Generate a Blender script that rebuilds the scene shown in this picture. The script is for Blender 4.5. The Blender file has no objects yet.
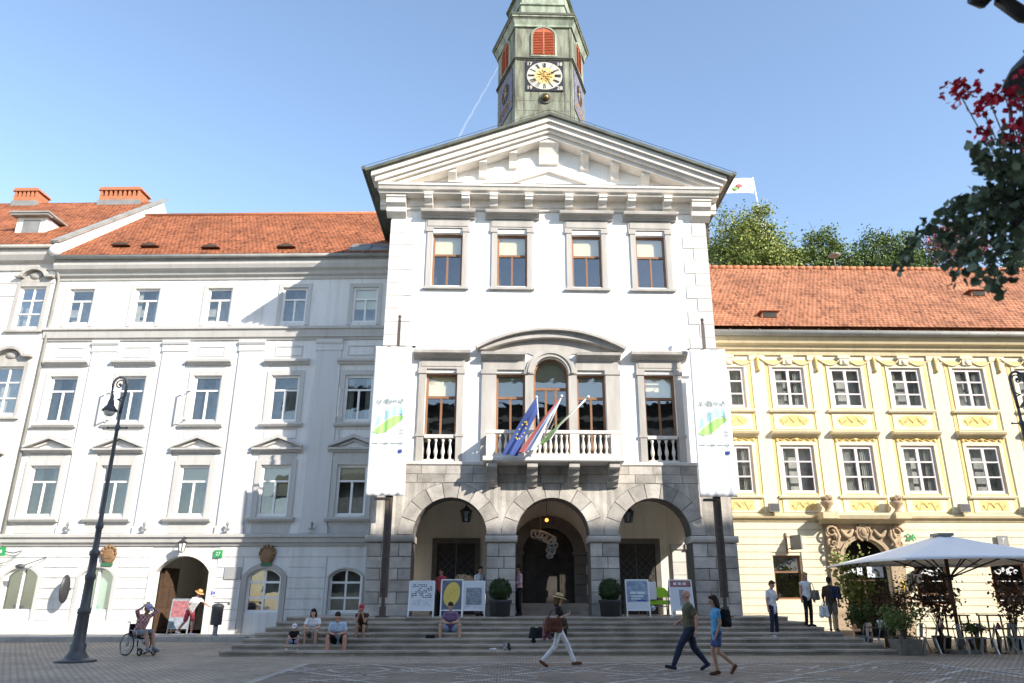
import bpy, bmesh, math, random
from mathutils import Vector, Matrix, Quaternion
R = math.radians
PI = math.pi
rnd = random.Random(7)
scene = bpy.context.scene
C = scene.collection

# ------------------------------------------------------------------ camera
cam = bpy.data.cameras.new('camera'); camo = bpy.data.objects.new('camera', cam); C.objects.link(camo)
scene.camera = camo
cam.sensor_width = 36.0
cam.lens = 750.0 * 36.0 / 1024.0
cam.shift_x = -(527.0 - 512.0) / 1024.0
cam.clip_end = 20000
PITCH = math.atan(258 / 750.0)
camo.location = (-1.76, 0, 1.6)
camo.rotation_euler = (R(90) + PITCH, 0, R(-1.7))
cam.dof.use_dof = True
cam.dof.focus_distance = 27.0
cam.dof.aperture_fstop = 2.8

# ------------------------------------------------------------------ sky, sun, exposure
SUN = Vector((-1.09, 1.0, -0.82)).normalized()
world = bpy.data.worlds.new('World'); scene.world = world; world.use_nodes = True
wn = world.node_tree
bg = wn.nodes['Background']
sky = wn.nodes.new('ShaderNodeTexSky')
sky.sky_type = 'NISHITA'; sky.sun_disc = False
sky.sun_elevation = math.asin(-SUN.z)
sky.sun_rotation = math.atan2(-SUN.x, -SUN.y)
sky.air_density = 1.0; sky.dust_density = 0.4; sky.ozone_density = 0.6
wn.links.new(sky.outputs[0], bg.inputs[0])
bg.inputs[1].default_value = 0.15
sl = bpy.data.lights.new('sun', 'SUN'); slo = bpy.data.objects.new('sun', sl); C.objects.link(slo)
sl.energy = 3.7; sl.angle = R(0.5); sl.color = (1.0, 0.93, 0.82)
slo.rotation_euler = SUN.to_track_quat('-Z', 'Y').to_euler()
slo.location = (40, -40, 60)
scene.view_settings.view_transform = 'Standard'
scene.view_settings.look = 'None'
scene.view_settings.exposure = 1.15
scene.view_settings.gamma = 1.0
scene.view_settings.use_curve_mapping = False

# ------------------------------------------------------------------ materials
def mat(name, col, rough=0.75, spec=0.3, var=0.0, vs=1.0, bump=0.0, bs=30.0, metal=0.0, island=0.0,
        col2=None, streak=False, emit=None):
    m = bpy.data.materials.new(name); m.use_nodes = True
    t = m.node_tree; b = t.nodes['Principled BSDF']
    b.inputs['Roughness'].default_value = rough
    b.inputs['Specular IOR Level'].default_value = spec
    b.inputs['Metallic'].default_value = metal
    c4 = (col[0], col[1], col[2], 1)
    b.inputs['Base Color'].default_value = c4
    if emit:
        b.inputs['Emission Color'].default_value = c4; b.inputs['Emission Strength'].default_value = emit
    tc = t.nodes.new('ShaderNodeTexCoord')
    src = None
    if var or col2:
        n = t.nodes.new('ShaderNodeTexNoise'); n.inputs['Scale'].default_value = vs
        n.inputs['Detail'].default_value = 6; n.inputs['Roughness'].default_value = 0.62
        if streak:
            mp = t.nodes.new('ShaderNodeMapping'); mp.inputs['Scale'].default_value = (1, 1, 0.18)
            t.links.new(tc.outputs['Object'], mp.inputs[0]); t.links.new(mp.outputs[0], n.inputs[0])
        else:
            t.links.new(tc.outputs['Object'], n.inputs[0])
        r = t.nodes.new('ShaderNodeValToRGB')
        r.color_ramp.elements[0].position = 0.32; r.color_ramp.elements[1].position = 0.68
        d = col2 if col2 else tuple(max(0, c * (1 - var)) for c in col)
        u = col if col2 else tuple(min(1, c * (1 + var)) for c in col)
        r.color_ramp.elements[0].color = (*d, 1); r.color_ramp.elements[1].color = (*u, 1)
        t.links.new(n.outputs['Fac'], r.inputs[0]); src = r.outputs[0]
    if island:
        g = t.nodes.new('ShaderNodeNewGeometry')
        mr = t.nodes.new('ShaderNodeMapRange')
        mr.inputs[3].default_value = 1 - island; mr.inputs[4].default_value = 1 + island
        t.links.new(g.outputs['Random Per Island'], mr.inputs[0])
        hs = t.nodes.new('ShaderNodeHueSaturation')
        if src: t.links.new(src, hs.inputs['Color'])
        else: hs.inputs['Color'].default_value = c4
        t.links.new(mr.outputs[0], hs.inputs['Value']); src = hs.outputs[0]
    if src: t.links.new(src, b.inputs['Base Color'])
    if bump:
        n2 = t.nodes.new('ShaderNodeTexNoise'); n2.inputs['Scale'].default_value = bs; n2.inputs['Detail'].default_value = 5
        t.links.new(tc.outputs['Object'], n2.inputs[0])
        bp = t.nodes.new('ShaderNodeBump'); bp.inputs['Strength'].default_value = bump; bp.inputs['Distance'].default_value = 0.02
        t.links.new(n2.outputs['Fac'], bp.inputs['Height']); t.links.new(bp.outputs[0], b.inputs['Normal'])
    return m

def plaster(name, col, stain=0.12):
    m = mat(name, col, rough=0.85, spec=0.15, var=stain, vs=0.9, bump=0.15, bs=45, streak=True)
    t = m.node_tree; b = t.nodes['Principled BSDF']; src = b.inputs['Base Color'].links[0].from_socket
    tc = [n for n in t.nodes if n.type == 'TEX_COORD'][0]
    mp = t.nodes.new('ShaderNodeMapping'); mp.inputs['Scale'].default_value = (2.6, 2.6, 0.12)     # rain streaks
    n1 = t.nodes.new('ShaderNodeTexNoise'); n1.inputs['Scale'].default_value = 1.5; n1.inputs['Detail'].default_value = 8; n1.inputs['Roughness'].default_value = 0.7
    t.links.new(tc.outputs['Object'], mp.inputs[0]); t.links.new(mp.outputs[0], n1.inputs[0])
    r1 = t.nodes.new('ShaderNodeValToRGB'); r1.color_ramp.elements[0].position = 0.28; r1.color_ramp.elements[1].position = 0.5
    k = 1 - stain * 2.2
    r1.color_ramp.elements[0].color = (k, k * .985, k * .96, 1); r1.color_ramp.elements[1].color = (1, 1, 1, 1)
    t.links.new(n1.outputs['Fac'], r1.inputs[0])
    n2 = t.nodes.new('ShaderNodeTexNoise'); n2.inputs['Scale'].default_value = 0.35; n2.inputs['Detail'].default_value = 9; n2.inputs['Roughness'].default_value = 0.75   # repaired patches
    t.links.new(tc.outputs['Object'], n2.inputs[0])
    r2 = t.nodes.new('ShaderNodeValToRGB'); r2.color_ramp.elements[0].position = 0.40; r2.color_ramp.elements[1].position = 0.46
    r2.color_ramp.elements[0].color = (1 - stain * .7, 1 - stain * .7, 1 - stain * .75, 1); r2.color_ramp.elements[1].color = (1, 1, 1, 1)
    t.links.new(n2.outputs['Fac'], r2.inputs[0])
    for r_ in (r1, r2):
        mx = t.nodes.new('ShaderNodeMix'); mx.data_type = 'RGBA'; mx.blend_type = 'MULTIPLY'; mx.inputs[0].default_value = 1
        t.links.new(src, mx.inputs[6]); t.links.new(r_.outputs[0], mx.inputs[7]); src = mx.outputs[2]
    t.links.new(src, b.inputs['Base Color'])
    return m

def roofmat(name, cols, mortar, tw=0.2, th=0.26, spots=0.0):
    m = bpy.data.materials.new(name); m.use_nodes = True
    t = m.node_tree; b = t.nodes['Principled BSDF']; b.inputs['Roughness'].default_value = 0.85
    b.inputs['Specular IOR Level'].default_value = 0.15
    uv = t.nodes.new('ShaderNodeTexCoord')
    br = t.nodes.new('ShaderNodeTexBrick')
    br.inputs['Scale'].default_value = 1.0; br.inputs['Brick Width'].default_value = tw; br.inputs['Row Height'].default_value = th
    br.inputs['Mortar Size'].default_value = 0.022; br.inputs['Mortar Smooth'].default_value = 0.6; br.inputs['Bias'].default_value = 0.1
    br.inputs['Color1'].default_value = (*cols[0], 1); br.inputs['Color2'].default_value = (*cols[1], 1); br.inputs['Mortar'].default_value = (*mortar, 1)
    t.links.new(uv.outputs['UV'], br.inputs[0])
    n = t.nodes.new('ShaderNodeTexNoise'); n.inputs['Scale'].default_value = 0.55; n.inputs['Detail'].default_value = 7; n.inputs['Roughness'].default_value = 0.7
    t.links.new(uv.outputs['UV'], n.inputs[0])
    r = t.nodes.new('ShaderNodeValToRGB'); r.color_ramp.elements[0].position = 0.3; r.color_ramp.elements[1].position = 0.72
    r.color_ramp.elements[0].color = (0.52, 0.5, 0.5, 1); r.color_ramp.elements[1].color = (1.2, 1.16, 1.1, 1)
    t.links.new(n.outputs['Fac'], r.inputs[0])
    mx = t.nodes.new('ShaderNodeMix'); mx.data_type = 'RGBA'; mx.blend_type = 'MULTIPLY'; mx.inputs[0].default_value = 1.0
    t.links.new(br.outputs[0], mx.inputs[6]); t.links.new(r.outputs[0], mx.inputs[7])
    n3 = t.nodes.new('ShaderNodeTexWhiteNoise'); n3.noise_dimensions = '2D'
    sn = t.nodes.new('ShaderNodeVectorMath'); sn.operation = 'SNAP'; sn.inputs[1].default_value = (tw * 0.5, th, 1)
    t.links.new(uv.outputs['UV'], sn.inputs[0]); t.links.new(sn.outputs[0], n3.inputs[0])
    r3 = t.nodes.new('ShaderNodeValToRGB'); r3.color_ramp.elements[0].position = 0.0; r3.color_ramp.elements[1].position = 0.35
    r3.color_ramp.elements[0].color = (0.42, 0.4, 0.4, 1); r3.color_ramp.elements[1].color = (1.03, 1.03, 1.03, 1)
    t.links.new(n3.outputs[0], r3.inputs[0])
    mx2 = t.nodes.new('ShaderNodeMix'); mx2.data_type = 'RGBA'; mx2.blend_type = 'MULTIPLY'; mx2.inputs[0].default_value = 0.95
    t.links.new(mx.outputs[2], mx2.inputs[6]); t.links.new(r3.outputs[0], mx2.inputs[7])
    t.links.new(mx2.outputs[2], b.inputs['Base Color'])
    # overlapping courses: height ramps up along each tile towards its lower edge
    sx = t.nodes.new('ShaderNodeSeparateXYZ'); t.links.new(uv.outputs['UV'], sx.inputs[0])
    dv = t.nodes.new('ShaderNodeMath'); dv.operation = 'DIVIDE'; dv.inputs[1].default_value = th; t.links.new(sx.outputs[1], dv.inputs[0])
    fr = t.nodes.new('ShaderNodeMath'); fr.operation = 'FRACT'; t.links.new(dv.outputs[0], fr.inputs[0])
    ad = t.nodes.new('ShaderNodeMath'); ad.operation = 'MULTIPLY_ADD'; ad.inputs[1].default_value = -0.6
    t.links.new(fr.outputs[0], ad.inputs[0])
    iv = t.nodes.new('ShaderNodeMath'); iv.operation = 'SUBTRACT'; iv.inputs[0].default_value = 1.0; t.links.new(br.outputs['Fac'], iv.inputs[1])
    t.links.new(iv.outputs[0], ad.inputs[2])
    bp = t.nodes.new('ShaderNodeBump'); bp.inputs['Strength'].default_value = 0.8; bp.inputs['Distance'].default_value = 0.05
    t.links.new(ad.outputs[0], bp.inputs['Height']); t.links.new(bp.outputs[0], b.inputs['Normal'])
    return m

def glassmat(name, tint=(0.9, 0.95, 0.95), mixf=0.16):
    m = bpy.data.materials.new(name); m.use_nodes = True
    t = m.node_tree
    for n in list(t.nodes):
        if n.type != 'OUTPUT_MATERIAL': t.nodes.remove(n)
    out = [n for n in t.nodes if n.type == 'OUTPUT_MATERIAL'][0]
    g = t.nodes.new('ShaderNodeBsdfGlossy'); g.inputs['Roughness'].default_value = 0.02
    tr = t.nodes.new('ShaderNodeBsdfTransparent'); tr.inputs[0].default_value = (*tint, 1)
    fr = t.nodes.new('ShaderNodeFresnel'); fr.inputs[0].default_value = 1.5
    ad = t.nodes.new('ShaderNodeMath'); ad.operation = 'ADD'; ad.inputs[1].default_value = mixf; ad.use_clamp = True
    t.links.new(fr.outputs[0], ad.inputs[0])
    tc = t.nodes.new('ShaderNodeTexCoord')
    nz = t.nodes.new('ShaderNodeTexNoise'); nz.inputs['Scale'].default_value = 1.3
    t.links.new(tc.outputs['Object'], nz.inputs[0])
    bp = t.nodes.new('ShaderNodeBump'); bp.inputs['Strength'].default_value = 0.08; bp.inputs['Distance'].default_value = 0.05
    t.links.new(nz.outputs['Fac'], bp.inputs['Height']); t.links.new(bp.outputs[0], g.inputs['Normal'])
    mx = t.nodes.new('ShaderNodeMixShader')
    t.links.new(ad.outputs[0], mx.inputs[0]); t.links.new(tr.outputs[0], mx.inputs[1]); t.links.new(g.outputs[0], mx.inputs[2])
    t.links.new(mx.outputs[0], out.inputs[0])
    return m

def groundmat(name, c1, c2, mortar, bw, bh, mort=0.012, bump=0.6, rot=0.0):
    m = bpy.data.materials.new(name); m.use_nodes = True
    t = m.node_tree; b = t.nodes['Principled BSDF']; b.inputs['Roughness'].default_value = 0.7
    b.inputs['Specular IOR Level'].default_value = 0.35
    tc = t.nodes.new('ShaderNodeTexCoord')
    mp = t.nodes.new('ShaderNodeMapping'); mp.inputs['Rotation'].default_value = (0, 0, rot)
    t.links.new(tc.outputs['Object'], mp.inputs[0])
    br = t.nodes.new('ShaderNodeTexBrick'); br.inputs['Scale'].default_value = 1.0
    br.inputs['Brick Width'].default_value = bw; br.inputs['Row Height'].default_value = bh
    br.inputs['Mortar Size'].default_value = mort; br.inputs['Mortar Smooth'].default_value = 0.4
    br.inputs['Color1'].default_value = (*c1, 1); br.inputs['Color2'].default_value = (*c2, 1); br.inputs['Mortar'].default_value = (*mortar, 1)
    t.links.new(mp.outputs[0], br.inputs[0])
    n = t.nodes.new('ShaderNodeTexNoise'); n.inputs['Scale'].default_value = 0.5; n.inputs['Detail'].default_value = 8; n.inputs['Roughness'].default_value = 0.7
    t.links.new(tc.outputs['Object'], n.inputs[0])
    r = t.nodes.new('ShaderNodeValToRGB'); r.color_ramp.elements[0].position = 0.3; r.color_ramp.elements[1].position = 0.7
    r.color_ramp.elements[0].color = (0.66, 0.66, 0.68, 1); r.color_ramp.elements[1].color = (1.25, 1.22, 1.18, 1)
    t.links.new(n.outputs['Fac'], r.inputs[0])
    mx = t.nodes.new('ShaderNodeMix'); mx.data_type = 'RGBA'; mx.blend_type = 'MULTIPLY'; mx.inputs[0].default_value = 1
    t.links.new(br.outputs[0], mx.inputs[6]); t.links.new(r.outputs[0], mx.inputs[7])
    t.links.new(mx.outputs[2], b.inputs['Base Color'])
    nb = t.nodes.new('ShaderNodeTexNoise'); nb.inputs['Scale'].default_value = 9; t.links.new(tc.outputs['Object'], nb.inputs[0])
    s = t.nodes.new('ShaderNodeMath'); s.operation = 'MULTIPLY_ADD'; s.inputs[1].default_value = -1.0
    t.links.new(br.outputs['Fac'], s.inputs[0]); t.links.new(nb.outputs['Fac'], s.inputs[2])
    bp = t.nodes.new('ShaderNodeBump'); bp.inputs['Strength'].default_value = bump; bp.inputs['Distance'].default_value = 0.02
    t.links.new(s.outputs[0], bp.inputs['Height']); t.links.new(bp.outputs[0], b.inputs['Normal'])
    return m

M = {}
M['th_plaster'] = plaster('town_hall_plaster', (0.83, 0.82, 0.8), 0.04)
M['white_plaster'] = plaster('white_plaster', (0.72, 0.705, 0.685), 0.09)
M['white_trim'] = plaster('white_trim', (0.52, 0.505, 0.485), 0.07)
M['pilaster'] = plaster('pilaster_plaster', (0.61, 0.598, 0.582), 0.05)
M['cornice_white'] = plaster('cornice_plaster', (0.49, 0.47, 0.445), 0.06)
M['yellow'] = plaster('yellow_plaster', (0.73, 0.56, 0.25), 0.05)
M['cream'] = plaster('cream_plaster', (0.75, 0.675, 0.50), 0.05)
M['cream_trim'] = plaster('cream_trim', (0.60, 0.50, 0.32), 0.07)
M['ornament'] = mat('ornament_stucco', (0.68, 0.49, 0.2), var=0.15, vs=3)
M['stone'] = mat('grey_limestone', (0.42, 0.395, 0.365), rough=0.8, var=0.2, vs=1.6, bump=0.3, bs=20, streak=True)
M['stone_light'] = mat('pale_limestone', (0.71, 0.665, 0.605), rough=0.8, var=0.1, vs=2, bump=0.2, bs=25)
M['ashlar'] = mat('arcade_ashlar', (0.43, 0.398, 0.36), rough=0.9, var=0.34, vs=1.1, bump=0.5, bs=14, island=0.24)
M['joint'] = mat('stone_joint', (0.15, 0.138, 0.125), rough=0.95, var=0.15, vs=3)
M['quoin'] = mat('quoin_stone', (0.60, 0.575, 0.54), rough=0.85, var=0.1, vs=2, bump=0.2, bs=25, island=0.06)
M['step'] = mat('step_stone', (0.385, 0.34, 0.29), rough=0.75, var=0.3, vs=1.3, bump=0.3, bs=20, island=0.14)
M['landing'] = mat('landing_stone', (0.42, 0.395, 0.37), rough=0.75, var=0.2, vs=1.2)
M['tan_stone'] = mat('portal_sandstone', (0.40, 0.30, 0.20), rough=0.85, var=0.22, vs=2.2, bump=0.4, bs=18)
M['dark_stone'] = mat('dark_portal_stone', (0.15, 0.135, 0.12), rough=0.8, var=0.2, vs=2)
M['roof_red'] = roofmat('red_roof_tiles', ((0.48, 0.175, 0.08), (0.37, 0.132, 0.064)), (0.17, 0.07, 0.042))
M['roof_orange'] = roofmat('orange_roof_tiles', ((0.55, 0.245, 0.135), (0.46, 0.205, 0.115)), (0.21, 0.09, 0.055))
M['brick'] = mat('chimney_brick', (0.42, 0.165, 0.085), var=0.15, vs=4, bump=0.3)
M['copper'] = mat('copper_patina', (0.285, 0.31, 0.24), rough=0.75, col2=(0.075, 0.066, 0.045), vs=3.4, streak=True, bump=0.3, bs=8)
M['copper_light'] = mat('copper_patina_pale', (0.25, 0.285, 0.225), rough=0.7, var=0.55, vs=2.2, streak=True)
M['copper_dark'] = mat('copper_dark', (0.10, 0.105, 0.085), rough=0.6, var=0.3, vs=2)
M['gutter'] = mat('zinc_gutter', (0.28, 0.275, 0.25), rough=0.55, spec=0.5, var=0.2, vs=1.5)
M['lead'] = mat('lead_flashing', (0.22, 0.22, 0.215), rough=0.5, spec=0.5, var=0.2, vs=2)
M['wood_brown'] = mat('brown_window_wood', (0.25, 0.13, 0.072), rough=0.5, var=0.15, vs=5)
M['white_wood'] = mat('white_window_paint', (0.80, 0.79, 0.77), rough=0.45, var=0.03, vs=3)
M['lilac_wood'] = mat('lilac_window_paint', (0.66, 0.60, 0.60), rough=0.5, var=0.04, vs=3)
M['glass'] = glassmat('window_glass')
M['glass_dark'] = glassmat('window_glass_old', (0.55, 0.6, 0.62), 0.12)
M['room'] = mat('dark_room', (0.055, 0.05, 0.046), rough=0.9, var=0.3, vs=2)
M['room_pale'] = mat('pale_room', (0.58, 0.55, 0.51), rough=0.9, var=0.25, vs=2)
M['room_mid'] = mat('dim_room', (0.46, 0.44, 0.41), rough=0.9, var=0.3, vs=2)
M['blind'] = mat('cream_blind', (0.78, 0.68, 0.47), rough=0.9)
M['curtain'] = mat('pale_curtain', (0.55, 0.53, 0.48), rough=0.9, var=0.15, vs=6)
M['frosted'] = mat('mint_frosted_glass', (0.42, 0.56, 0.50), rough=0.25, spec=0.5)
M['shutter_red'] = mat('red_shutters', (0.40, 0.10, 0.05), rough=0.6, var=0.15, vs=5)
M['door_dark'] = mat('dark_door_wood', (0.045, 0.038, 0.03), rough=0.5, var=0.3, vs=4)
M['door_brown'] = mat('brown_door_wood', (0.075, 0.045, 0.03), rough=0.55, var=0.25, vs=3)
M['iron'] = mat('black_iron', (0.03, 0.03, 0.033), rough=0.45, spec=0.5)
M['iron_grey'] = mat('grey_iron', (0.075, 0.075, 0.08), rough=0.45, spec=0.5, var=0.15, vs=5)
M['mast'] = mat('brown_steel', (0.085, 0.065, 0.055), rough=0.5, spec=0.5, var=0.2, vs=3)
M['gold'] = mat('gilding', (0.65, 0.42, 0.10), rough=0.35, metal=0.6)
M['navy'] = mat('clock_navy', (0.022, 0.024, 0.036), rough=0.6)
M['clock_white'] = mat('clock_white', (0.50, 0.47, 0.40), rough=0.6)
M['white'] = mat('white_paint', (0.8, 0.8, 0.8), rough=0.5)
M['banner'] = mat('banner_cloth', (0.84, 0.84, 0.84), rough=0.85, var=0.02, vs=3)
M['logo_green'] = mat('leaf_green_print', (0.36, 0.66, 0.20), rough=0.85)
M['logo_teal'] = mat('teal_print', (0.42, 0.70, 0.74), rough=0.85)
M['logo_grey'] = mat('grey_print', (0.30, 0.36, 0.36), rough=0.85)
M['logo_blue'] = mat('blue_print', (0.06, 0.10, 0.40), rough=0.85)
M['leaf_a'] = mat('leaf_light', (0.24, 0.27, 0.07), rough=0.6, island=0.30)
M['leaf_b'] = mat('leaf_dark', (0.085, 0.13, 0.042), rough=0.6, island=0.30)
M['leaf_c'] = mat('leaf_mid', (0.14, 0.19, 0.055), rough=0.6, island=0.30)
M['leaf_ivy'] = mat('geranium_leaf', (0.15, 0.195, 0.125), rough=0.5, island=0.35)
M['leaf_red'] = mat('reddish_leaf', (0.11, 0.055, 0.03), rough=0.6, island=0.5)
M['leaf_box'] = mat('boxwood_leaf', (0.035, 0.06, 0.018), rough=0.6, island=0.5)
M['flower_red'] = mat('red_petal', (0.62, 0.03, 0.075), rough=0.6, island=0.4)
M['flower_pink'] = mat('pink_petal', (0.42, 0.10, 0.17), rough=0.6, island=0.4)
M['bark'] = mat('bark', (0.11, 0.085, 0.065), rough=0.9, var=0.3, vs=6)
M['pot_dark'] = mat('dark_pot', (0.035, 0.035, 0.038), rough=0.6, var=0.2, vs=6)
M['pot_stone'] = mat('grey_pot', (0.17, 0.16, 0.14), rough=0.85, var=0.25, vs=6)
M['umbrella'] = mat('parasol_canvas', (0.84, 0.84, 0.85), rough=0.9, var=0.03, vs=3)
M['steel'] = mat('galvanised_steel', (0.36, 0.37, 0.38), rough=0.4, metal=0.4, var=0.1, vs=6)
M['table_dark'] = mat('dark_table', (0.06, 0.045, 0.038), rough=0.5)
M['board_white'] = mat('poster_white', (0.62, 0.66, 0.70), rough=0.6)
M['board_grey'] = mat('poster_grey', (0.24, 0.27, 0.31), rough=0.6, var=0.35, vs=9)
M['board_blue'] = mat('poster_blue', (0.25, 0.32, 0.42), rough=0.6, var=0.35, vs=7)
M['board_yellow'] = mat('poster_yellow', (0.66, 0.50, 0.12), rough=0.6)
M['board_ochre'] = mat('poster_ochre', (0.48, 0.33, 0.09), rough=0.6)
M['board_slate'] = mat('poster_slate', (0.12, 0.14, 0.19), rough=0.6, var=0.2, vs=9)
M['board_red'] = mat('poster_red', (0.32, 0.12, 0.13), rough=0.6, var=0.35, vs=9)
M['ink'] = mat('poster_ink', (0.08, 0.085, 0.10), rough=0.7)
M['sign_green'] = mat('green_enamel', (0.03, 0.30, 0.09), rough=0.4)
M['lime'] = mat('lime_cloth', (0.42, 0.72, 0.05), rough=0.8)
M['lamp_glass'] = mat('opal_lamp_glass', (0.72, 0.72, 0.70), rough=0.3)
M['glow'] = mat('warm_bulb', (1.0, 0.34, 0.06), emit=1.4)
M['flag_blue'] = mat('blue_flag_cloth', (0.06, 0.10, 0.30), rough=0.8)
M['flag_white'] = mat('white_flag_cloth', (0.74, 0.74, 0.76), rough=0.8)
M['flag_red'] = mat('red_flag_cloth', (0.40, 0.12, 0.12), rough=0.8)
M['flag_green'] = mat('green_flag_cloth', (0.18, 0.38, 0.12), rough=0.8)
M['flag_sky'] = mat('pale_blue_flag_cloth', (0.30, 0.45, 0.68), rough=0.8)
M['star'] = mat('yellow_star', (0.75, 0.55, 0.05), rough=0.8)
M['plaque'] = mat('grey_plaque', (0.33, 0.33, 0.33), rough=0.6)
M['crest'] = mat('bronze_crest', (0.24, 0.14, 0.07), rough=0.6, var=0.3, vs=9)
M['cobble'] = groundmat('cobble_setts', (0.46, 0.388, 0.31), (0.335, 0.285, 0.23), (0.17, 0.145, 0.118), 0.17, 0.13, 0.018, rot=0.03)
M['cobble_brown'] = groundmat('brown_setts', (0.34, 0.28, 0.225), (0.235, 0.195, 0.16), (0.12, 0.102, 0.086), 0.13, 0.1, 0.016)
M['pave_line'] = groundmat('white_sett_lines', (0.62, 0.59, 0.54), (0.46, 0.44, 0.40), (0.2, 0.18, 0.16), 0.13, 0.1, 0.016)
M['flagstone'] = groundmat('pavement_slabs', (0.46, 0.43, 0.39), (0.40, 0.375, 0.34), (0.2, 0.18, 0.16), 0.9, 0.6, 0.012, 0.3)
M['kerb'] = mat('kerb_stone', (0.33, 0.31, 0.29), var=0.2, vs=2)
M['grass'] = mat('hill_grass', (0.07, 0.10, 0.03), var=0.3, vs=0.4)
M['opp'] = plaster('opposite_plaster', (0.5, 0.46, 0.38), 0.08)
M['contrail'] = None

# ------------------------------------------------------------------ mesh helpers
class MB:
    def __init__(s): s.bm = bmesh.new(); s.uv = None
    def face(s, pts, mi=0, smooth=False):
        try:
            f = s.bm.faces.new([s.bm.verts.new(p) for p in pts])
            f.material_index = mi; f.smooth = smooth; return f
        except ValueError: return None
    def box(s, x0, x1, y0, y1, z0, z1, mi=0):
        v = [s.bm.verts.new(p) for p in ((x0,y0,z0),(x1,y0,z0),(x1,y1,z0),(x0,y1,z0),(x0,y0,z1),(x1,y0,z1),(x1,y1,z1),(x0,y1,z1))]
        for q in ((3,2,1,0),(4,5,6,7),(0,1,5,4),(1,2,6,5),(2,3,7,6),(3,0,4,7)):
            f = s.bm.faces.new([v[i] for i in q]); f.material_index = mi
        return v
    def obox(s, c, size, m, mi=0):
        v = s.box(-size[0]/2, size[0]/2, -size[1]/2, size[1]/2, -size[2]/2, size[2]/2, mi)
        for q in v: q.co = m @ q.co + Vector(c)
        return v
    def beam(s, p, q, w, d, mi=0):
        p = Vector(p); q = Vector(q); ax = (q - p)
        m = ax.to_track_quat('Z', 'Y').to_matrix()
        return s.obox((p + q) / 2, (w, d, ax.length), m, mi)
    def prism(s, poly, y0, y1, mi=0, smooth=False):          # polygon in xz, extruded along y
        a = [s.bm.verts.new((x, y0, z)) for x, z in poly]; b = [s.bm.verts.new((x, y1, z)) for x, z in poly]
        n = len(poly)
        f = s.bm.faces.new(a); f.material_index = mi
        f = s.bm.faces.new(b[::-1]); f.material_index = mi
        for i in range(n):
            f = s.bm.faces.new((a[i], b[i], b[(i+1) % n], a[(i+1) % n])); f.material_index = mi; f.smooth = smooth
    def ext_x(s, prof, x0, x1, mi=0):                        # profile in (y,z), extruded along x
        a = [s.bm.verts.new((x0, y, z)) for y, z in prof]; b = [s.bm.verts.new((x1, y, z)) for y, z in prof]
        n = len(prof)
        for f in (s.bm.faces.new(a), s.bm.faces.new(b[::-1])): f.material_index = mi
        for i in range(n):
            f = s.bm.faces.new((a[i], b[i], b[(i+1) % n], a[(i+1) % n])); f.material_index = mi
    def slab(s, poly, z0, z1, mi=0):                         # polygon in xy
        a = [s.bm.verts.new((x, y, z0)) for x, y in poly]; b = [s.bm.verts.new((x, y, z1)) for x, y in poly]
        n = len(poly)
        for f in (s.bm.faces.new(a[::-1]), s.bm.faces.new(b)): f.material_index = mi
        for i in range(n):
            f = s.bm.faces.new((a[i], a[(i+1) % n], b[(i+1) % n], b[i])); f.material_index = mi
    def frustum(s, poly0, z0, poly1, z1, mi=0):
        a = [s.bm.verts.new((x, y, z0)) for x, y in poly0]; b = [s.bm.verts.new((x, y, z1)) for x, y in poly1]
        n = len(poly0)
        for f in (s.bm.faces.new(a[::-1]), s.bm.faces.new(b)): f.material_index = mi
        for i in range(n):
            f = s.bm.faces.new((a[i], a[(i+1) % n], b[(i+1) % n], b[i])); f.material_index = mi
    def tube(s, pts, r, n=8, mi=0, cap=True):
        pts = [Vector(p) for p in pts]
        if not isinstance(r, (list, tuple)): r = [r] * len(pts)
        rings = []; prev = None
        for i, p in enumerate(pts):
            if i == 0: d = pts[1] - p
            elif i == len(pts) - 1: d = p - pts[i-1]
            else: d = pts[i+1] - pts[i-1]
            d = d.normalized() if d.length > 1e-9 else Vector((0, 0, 1))
            if prev is None:
                u = d.orthogonal().normalized()
            else:
                u = prev - d * prev.dot(d)
                u = u.normalized() if u.length > 1e-6 else d.orthogonal().normalized()
            prev = u; w = d.cross(u)
            rings.append([s.bm.verts.new(p + (u * math.cos(2*PI*k/n) + w * math.sin(2*PI*k/n)) * r[i]) for k in range(n)])
        for a, b in zip(rings, rings[1:]):
            for k in range(n):
                f = s.bm.faces.new((a[k], a[(k+1) % n], b[(k+1) % n], b[k])); f.smooth = n > 5; f.material_index = mi
        if cap:
            for f in (s.bm.faces.new(rings[0][::-1]), s.bm.faces.new(rings[-1])): f.material_index = mi
    def lathe(s, prof, c=(0, 0, 0), n=12, mi=0, smooth=True):
        rings = []
        for r, z in prof:
            rings.append([s.bm.verts.new((c[0] + max(r, 1e-4) * math.cos(2*PI*k/n), c[1] + max(r, 1e-4) * math.sin(2*PI*k/n), c[2] + z)) for k in range(n)])
        for a, b in zip(rings, rings[1:]):
            for k in range(n):
                f = s.bm.faces.new((a[k], a[(k+1) % n], b[(k+1) % n], b[k])); f.smooth = smooth; f.material_index = mi
        for f in (s.bm.faces.new(rings[0][::-1]), s.bm.faces.new(rings[-1])): f.material_index = mi
    def ell(s, c, r, n=10, mi=0, m=None):
        if not isinstance(r, (list, tuple)): r = (r, r, r)
        rings = []; k2 = max(4, n // 2)
        for j in range(1, k2):
            t = PI * j / k2
            row = []
            for k in range(n):
                v = Vector((math.sin(t) * math.cos(2*PI*k/n) * r[0], math.sin(t) * math.sin(2*PI*k/n) * r[1], -math.cos(t) * r[2]))
                if m: v = m @ v
                row.append(s.bm.verts.new(v + Vector(c)))
            rings.append(row)
        def pole(z):
            v = Vector((0, 0, z))
            if m: v = m @ v
            return s.bm.verts.new(v + Vector(c))
        a = pole(-r[2]); b = pole(r[2])
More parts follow.
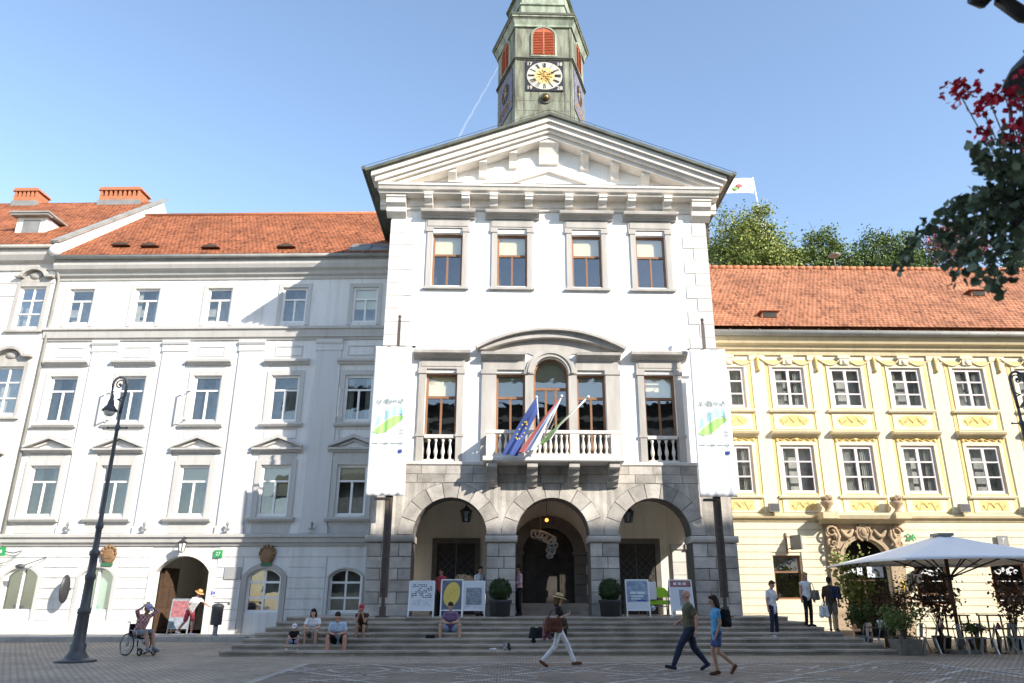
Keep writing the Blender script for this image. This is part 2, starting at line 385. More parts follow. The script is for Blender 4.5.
        for k in range(n):
            f = s.bm.faces.new((a, rings[0][(k+1) % n], rings[0][k])); f.smooth = True; f.material_index = mi
            f = s.bm.faces.new((b, rings[-1][k], rings[-1][(k+1) % n])); f.smooth = True; f.material_index = mi
        for p, q in zip(rings, rings[1:]):
            for k in range(n):
                f = s.bm.faces.new((p[k], p[(k+1) % n], q[(k+1) % n], q[k])); f.smooth = True; f.material_index = mi
    def cap(s, p, q, r0, r1, n=10, mi=0):                    # tapered capsule
        p = Vector(p); q = Vector(q); d = q - p; L = d.length
        m = (d.to_track_quat('Z', 'Y').to_matrix() if L > 1e-6 else Matrix.Identity(3))
        prof = []
        for j in range(0, 4): t = PI/2 * j / 4; prof.append((r0 * math.sin(t), -r0 * math.cos(t)))
        prof.append((r0, 0)); prof.append((r1, L))
        for j in range(1, 5): t = PI/2 * j / 4; prof.append((r1 * math.cos(t), L + r1 * math.sin(t)))
        rings = []
        for r, z in prof:
            rings.append([s.bm.verts.new(p + m @ Vector((max(r, 1e-4) * math.cos(2*PI*k/n), max(r, 1e-4) * math.sin(2*PI*k/n), z))) for k in range(n)])
        for a, b in zip(rings, rings[1:]):
            for k in range(n):
                f = s.bm.faces.new((a[k], a[(k+1) % n], b[(k+1) % n], b[k])); f.smooth = True; f.material_index = mi
        for f in (s.bm.faces.new(rings[0][::-1]), s.bm.faces.new(rings[-1])): f.material_index = mi
    def uvface(s, pts, uvs, mi=0):
        if s.uv is None: s.uv = s.bm.loops.layers.uv.new('UVMap')
        f = s.bm.faces.new([s.bm.verts.new(p) for p in pts]); f.material_index = mi
        for l, u in zip(f.loops, uvs): l[s.uv].uv = u
        return f
    def mesh(s, name, mats, recalc=True):
        if recalc: bmesh.ops.recalc_face_normals(s.bm, faces=s.bm.faces)
        me = bpy.data.meshes.new(name); s.bm.to_mesh(me); s.bm.free()
        for m in (mats if isinstance(mats, (list, tuple)) else [mats]): me.materials.append(m)
        return me
    def build(s, name, mats, parent=None, loc=(0, 0, 0), rotz=0.0, recalc=True):
        return link(name, s.mesh(name, mats, recalc), parent, loc, rotz)

def link(name, me, parent=None, loc=(0, 0, 0), rotz=0.0):
    o = bpy.data.objects.new(name, me); C.objects.link(o)
    o.location = loc; o.rotation_euler = (0, 0, rotz)
    if parent: o.parent = parent
    return o

def tag(o, label=None, cat=None, group=None, kind=None):
    if label: o['label'] = label
    if cat: o['category'] = cat
    if group: o['group'] = group
    if kind: o['kind'] = kind
    return o

def thing(name, label, cat, loc=(0, 0, 0), rotz=0.0, group=None):
    o = bpy.data.objects.new(name, None); C.objects.link(o)
    o.empty_display_size = 0.3
    o.location = loc; o.rotation_euler = (0, 0, rotz)
    return tag(o, label, cat, group)

def dup(root, loc, rotz, label=None, group=None):
    r = root.copy(); C.objects.link(r); r.location = loc; r.rotation_euler = (0, 0, rotz)
    if label: r['label'] = label
    if group: r['group'] = group
    for ch in list(root.children):
        c = ch.copy(); C.objects.link(c); c.parent = r
        for g in list(ch.children):
            d = g.copy(); C.objects.link(d); d.parent = c
    return r

def struct(name, mb, m, label=None, cat=None, loc=(0, 0, 0)):
    o = mb.build(name, m, None, loc); tag(o, label or name.replace('_', ' '), cat or name.replace('_', ' '), None, 'structure'); return o

def text_mesh(s, size, m, name='lettering', align='CENTER', bold=0.0):
    cu = bpy.data.curves.new('t', 'FONT'); cu.body = s; cu.size = size; cu.align_x = align; cu.align_y = 'CENTER'
    cu.offset = bold
    cu.fill_mode = 'FRONT'; cu.resolution_u = 3
    o = bpy.data.objects.new('t', cu); C.objects.link(o)
    dg = bpy.context.evaluated_depsgraph_get(); dg.update()
    me = bpy.data.meshes.new_from_object(o.evaluated_get(dg)); me.name = name
    bpy.data.objects.remove(o); bpy.data.curves.remove(cu)
    me.transform(Matrix.Rotation(R(90), 4, 'X'))          # stands in xz, facing -y
    me.materials.clear(); me.materials.append(m)
    return me

def arcpts(cx, z0, hw, rise, n=16):
    return [(cx - hw * math.cos(PI * k / n), z0 + rise * math.sin(PI * k / n)) for k in range(n + 1)]
def segarc(cx, z0, hw, rise, n=12):                         # flat segmental arc, (cx-hw,z0) -> (cx+hw,z0)
    if rise <= 0: return [(cx - hw, z0), (cx + hw, z0)]
    if rise > hw * 0.95: return arcpts(cx, z0, hw, rise, n)
    r = (hw * hw + rise * rise) / (2 * rise); a = math.asin(hw / r)
    return [(cx + r * math.sin(-a + 2*a*k/n), z0 + rise - r + r * math.cos(-a + 2*a*k/n)) for k in range(n + 1)]

def sheet(mb, x0, x1, z0, z1, holes, y=0.0, d=0.35, mi=0, rmi=None):
    """wall front with openings (a,b,za,zb,rise) and reveals of depth d"""
    if rmi is None: rmi = mi
    xs = sorted(set([x0, x1] + [v for h in holes for v in (h[0], h[1])]))
    zs = sorted(set([z0, z1] + [v for h in holes for v in (h[2], h[3])]))
    xs = [v for v in xs if x0 <= v <= x1]; zs = [v for v in zs if z0 <= v <= z1]
    for i in range(len(zs) - 1):
        zc = (zs[i] + zs[i+1]) / 2; run = None
        for j in range(len(xs)):
            solid = False
            if j < len(xs) - 1:
                xc = (xs[j] + xs[j+1]) / 2
                solid = not any(h[0] < xc < h[1] and h[2] < zc < h[3] for h in holes)
            if solid and run is None: run = xs[j]
            if not solid and run is not None:
                mb.face([(run, y, zs[i]), (xs[j], y, zs[i]), (xs[j], y, zs[i+1]), (run, y, zs[i+1])], mi); run = None
    for h in holes:
        a, b, za, zb, rise = h
        cx = (a + b) / 2; zs_ = zb - rise
        out = [(a, za)] + segarc(cx, zs_, (b - a) / 2, rise) + [(b, za)] if rise > 0 else [(a, za), (a, zb), (b, zb), (b, za)]
        if rise > 0:
            arc = segarc(cx, zs_, (b - a) / 2, rise); h2 = len(arc) // 2
            for p, q in zip(arc[:h2 + 1], arc[1:h2 + 1]): mb.face([(p[0], y, p[1]), (q[0], y, q[1]), (q[0], y, zb), (p[0], y, zb)] if abs(q[1]-zb) > 1e-5 else [(p[0], y, p[1]), (q[0], y, zb), (p[0], y, zb)], mi)
            for p, q in zip(arc[h2:], arc[h2 + 1:]): mb.face([(p[0], y, p[1]), (q[0], y, q[1]), (q[0], y, zb), (p[0], y, zb)] if abs(p[1]-zb) > 1e-5 else [(p[0], y, zb), (q[0], y, q[1]), (q[0], y, zb)], mi)
        for p, q in zip(out, out[1:]):
            mb.face([(p[0], y, p[1]), (q[0], y, q[1]), (q[0], y + d, q[1]), (p[0], y + d, p[1])], rmi)
        mb.face([(a, y, za), (b, y, za), (b, y + d, za), (a, y + d, za)], rmi)

def rustic(mb, x0, x1, z0, z1, pitch, gap, holes, y0, y1, mi=0):
    n = max(1, int(round((z1 - z0) / pitch))); p = (z1 - z0) / n
    for i in range(n):
        a = z0 + i * p; b = a + p - gap; zc = (a + b) / 2
        cuts = []
        for h in holes:
            if h[2] < b and h[3] > a:
                hw = (h[1] - h[0]) / 2; cx = (h[0] + h[1]) / 2; w = hw
                cuts.append((cx - w, cx + w))
        x = x0
        for c0, c1 in sorted(cuts):
            if c0 > x + 0.02: mb.box(x, c0, y0, y1, a, b, mi)
            x = max(x, c1)
        if x < x1 - 0.02: mb.box(x, x1, y0, y1, a, b, mi)

_wc = {}
def window(parent, x, z, w, h, frame, vb=(), hb=(), fw=0.08, bw=0.05, rise=0.0, y=0.25, curtain=None, glass='glass', room='room',
           partial=None, cur2=None, name='window', recess=0.7):
    """a window: frame mesh; sub-parts pane, interior, blind or curtain.  hb: fractions with optional vb span"""
    key = (round(w, 3), round(h, 3), frame, tuple(vb), tuple(hb), fw, bw, rise, curtain, glass, room, partial, cur2, name, recess)
    if key not in _wc:
        L = []
        mb = MB(); hw = w / 2; zs = h - rise
        mb.box(-hw, -hw + fw, -0.03, 0.06, 0, zs); mb.box(hw - fw, hw, -0.03, 0.06, 0, zs)
        mb.box(-hw + fw, hw - fw, -0.028, 0.058, 0, fw)
        if rise > 0:
            o = segarc(0, zs, hw, rise, 12); i_ = segarc(0, zs, hw - fw, rise - fw * 0.8, 12)
            for k in range(12): mb.prism([o[k], o[k+1], i_[k+1], i_[k]], -0.03, 0.06)
        else: mb.box(-hw + fw, hw - fw, -0.028, 0.058, h - fw, h)
        for v in vb:
            if isinstance(v, tuple): f, za, zb = v
            else: f, za, zb = v, 0, 1
            xx = -hw + w * f
            top = h * zb - (fw * 0.9 if zb == 1 else 0)
            mb.box(xx - bw/2, xx + bw/2, -0.025, 0.055, h * za + (fw if za == 0 else 0), top)
        for q in hb:
            if isinstance(q, tuple): f, t = q
            else: f, t = q, bw
            mb.box(-hw + fw, hw - fw, -0.034, 0.05, h * f - t/2, h * f + t/2)
        L.append((name, mb.mesh(name, M[frame])))
        g = MB()
        pts = [(-hw + fw/2, 0.02, fw/2)] + ([(px, 0.02, pz) for px, pz in segarc(0, zs, hw - fw/2, rise - fw/2, 12)] if rise > 0 else [(-hw + fw/2, 0.02, h - fw/2), (hw - fw/2, 0.02, h - fw/2)]) + [(hw - fw/2, 0.02, fw/2)]
        g.face(pts); L.append(('pane', g.mesh('pane', M[glass])))
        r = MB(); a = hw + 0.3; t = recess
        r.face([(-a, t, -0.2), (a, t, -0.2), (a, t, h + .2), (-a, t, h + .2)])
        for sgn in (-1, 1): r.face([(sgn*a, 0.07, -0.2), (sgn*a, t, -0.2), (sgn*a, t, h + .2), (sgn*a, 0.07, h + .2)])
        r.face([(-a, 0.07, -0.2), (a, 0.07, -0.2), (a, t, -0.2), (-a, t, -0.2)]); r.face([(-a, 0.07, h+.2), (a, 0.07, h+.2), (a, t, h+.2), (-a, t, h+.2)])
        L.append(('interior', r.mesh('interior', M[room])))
        if curtain == 'blind':
            b = MB(); p0 = partial or 0.62
            b.box(-hw + fw, hw - fw, 0.10, 0.115, h * p0, h - 0.02 if rise == 0 else h - fw); L.append(('blind', b.mesh('blind', M['blind'])))
        elif curtain == 'full':
            b = MB(); b.box(-hw + fw*0.5, hw - fw*0.5, 0.10, 0.115, fw * 0.5, (h if rise == 0 else h - 0.1)); L.append(('blind', b.mesh('blind', M[cur2 or 'frosted'])))
        elif curtain == 'drape':
            b = MB(); rr = random.Random(int(w * 1000))
            for sgn, wd in ((-1, partial or 0.26), (1, (partial or 0.26) * 0.9)):
                k = 14; prev = None
                for i in range(k + 1):
                    xx = sgn * (hw - fw * 0.5 - wd * w * i / k); yy = 0.14 + 0.035 * math.sin(i * 2.1 + sgn)
                    if prev: b.face([(prev[0], prev[1], 0.03), (xx, yy, 0.03), (xx, yy, h - 0.03), (prev[0], prev[1], h - 0.03)])
                    prev = (xx, yy)
            L.append(('curtain', b.mesh('curtain', M['curtain'])))
        _wc[key] = L
    L = _wc[key]
    o = link(L[0][0], L[0][1], parent, (x, y, z))
    for nm, me in L[1:]: link(nm, me, o)
    return o

def part_copy(cache, key, name, fn, parent, loc, rotz=0.0):
    if key not in cache: cache[key] = fn()
    return link(name, cache[key], parent, loc, rotz)
_pc = {}

def roof_plane(mb, pts, mi=0):
    """pts: eave-left, eave-right, top-right, top-left (3d).  UV in metres along eave and slope"""
    p = [Vector(q) for q in pts]
    ux = (p[1] - p[0]).normalized(); n = ux.cross(p[3] - p[0]).normalized(); uy = n.cross(ux)
    mb.uvface(p, [((q - p[0]).dot(ux), (q - p[0]).dot(uy)) for q in p], mi)

def leaves(n, fn, size, rr, mi_fn=None, shape='quad', droop=0.0):
    """leaf faces scattered by fn() -> centre; each leaf a folded pair of faces"""
    verts = []; faces = []; mis = []
    for i in range(n):
        c = fn()
        s = size * rr.uniform(0.6, 1.3)
        q = Quaternion((rr.gauss(0, 1), rr.gauss(0, 1), rr.gauss(0, 1), rr.gauss(0, 1))).normalized()
        if shape == 'quad': pl = [(-.5, 0, 0), (0, -.42, .08), (.5, 0, 0), (0, .42, .08)]
        elif shape == 'ivy': pl = [(-.5, 0, 0), (-.45, -.35, .08), (-.05, -.5, 0), (.2, -.38, .1), (.55, 0, -.06), (.2, .38, .1), (-.05, .5, 0), (-.45, .35, .08)]
        else: pl = [(-.5, -.16, 0), (.2, -.22, .05), (.6, 0, 0), (.2, .22, .05), (-.5, .16, 0)]
        b = len(verts)
        for p in pl: verts.append(c + (q @ Vector(p)) * s)
        faces.append(list(range(b, b + len(pl)))); mis.append(mi_fn(c) if mi_fn else 0)
    return verts, faces, mis

def leaf_obj(name, vf, mats, parent=None, loc=(0, 0, 0)):
    me = bpy.data.meshes.new(name); me.from_pydata(vf[0], [], vf[1])
    for m in (mats if isinstance(mats, list) else [mats]): me.materials.append(m)
    if any(vf[2]): me.polygons.foreach_set('material_index', vf[2])
    return link(name, me, parent, loc)
OPZ = 28.7
# ================================================================== SETTING
g = MB()
prof = [(-80, 0), (25.0, 0), (30.0, 0.15), (60, 0.15), (600, 0.15)]
for (a, za), (b, zb) in zip(prof, prof[1:]):
    g.face([(-400, a, za), (400, a, za), (400, b, zb), (-400, b, zb)])
bmesh.ops.remove_doubles(g.bm, verts=g.bm.verts, dist=1e-4)
struct('ground', g, M['cobble'], 'grey cobbled square')

# inlaid paving panel in front of the steps
g = MB()
g.face([(-6.9, 12, .004), (9.5, 12, .004), (9.5, 21.6, .004), (-6.9, 21.6, .004)])
struct('paving_panel', g, M['cobble_brown'], 'brown cobbled panel inlaid in the square')
g = MB()
def strip(p, q, w=0.13, z=.008):
    p = Vector((p[0], p[1], 0)); q = Vector((q[0], q[1], 0)); d = (q - p).normalized(); nrm = Vector((-d.y, d.x, 0)) * w / 2
    for_ = [p + nrm, p - nrm, q - nrm, q + nrm]
    g.face([(v.x, v.y, z) for v in for_])
zc_ = [0]
def poly(ps, closed=False, w=0.13):
    for a, b in zip(ps, ps[1:] + ([ps[0]] if closed else [])):
        zc_[0] += 1; strip(a, b, w, .008 + 0.0004 * (zc_[0] % 9))
poly([(-6.9, 12), (-6.9, 21.6), (9.5, 21.6), (9.5, 12)], w=0.2)
for row in (19.6, 15.8):
    for k in range(5):
        cx = -5.2 + 3.3 * k
        poly([(cx + 0.75 * math.cos(PI / 3 * i), row + 0.75 * math.sin(PI / 3 * i)) for i in range(6)], True)
        poly([(cx - 1.65, row), (cx, row + 1.7), (cx + 1.65, row), (cx, row - 1.7)], True, 0.15)
        poly([(cx - 1.65, row + 1.0), (cx - 1.0, row), (cx - 1.65, row - 1.0)], w=.1)
        poly([(cx + 1.65, row + 1.0), (cx + 1.0, row), (cx + 1.65, row - 1.0)], w=.1)
        poly([(cx - .9, row + 1.75), (cx, row + 1.05), (cx + .9, row + 1.75)], w=.1)
        poly([(cx - .9, row - 1.75), (cx, row - 1.05), (cx + .9, row - 1.75)], w=.1)
        for s_ in (-1, 1):
            poly([(cx + s_ * (0.75 + .55 * math.sin(PI * t / 6)), row - .5 + t / 6) for t in range(7)], w=.08)
poly([(9.9, 12.0), (9.9, 19.2), (13.4, 20.4)], w=.16)
struct('paving_lines', g, M['pave_line'], 'pale stone line pattern inlaid in the square')

# raised pavement along the left houses
g = MB()
g.box(-70, -10.6, 30.0, 37, 0.0, 0.30)
struct('pavement', g, M['flagstone'], 'pale pavement along the white houses')
g = MB()
for k in range(50):
    g.box(-70 + 1.2 * k, -70 + 1.2 * k + 1.185, 29.8, 29.995, 0.0, 0.304) if -70 + 1.2 * k + 1.2 < -10.5 else None
struct('kerb', g, M['kerb'], 'kerb of the pavement')

# hill behind the yellow house
g = MB()
prof = [(44, 0.2), (50, 14), (60, 25), (75, 30), (100, 30), (140, 10)]
for (a, za), (b, zb) in zip(prof, prof[1:]):
    g.face([(12, a, za), (140, a, za), (140, b, zb), (12, b, zb)])
for (a, za), (b, zb) in zip(prof, prof[1:]):
    g.face([(12, a, za), (12, b, zb), (12, b, 0), (12, a, 0)])
bmesh.ops.remove_doubles(g.bm, verts=g.bm.verts, dist=1e-4)
struct('hill', g, M['grass'], 'wooded castle hill behind the houses')

# contrail, far up
cm = bpy.data.materials.new('contrail'); cm.use_nodes = True
t_ = cm.node_tree; b_ = t_.nodes['Principled BSDF']; b_.inputs['Base Color'].default_value = (0.9, 0.9, 0.92, 1)
b_.inputs['Roughness'].default_value = 1; b_.inputs['Alpha'].default_value = 0.05; b_.inputs['Specular IOR Level'].default_value = 0
g = MB(); p0 = Vector((-28, 2000, 1640)); p1 = Vector((-163, 2000, 1340))
pts = [p0 + (p1 - p0) * (k / 14) + Vector((rnd.uniform(-2, 2), 0, 0)) for k in range(15)]
g.tube(pts, [1.6 + 2.8 * k / 14 for k in range(15)], 10)
struct('contrail', g, cm, 'thin white contrail in the blue sky', 'contrail')

# ------------------------------------------------------------------ stone steps
st = thing('stone_steps', 'broad flight of seven grey stone steps spreading before the town hall arcade', 'steps', (0, 24.3, 0))
NS = 7; RI = 0.15; TR = 0.43
for k in range(NS):
    mb = MB(); y0 = TR * k; xl = -10.2 + 0.2 * k; xr = 10.5 - 0.43 * k; z0 = RI * k; z1 = RI * (k + 1)
    rr = random.Random(k); x = xl
    while x < xr - 0.05:                                      # separate blocks along the tread
        x2 = min(xr, x + rr.uniform(1.5, 2.4))
        if xr - x2 < 0.5: x2 = xr
        dz = rr.uniform(-.004, .004); dy = rr.uniform(-.006, .006)
        mb.box(x + .003, x2 - .003, y0 + dy, y0 + 0.75, z1 - 0.055 + dz, z1 + dz)
        mb.box(x + .003, x2 - .003, y0 + 0.055 + dy, y0 + 0.7, z0 if k else -0.05, z1 - 0.055 + dz)
        x = x2
    for sx, xe in ((-1, xl), (1, xr)):
        mb.box(min(xe, xe - sx * 0.5), max(xe, xe - sx * 0.5), y0 + 0.76, 5.9, z1 - .055, z1)
        mb.box(min(xe - sx * .03, xe - sx * 0.5), max(xe - sx * .03, xe - sx * 0.5), y0 + 0.71, 5.9, z0 if k else -.05, z1 - .056)
    mb.build('step', M['step'], st)
mb = MB(); mb.box(-8.5, 7.4, TR * 6 + 0.76, 6.65, 0.6, 1.046)
mb.build('landing', M['landing'], st)

# ================================================================== TOWN HALL
TH = thing('town_hall', 'white gabled town hall with grey stone arcade, balcony and green clock tower', 'town hall', (0, 28, 0))
HW = 6.56
UP = [(cx - .62, cx + .62, 13.6, 15.97, 0) for cx in (-4.2, -1.54, 1.54, 4.2)]
LO = [(-4.23 - .61, -4.23 + .61, 6.5, 9.93, 0), (4.23 - .61, 4.23 + .61, 6.5, 9.93, 0)]
SE = [(-2.12, -1.0, 6.5, 9.93, 0), (1.0, 2.12, 6.5, 9.93, 0), (-0.68, 0.68, 6.5, 10.58, 0.68)]
mb = MB()
sheet(mb, -HW, HW, 6.4, 17.9, UP + LO + SE, 0, 0.38)
mb.face([(-HW, 0, 17.9), (HW, 0, 17.9), (0, 0, 17.9 + HW * .38)])               # tympanum
for sx in (-1, 1): mb.face([(sx * HW, 0, 5.2), (sx * HW, 14, 0), (sx * HW, 14, 18.2), (sx * HW, 0, 18.2)] if False else [(sx * HW, 0, 5.2), (sx * HW, 3.6, 5.2), (sx * HW, 3.6, 18.2), (sx * HW, 0, 18.2)])
for sx in (-1, 1): mb.face([(sx * HW, 3.6, 0), (sx * HW, 14, 0), (sx * HW, 14, 18.2), (sx * HW, 3.6, 18.2)])
mb.face([(-HW, 14, 0), (HW, 14, 0), (HW, 14, 18.2), (0, 14, 20.6), (-HW, 14, 18.2)])
mb.build('wall', M['th_plaster'], TH)

# --- frieze and main cornice
mb = MB()
mb.box(-HW + .01, HW - .01, -0.02, 0.01, 16.36, 17.0)
mb.build('frieze', M['cornice_white'], TH) if False else mb.bm.free()
mb = MB()
mb.ext_x([(0.02, 16.98), (-0.10, 16.98), (-0.10, 17.10), (-0.16, 17.13), (-0.16, 17.44), (-0.62, 17.46), (-0.62, 17.56), (-0.74, 17.58), (-0.80, 17.70), (-0.84, 17.72), (-0.84, 17.82), (0.02, 17.9)], -7.05, 7.05)
mb.build('cornice', M['stone_light'], TH)
def bracket():
    b = MB()
    b.ext_x([(0.0, 0.62), (-0.60, 0.62), (-0.60, 0.52), (-0.56, 0.50), (-0.54, 0.40), (-0.36, 0.28), (-0.30, 0.18), (-0.14, 0.08), (-0.10, 0.0), (0, 0)], -0.165, 0.165)
    b.box(-.20, .20, -.61, 0, .625, .66)
    return b.mesh('bracket', M['stone_light'])
for x in (-5.0, -3.48, -2.32, -0.86, 0.8, 2.2, 3.4, 4.9):
    part_copy(_pc, 'brk', 'cornice_bracket', bracket, TH, (x, -0.162, 16.80))
for sx in (-1, 1):
    mb = MB()
    mb.ext_x([(0.0, 17.45), (-0.55, 17.45), (-0.55, 17.34), (-0.50, 17.30), (-0.48, 17.1), (-0.32, 16.98), (-0.28, 16.78), (-0.12, 16.66), (0, 16.6)], min(sx*5.95, sx*6.75), max(sx*5.95, sx*6.75))
    mb.build('corner_bracket', M['stone_light'], TH)

# --- roof and pediment.  rake line z = 21.17 - 0.38 |x|
def chev(mb, top, bot, hw, y0, y1, mi=0):
    L = lambda x, o: (x, 21.17 - .38 * abs(x) - o)
    for sx in (-1, 1):
        poly_ = [L(0, top), L(sx * hw, top), L(sx * hw, bot), L(0, bot)]
        mb.prism(poly_, y0, y1, mi)
mb = MB(); chev(mb, 0.0, 0.13, 7.58, -1.14, 14.3)
rf = mb.build('roof', M['copper_dark'], TH)
mb = MB()
for sx in (-1, 1):
    pl = [(sx * 0.0, 21.17), (sx * 7.62, 21.17 - .38 * 7.62)]
    mb.tube([(pl[0][0], -1.05, pl[0][1] + .16), (pl[1][0], -1.05, pl[1][1] + .16)], 0.012, 5)
    for k in range(9):
        f = k / 8; x = pl[1][0] * f; z = 21.17 - .38 * abs(x)
        mb.tube([(x, -1.05, z - .02), (x, -1.05, z + .17)], 0.012, 5)
    mb.tube([(sx * 7.66, -1.12, 18.32), (sx * 7.66, 14.2, 18.32)], 0.09, 8)
mb.build('gutter_rail', M['copper_dark'], rf)
mb = MB()
chev(mb, .133, .36, 7.35, -1.0, -0.02); chev(mb, .363, .60, 7.2, -0.88, -0.02); chev(mb, .603, .74, 7.08, -0.76, -0.02); chev(mb, .743, .93, 6.9, -0.62, -0.02)
mb.build('raking_cornice', M['stone_light'], TH)
for k in range(1, 5):
    for sx in (-1, 1):
        mb = MB()
        x = sx * (0.25 + 1.28 * k); zt = 21.17 - .38 * abs(x) - .93
        if zt - .66 < 17.86: continue
        w = .17
        mb.ext_x([(0, zt + .08), (-0.5, zt + .08), (-0.5, zt - .12), (-0.4, zt - .2), (-0.22, zt - .36), (-0.12, zt - .62), (0, zt - .66)], x - w, x + w)
        mb.build('pediment_bracket', M['stone_light'], TH)
zt = 20.24
mb = MB()
mb.ext_x([(0, zt + .05), (-0.55, zt + .05), (-0.55, zt - .2), (-0.4, zt - .3), (-0.25, zt - .6), (-0.12, zt - .98), (0, zt - 1.0)], -.42, .42)
mb.build('pediment_bracket', M['stone_light'], TH)
mb = MB()
for sx in (-1, 1):
    mb.prism([(0, 19.02), (sx * 2.9, 18.0), (sx * 2.55, 18.0), (0, 18.88)], -.14, -.003)
mb.build('inner_gable', M['stone_light'], TH)
mb = MB()
for a, b in ((-5.2, -3.6), (-2.8, -1.2), (-.6, 1.5), (2.2, 3.6), (4.3, 5.6)):
    mb = MB()
    mb.box(a, b, -.80, -.77, 17.86, 17.89); [mb.box(a + q * (b - a) / 3 - .01, a + q * (b - a) / 3 + .01, -.79, -.77, 17.80, 17.86) for q in range(4)]
    mb.build('snow_rail', M['iron_grey'], TH)

# --- quoins
for sx in (-1, 1):
    mb = MB()
    z = 6.42; k = 0
    while z < 16.4:
        w = 1.0 if k % 2 == 0 else 0.58
        h = 0.56
        mb.box(min(sx * (HW + .012), sx * (HW - w)), max(sx * (HW + .012), sx * (HW - w)), -0.028, 0.3, z + .008, z + h - .008)
        z += h; k += 1
    mb.build('quoins', M['quoin'], TH)

# --- upper windows
def upper_surround():
    b = MB()
    for sx in (-1, 1):
        b.box(min(sx*.62, sx*.84), max(sx*.62, sx*.84), -.07, .02, 13.52, 15.98)
        b.box(min(sx*.60, sx*.90), max(sx*.60, sx*.90), -.10, .02, 15.985, 16.16)
    b.box(-.92, .92, -.13, .02, 13.42, 13.515)
    b.box(-.90, .90, -.06, .02, 16.165, 16.58)
    b.box(-.84, .84, -.085, .02, 16.24, 16.5)
    b.ext_x([(.02, 16.585), (-.12, 16.585), (-.15, 16.66), (-.22, 16.68), (-.26, 16.74), (-.40, 16.76), (-.42, 16.86), (-.38, 16.90), (.02, 16.96)], -1.12, 1.12)
    return b.mesh('window_surround', M['stone'])
for cx in (-4.2, -1.54, 1.54, 4.2):
    window(TH, cx, 13.6, 1.24, 2.37, 'wood_brown', vb=[(0.5, 0, .58)], hb=[(.60, .09)], fw=.085, bw=.075, y=.22, curtain='blind', partial=.63)
    part_copy(_pc, 'ups', 'window_surround', upper_surround, TH, (cx, 0, 0))

# --- piano nobile side windows with balustrades
def baluster(z0, h, r=0.075, n=10):
    q = h
    return [(r*.9, 0), (r*.9, q*.06), (r*.55, q*.1), (r*.5, q*.16), (r*.98, q*.32), (r, q*.4), (r*.62, q*.6), (r*.42, q*.74), (r*.5, q*.82), (r*.85, q*.88), (r*.85, q)]
def low_surround():
    b = MB()
    for sx in (-1, 1):
        b.box(min(sx*.61, sx*.86), max(sx*.61, sx*.86), -.09, .02, 6.452, 9.86)
        b.box(min(sx*.58, sx*.90), max(sx*.58, sx*.90), -.13, .02, 9.864, 10.06)
        b.box(min(sx*.58, sx*.90), max(sx*.58, sx*.90), -.12, .02, 7.40, 7.50)
    b.box(-.88, .88, -.08, .02, 10.065, 10.45)
    b.box(-.80, .80, -.1, .02, 10.16, 10.36)
    b.ext_x([(.02, 10.455), (-.12, 10.455), (-.16, 10.52), (-.22, 10.53), (-.28, 10.6), (-.42, 10.62), (-.44, 10.72), (-.4, 10.77), (.02, 10.83)], -1.1, 1.1)
    return b.mesh('window_surround', M['stone'])
def low_balustrade():
    b = MB()
    b.box(-.57, .57, -.06, .18, 7.36, 7.48); b.box(-.57, .57, -.05, .16, 6.452, 6.54)
    for k in range(4): b.lathe(baluster(0, .82), (-.40 + .267 * k, .05, 6.54), 10)
    return b.mesh('balustrade', M['stone_light'])
for cx in (-4.23, 4.23):
    window(TH, cx, 7.45, 1.22, 2.48, 'wood_brown', vb=[(0.5, 0, .6)], hb=[(.62, .10)], fw=.09, bw=.08, y=.24, curtain='blind', partial=.64)
    part_copy(_pc, 'los', 'window_surround', low_surround, TH, (cx, 0, 0))
    part_copy(_pc, 'lob', 'balustrade', low_balustrade, TH, (cx, 0, 0))
# serliana
for cx in (-1.56, 1.56):
    window(TH, cx, 6.6, 1.12, 3.33, 'wood_brown', vb=[(0.5, 0, .7)], hb=[(.715, .10)], fw=.085, bw=.08, y=.24, curtain='blind', partial=.73)
window(TH, 0, 6.6, 1.36, 3.98, 'wood_brown', vb=[(.36, 0, .68), (.64, 0, .68)], hb=[(.69, .1)], fw=.085, bw=.09, rise=.68, y=.24, curtain='blind', partial=.69)
mb = MB()
for a, b_ in ((-2.68, -2.12), (2.12, 2.68), (-1.0, -.68), (.68, 1.0)):
    mb.box(a, b_, -.10, .02, 6.452, 9.86); mb.box(a - .03, b_ + .03, -.14, .02, 9.864, 10.04)
for sx in (-1, 1):
    mb.box(min(sx*.96, sx*2.64), max(sx*.96, sx*2.64), -.09, .02, 10.045, 10.40)
    mb.ext_x([(.02, 10.405), (-.12, 10.405), (-.16, 10.48), (-.22, 10.49), (-.28, 10.56), (-.40, 10.58), (-.42, 10.68), (.02, 10.72)], min(sx*1.0, sx*2.72), max(sx*1.0, sx*2.72))
o = arcpts(0, 9.9, .98, .98, 20); i_ = arcpts(0, 9.9, .68, .68, 20)
for k in range(20): mb.prism([o[k], o[k+1], i_[k+1], i_[k]], -.16, .02, smooth=False)
o2 = arcpts(0, 9.9, .90, .90, 20); i2 = arcpts(0, 9.9, .80, .80, 20)
for k in range(20): mb.prism([o2[k], o2[k+1], i2[k+1], i2[k]], -.21, -.1605)
A = segarc(0, 10.80, 2.86, .78, 24); B = segarc(0, 10.80, 2.56, .52, 24)
A2 = segarc(0, 10.90, 2.95, .77, 24)
for k in range(24):
    mb.prism([A[k], A[k+1], B[k+1], B[k]], -.30, .02)
    mb.prism([A2[k], A2[k+1], A[k+1], A[k]], -.48, .02)
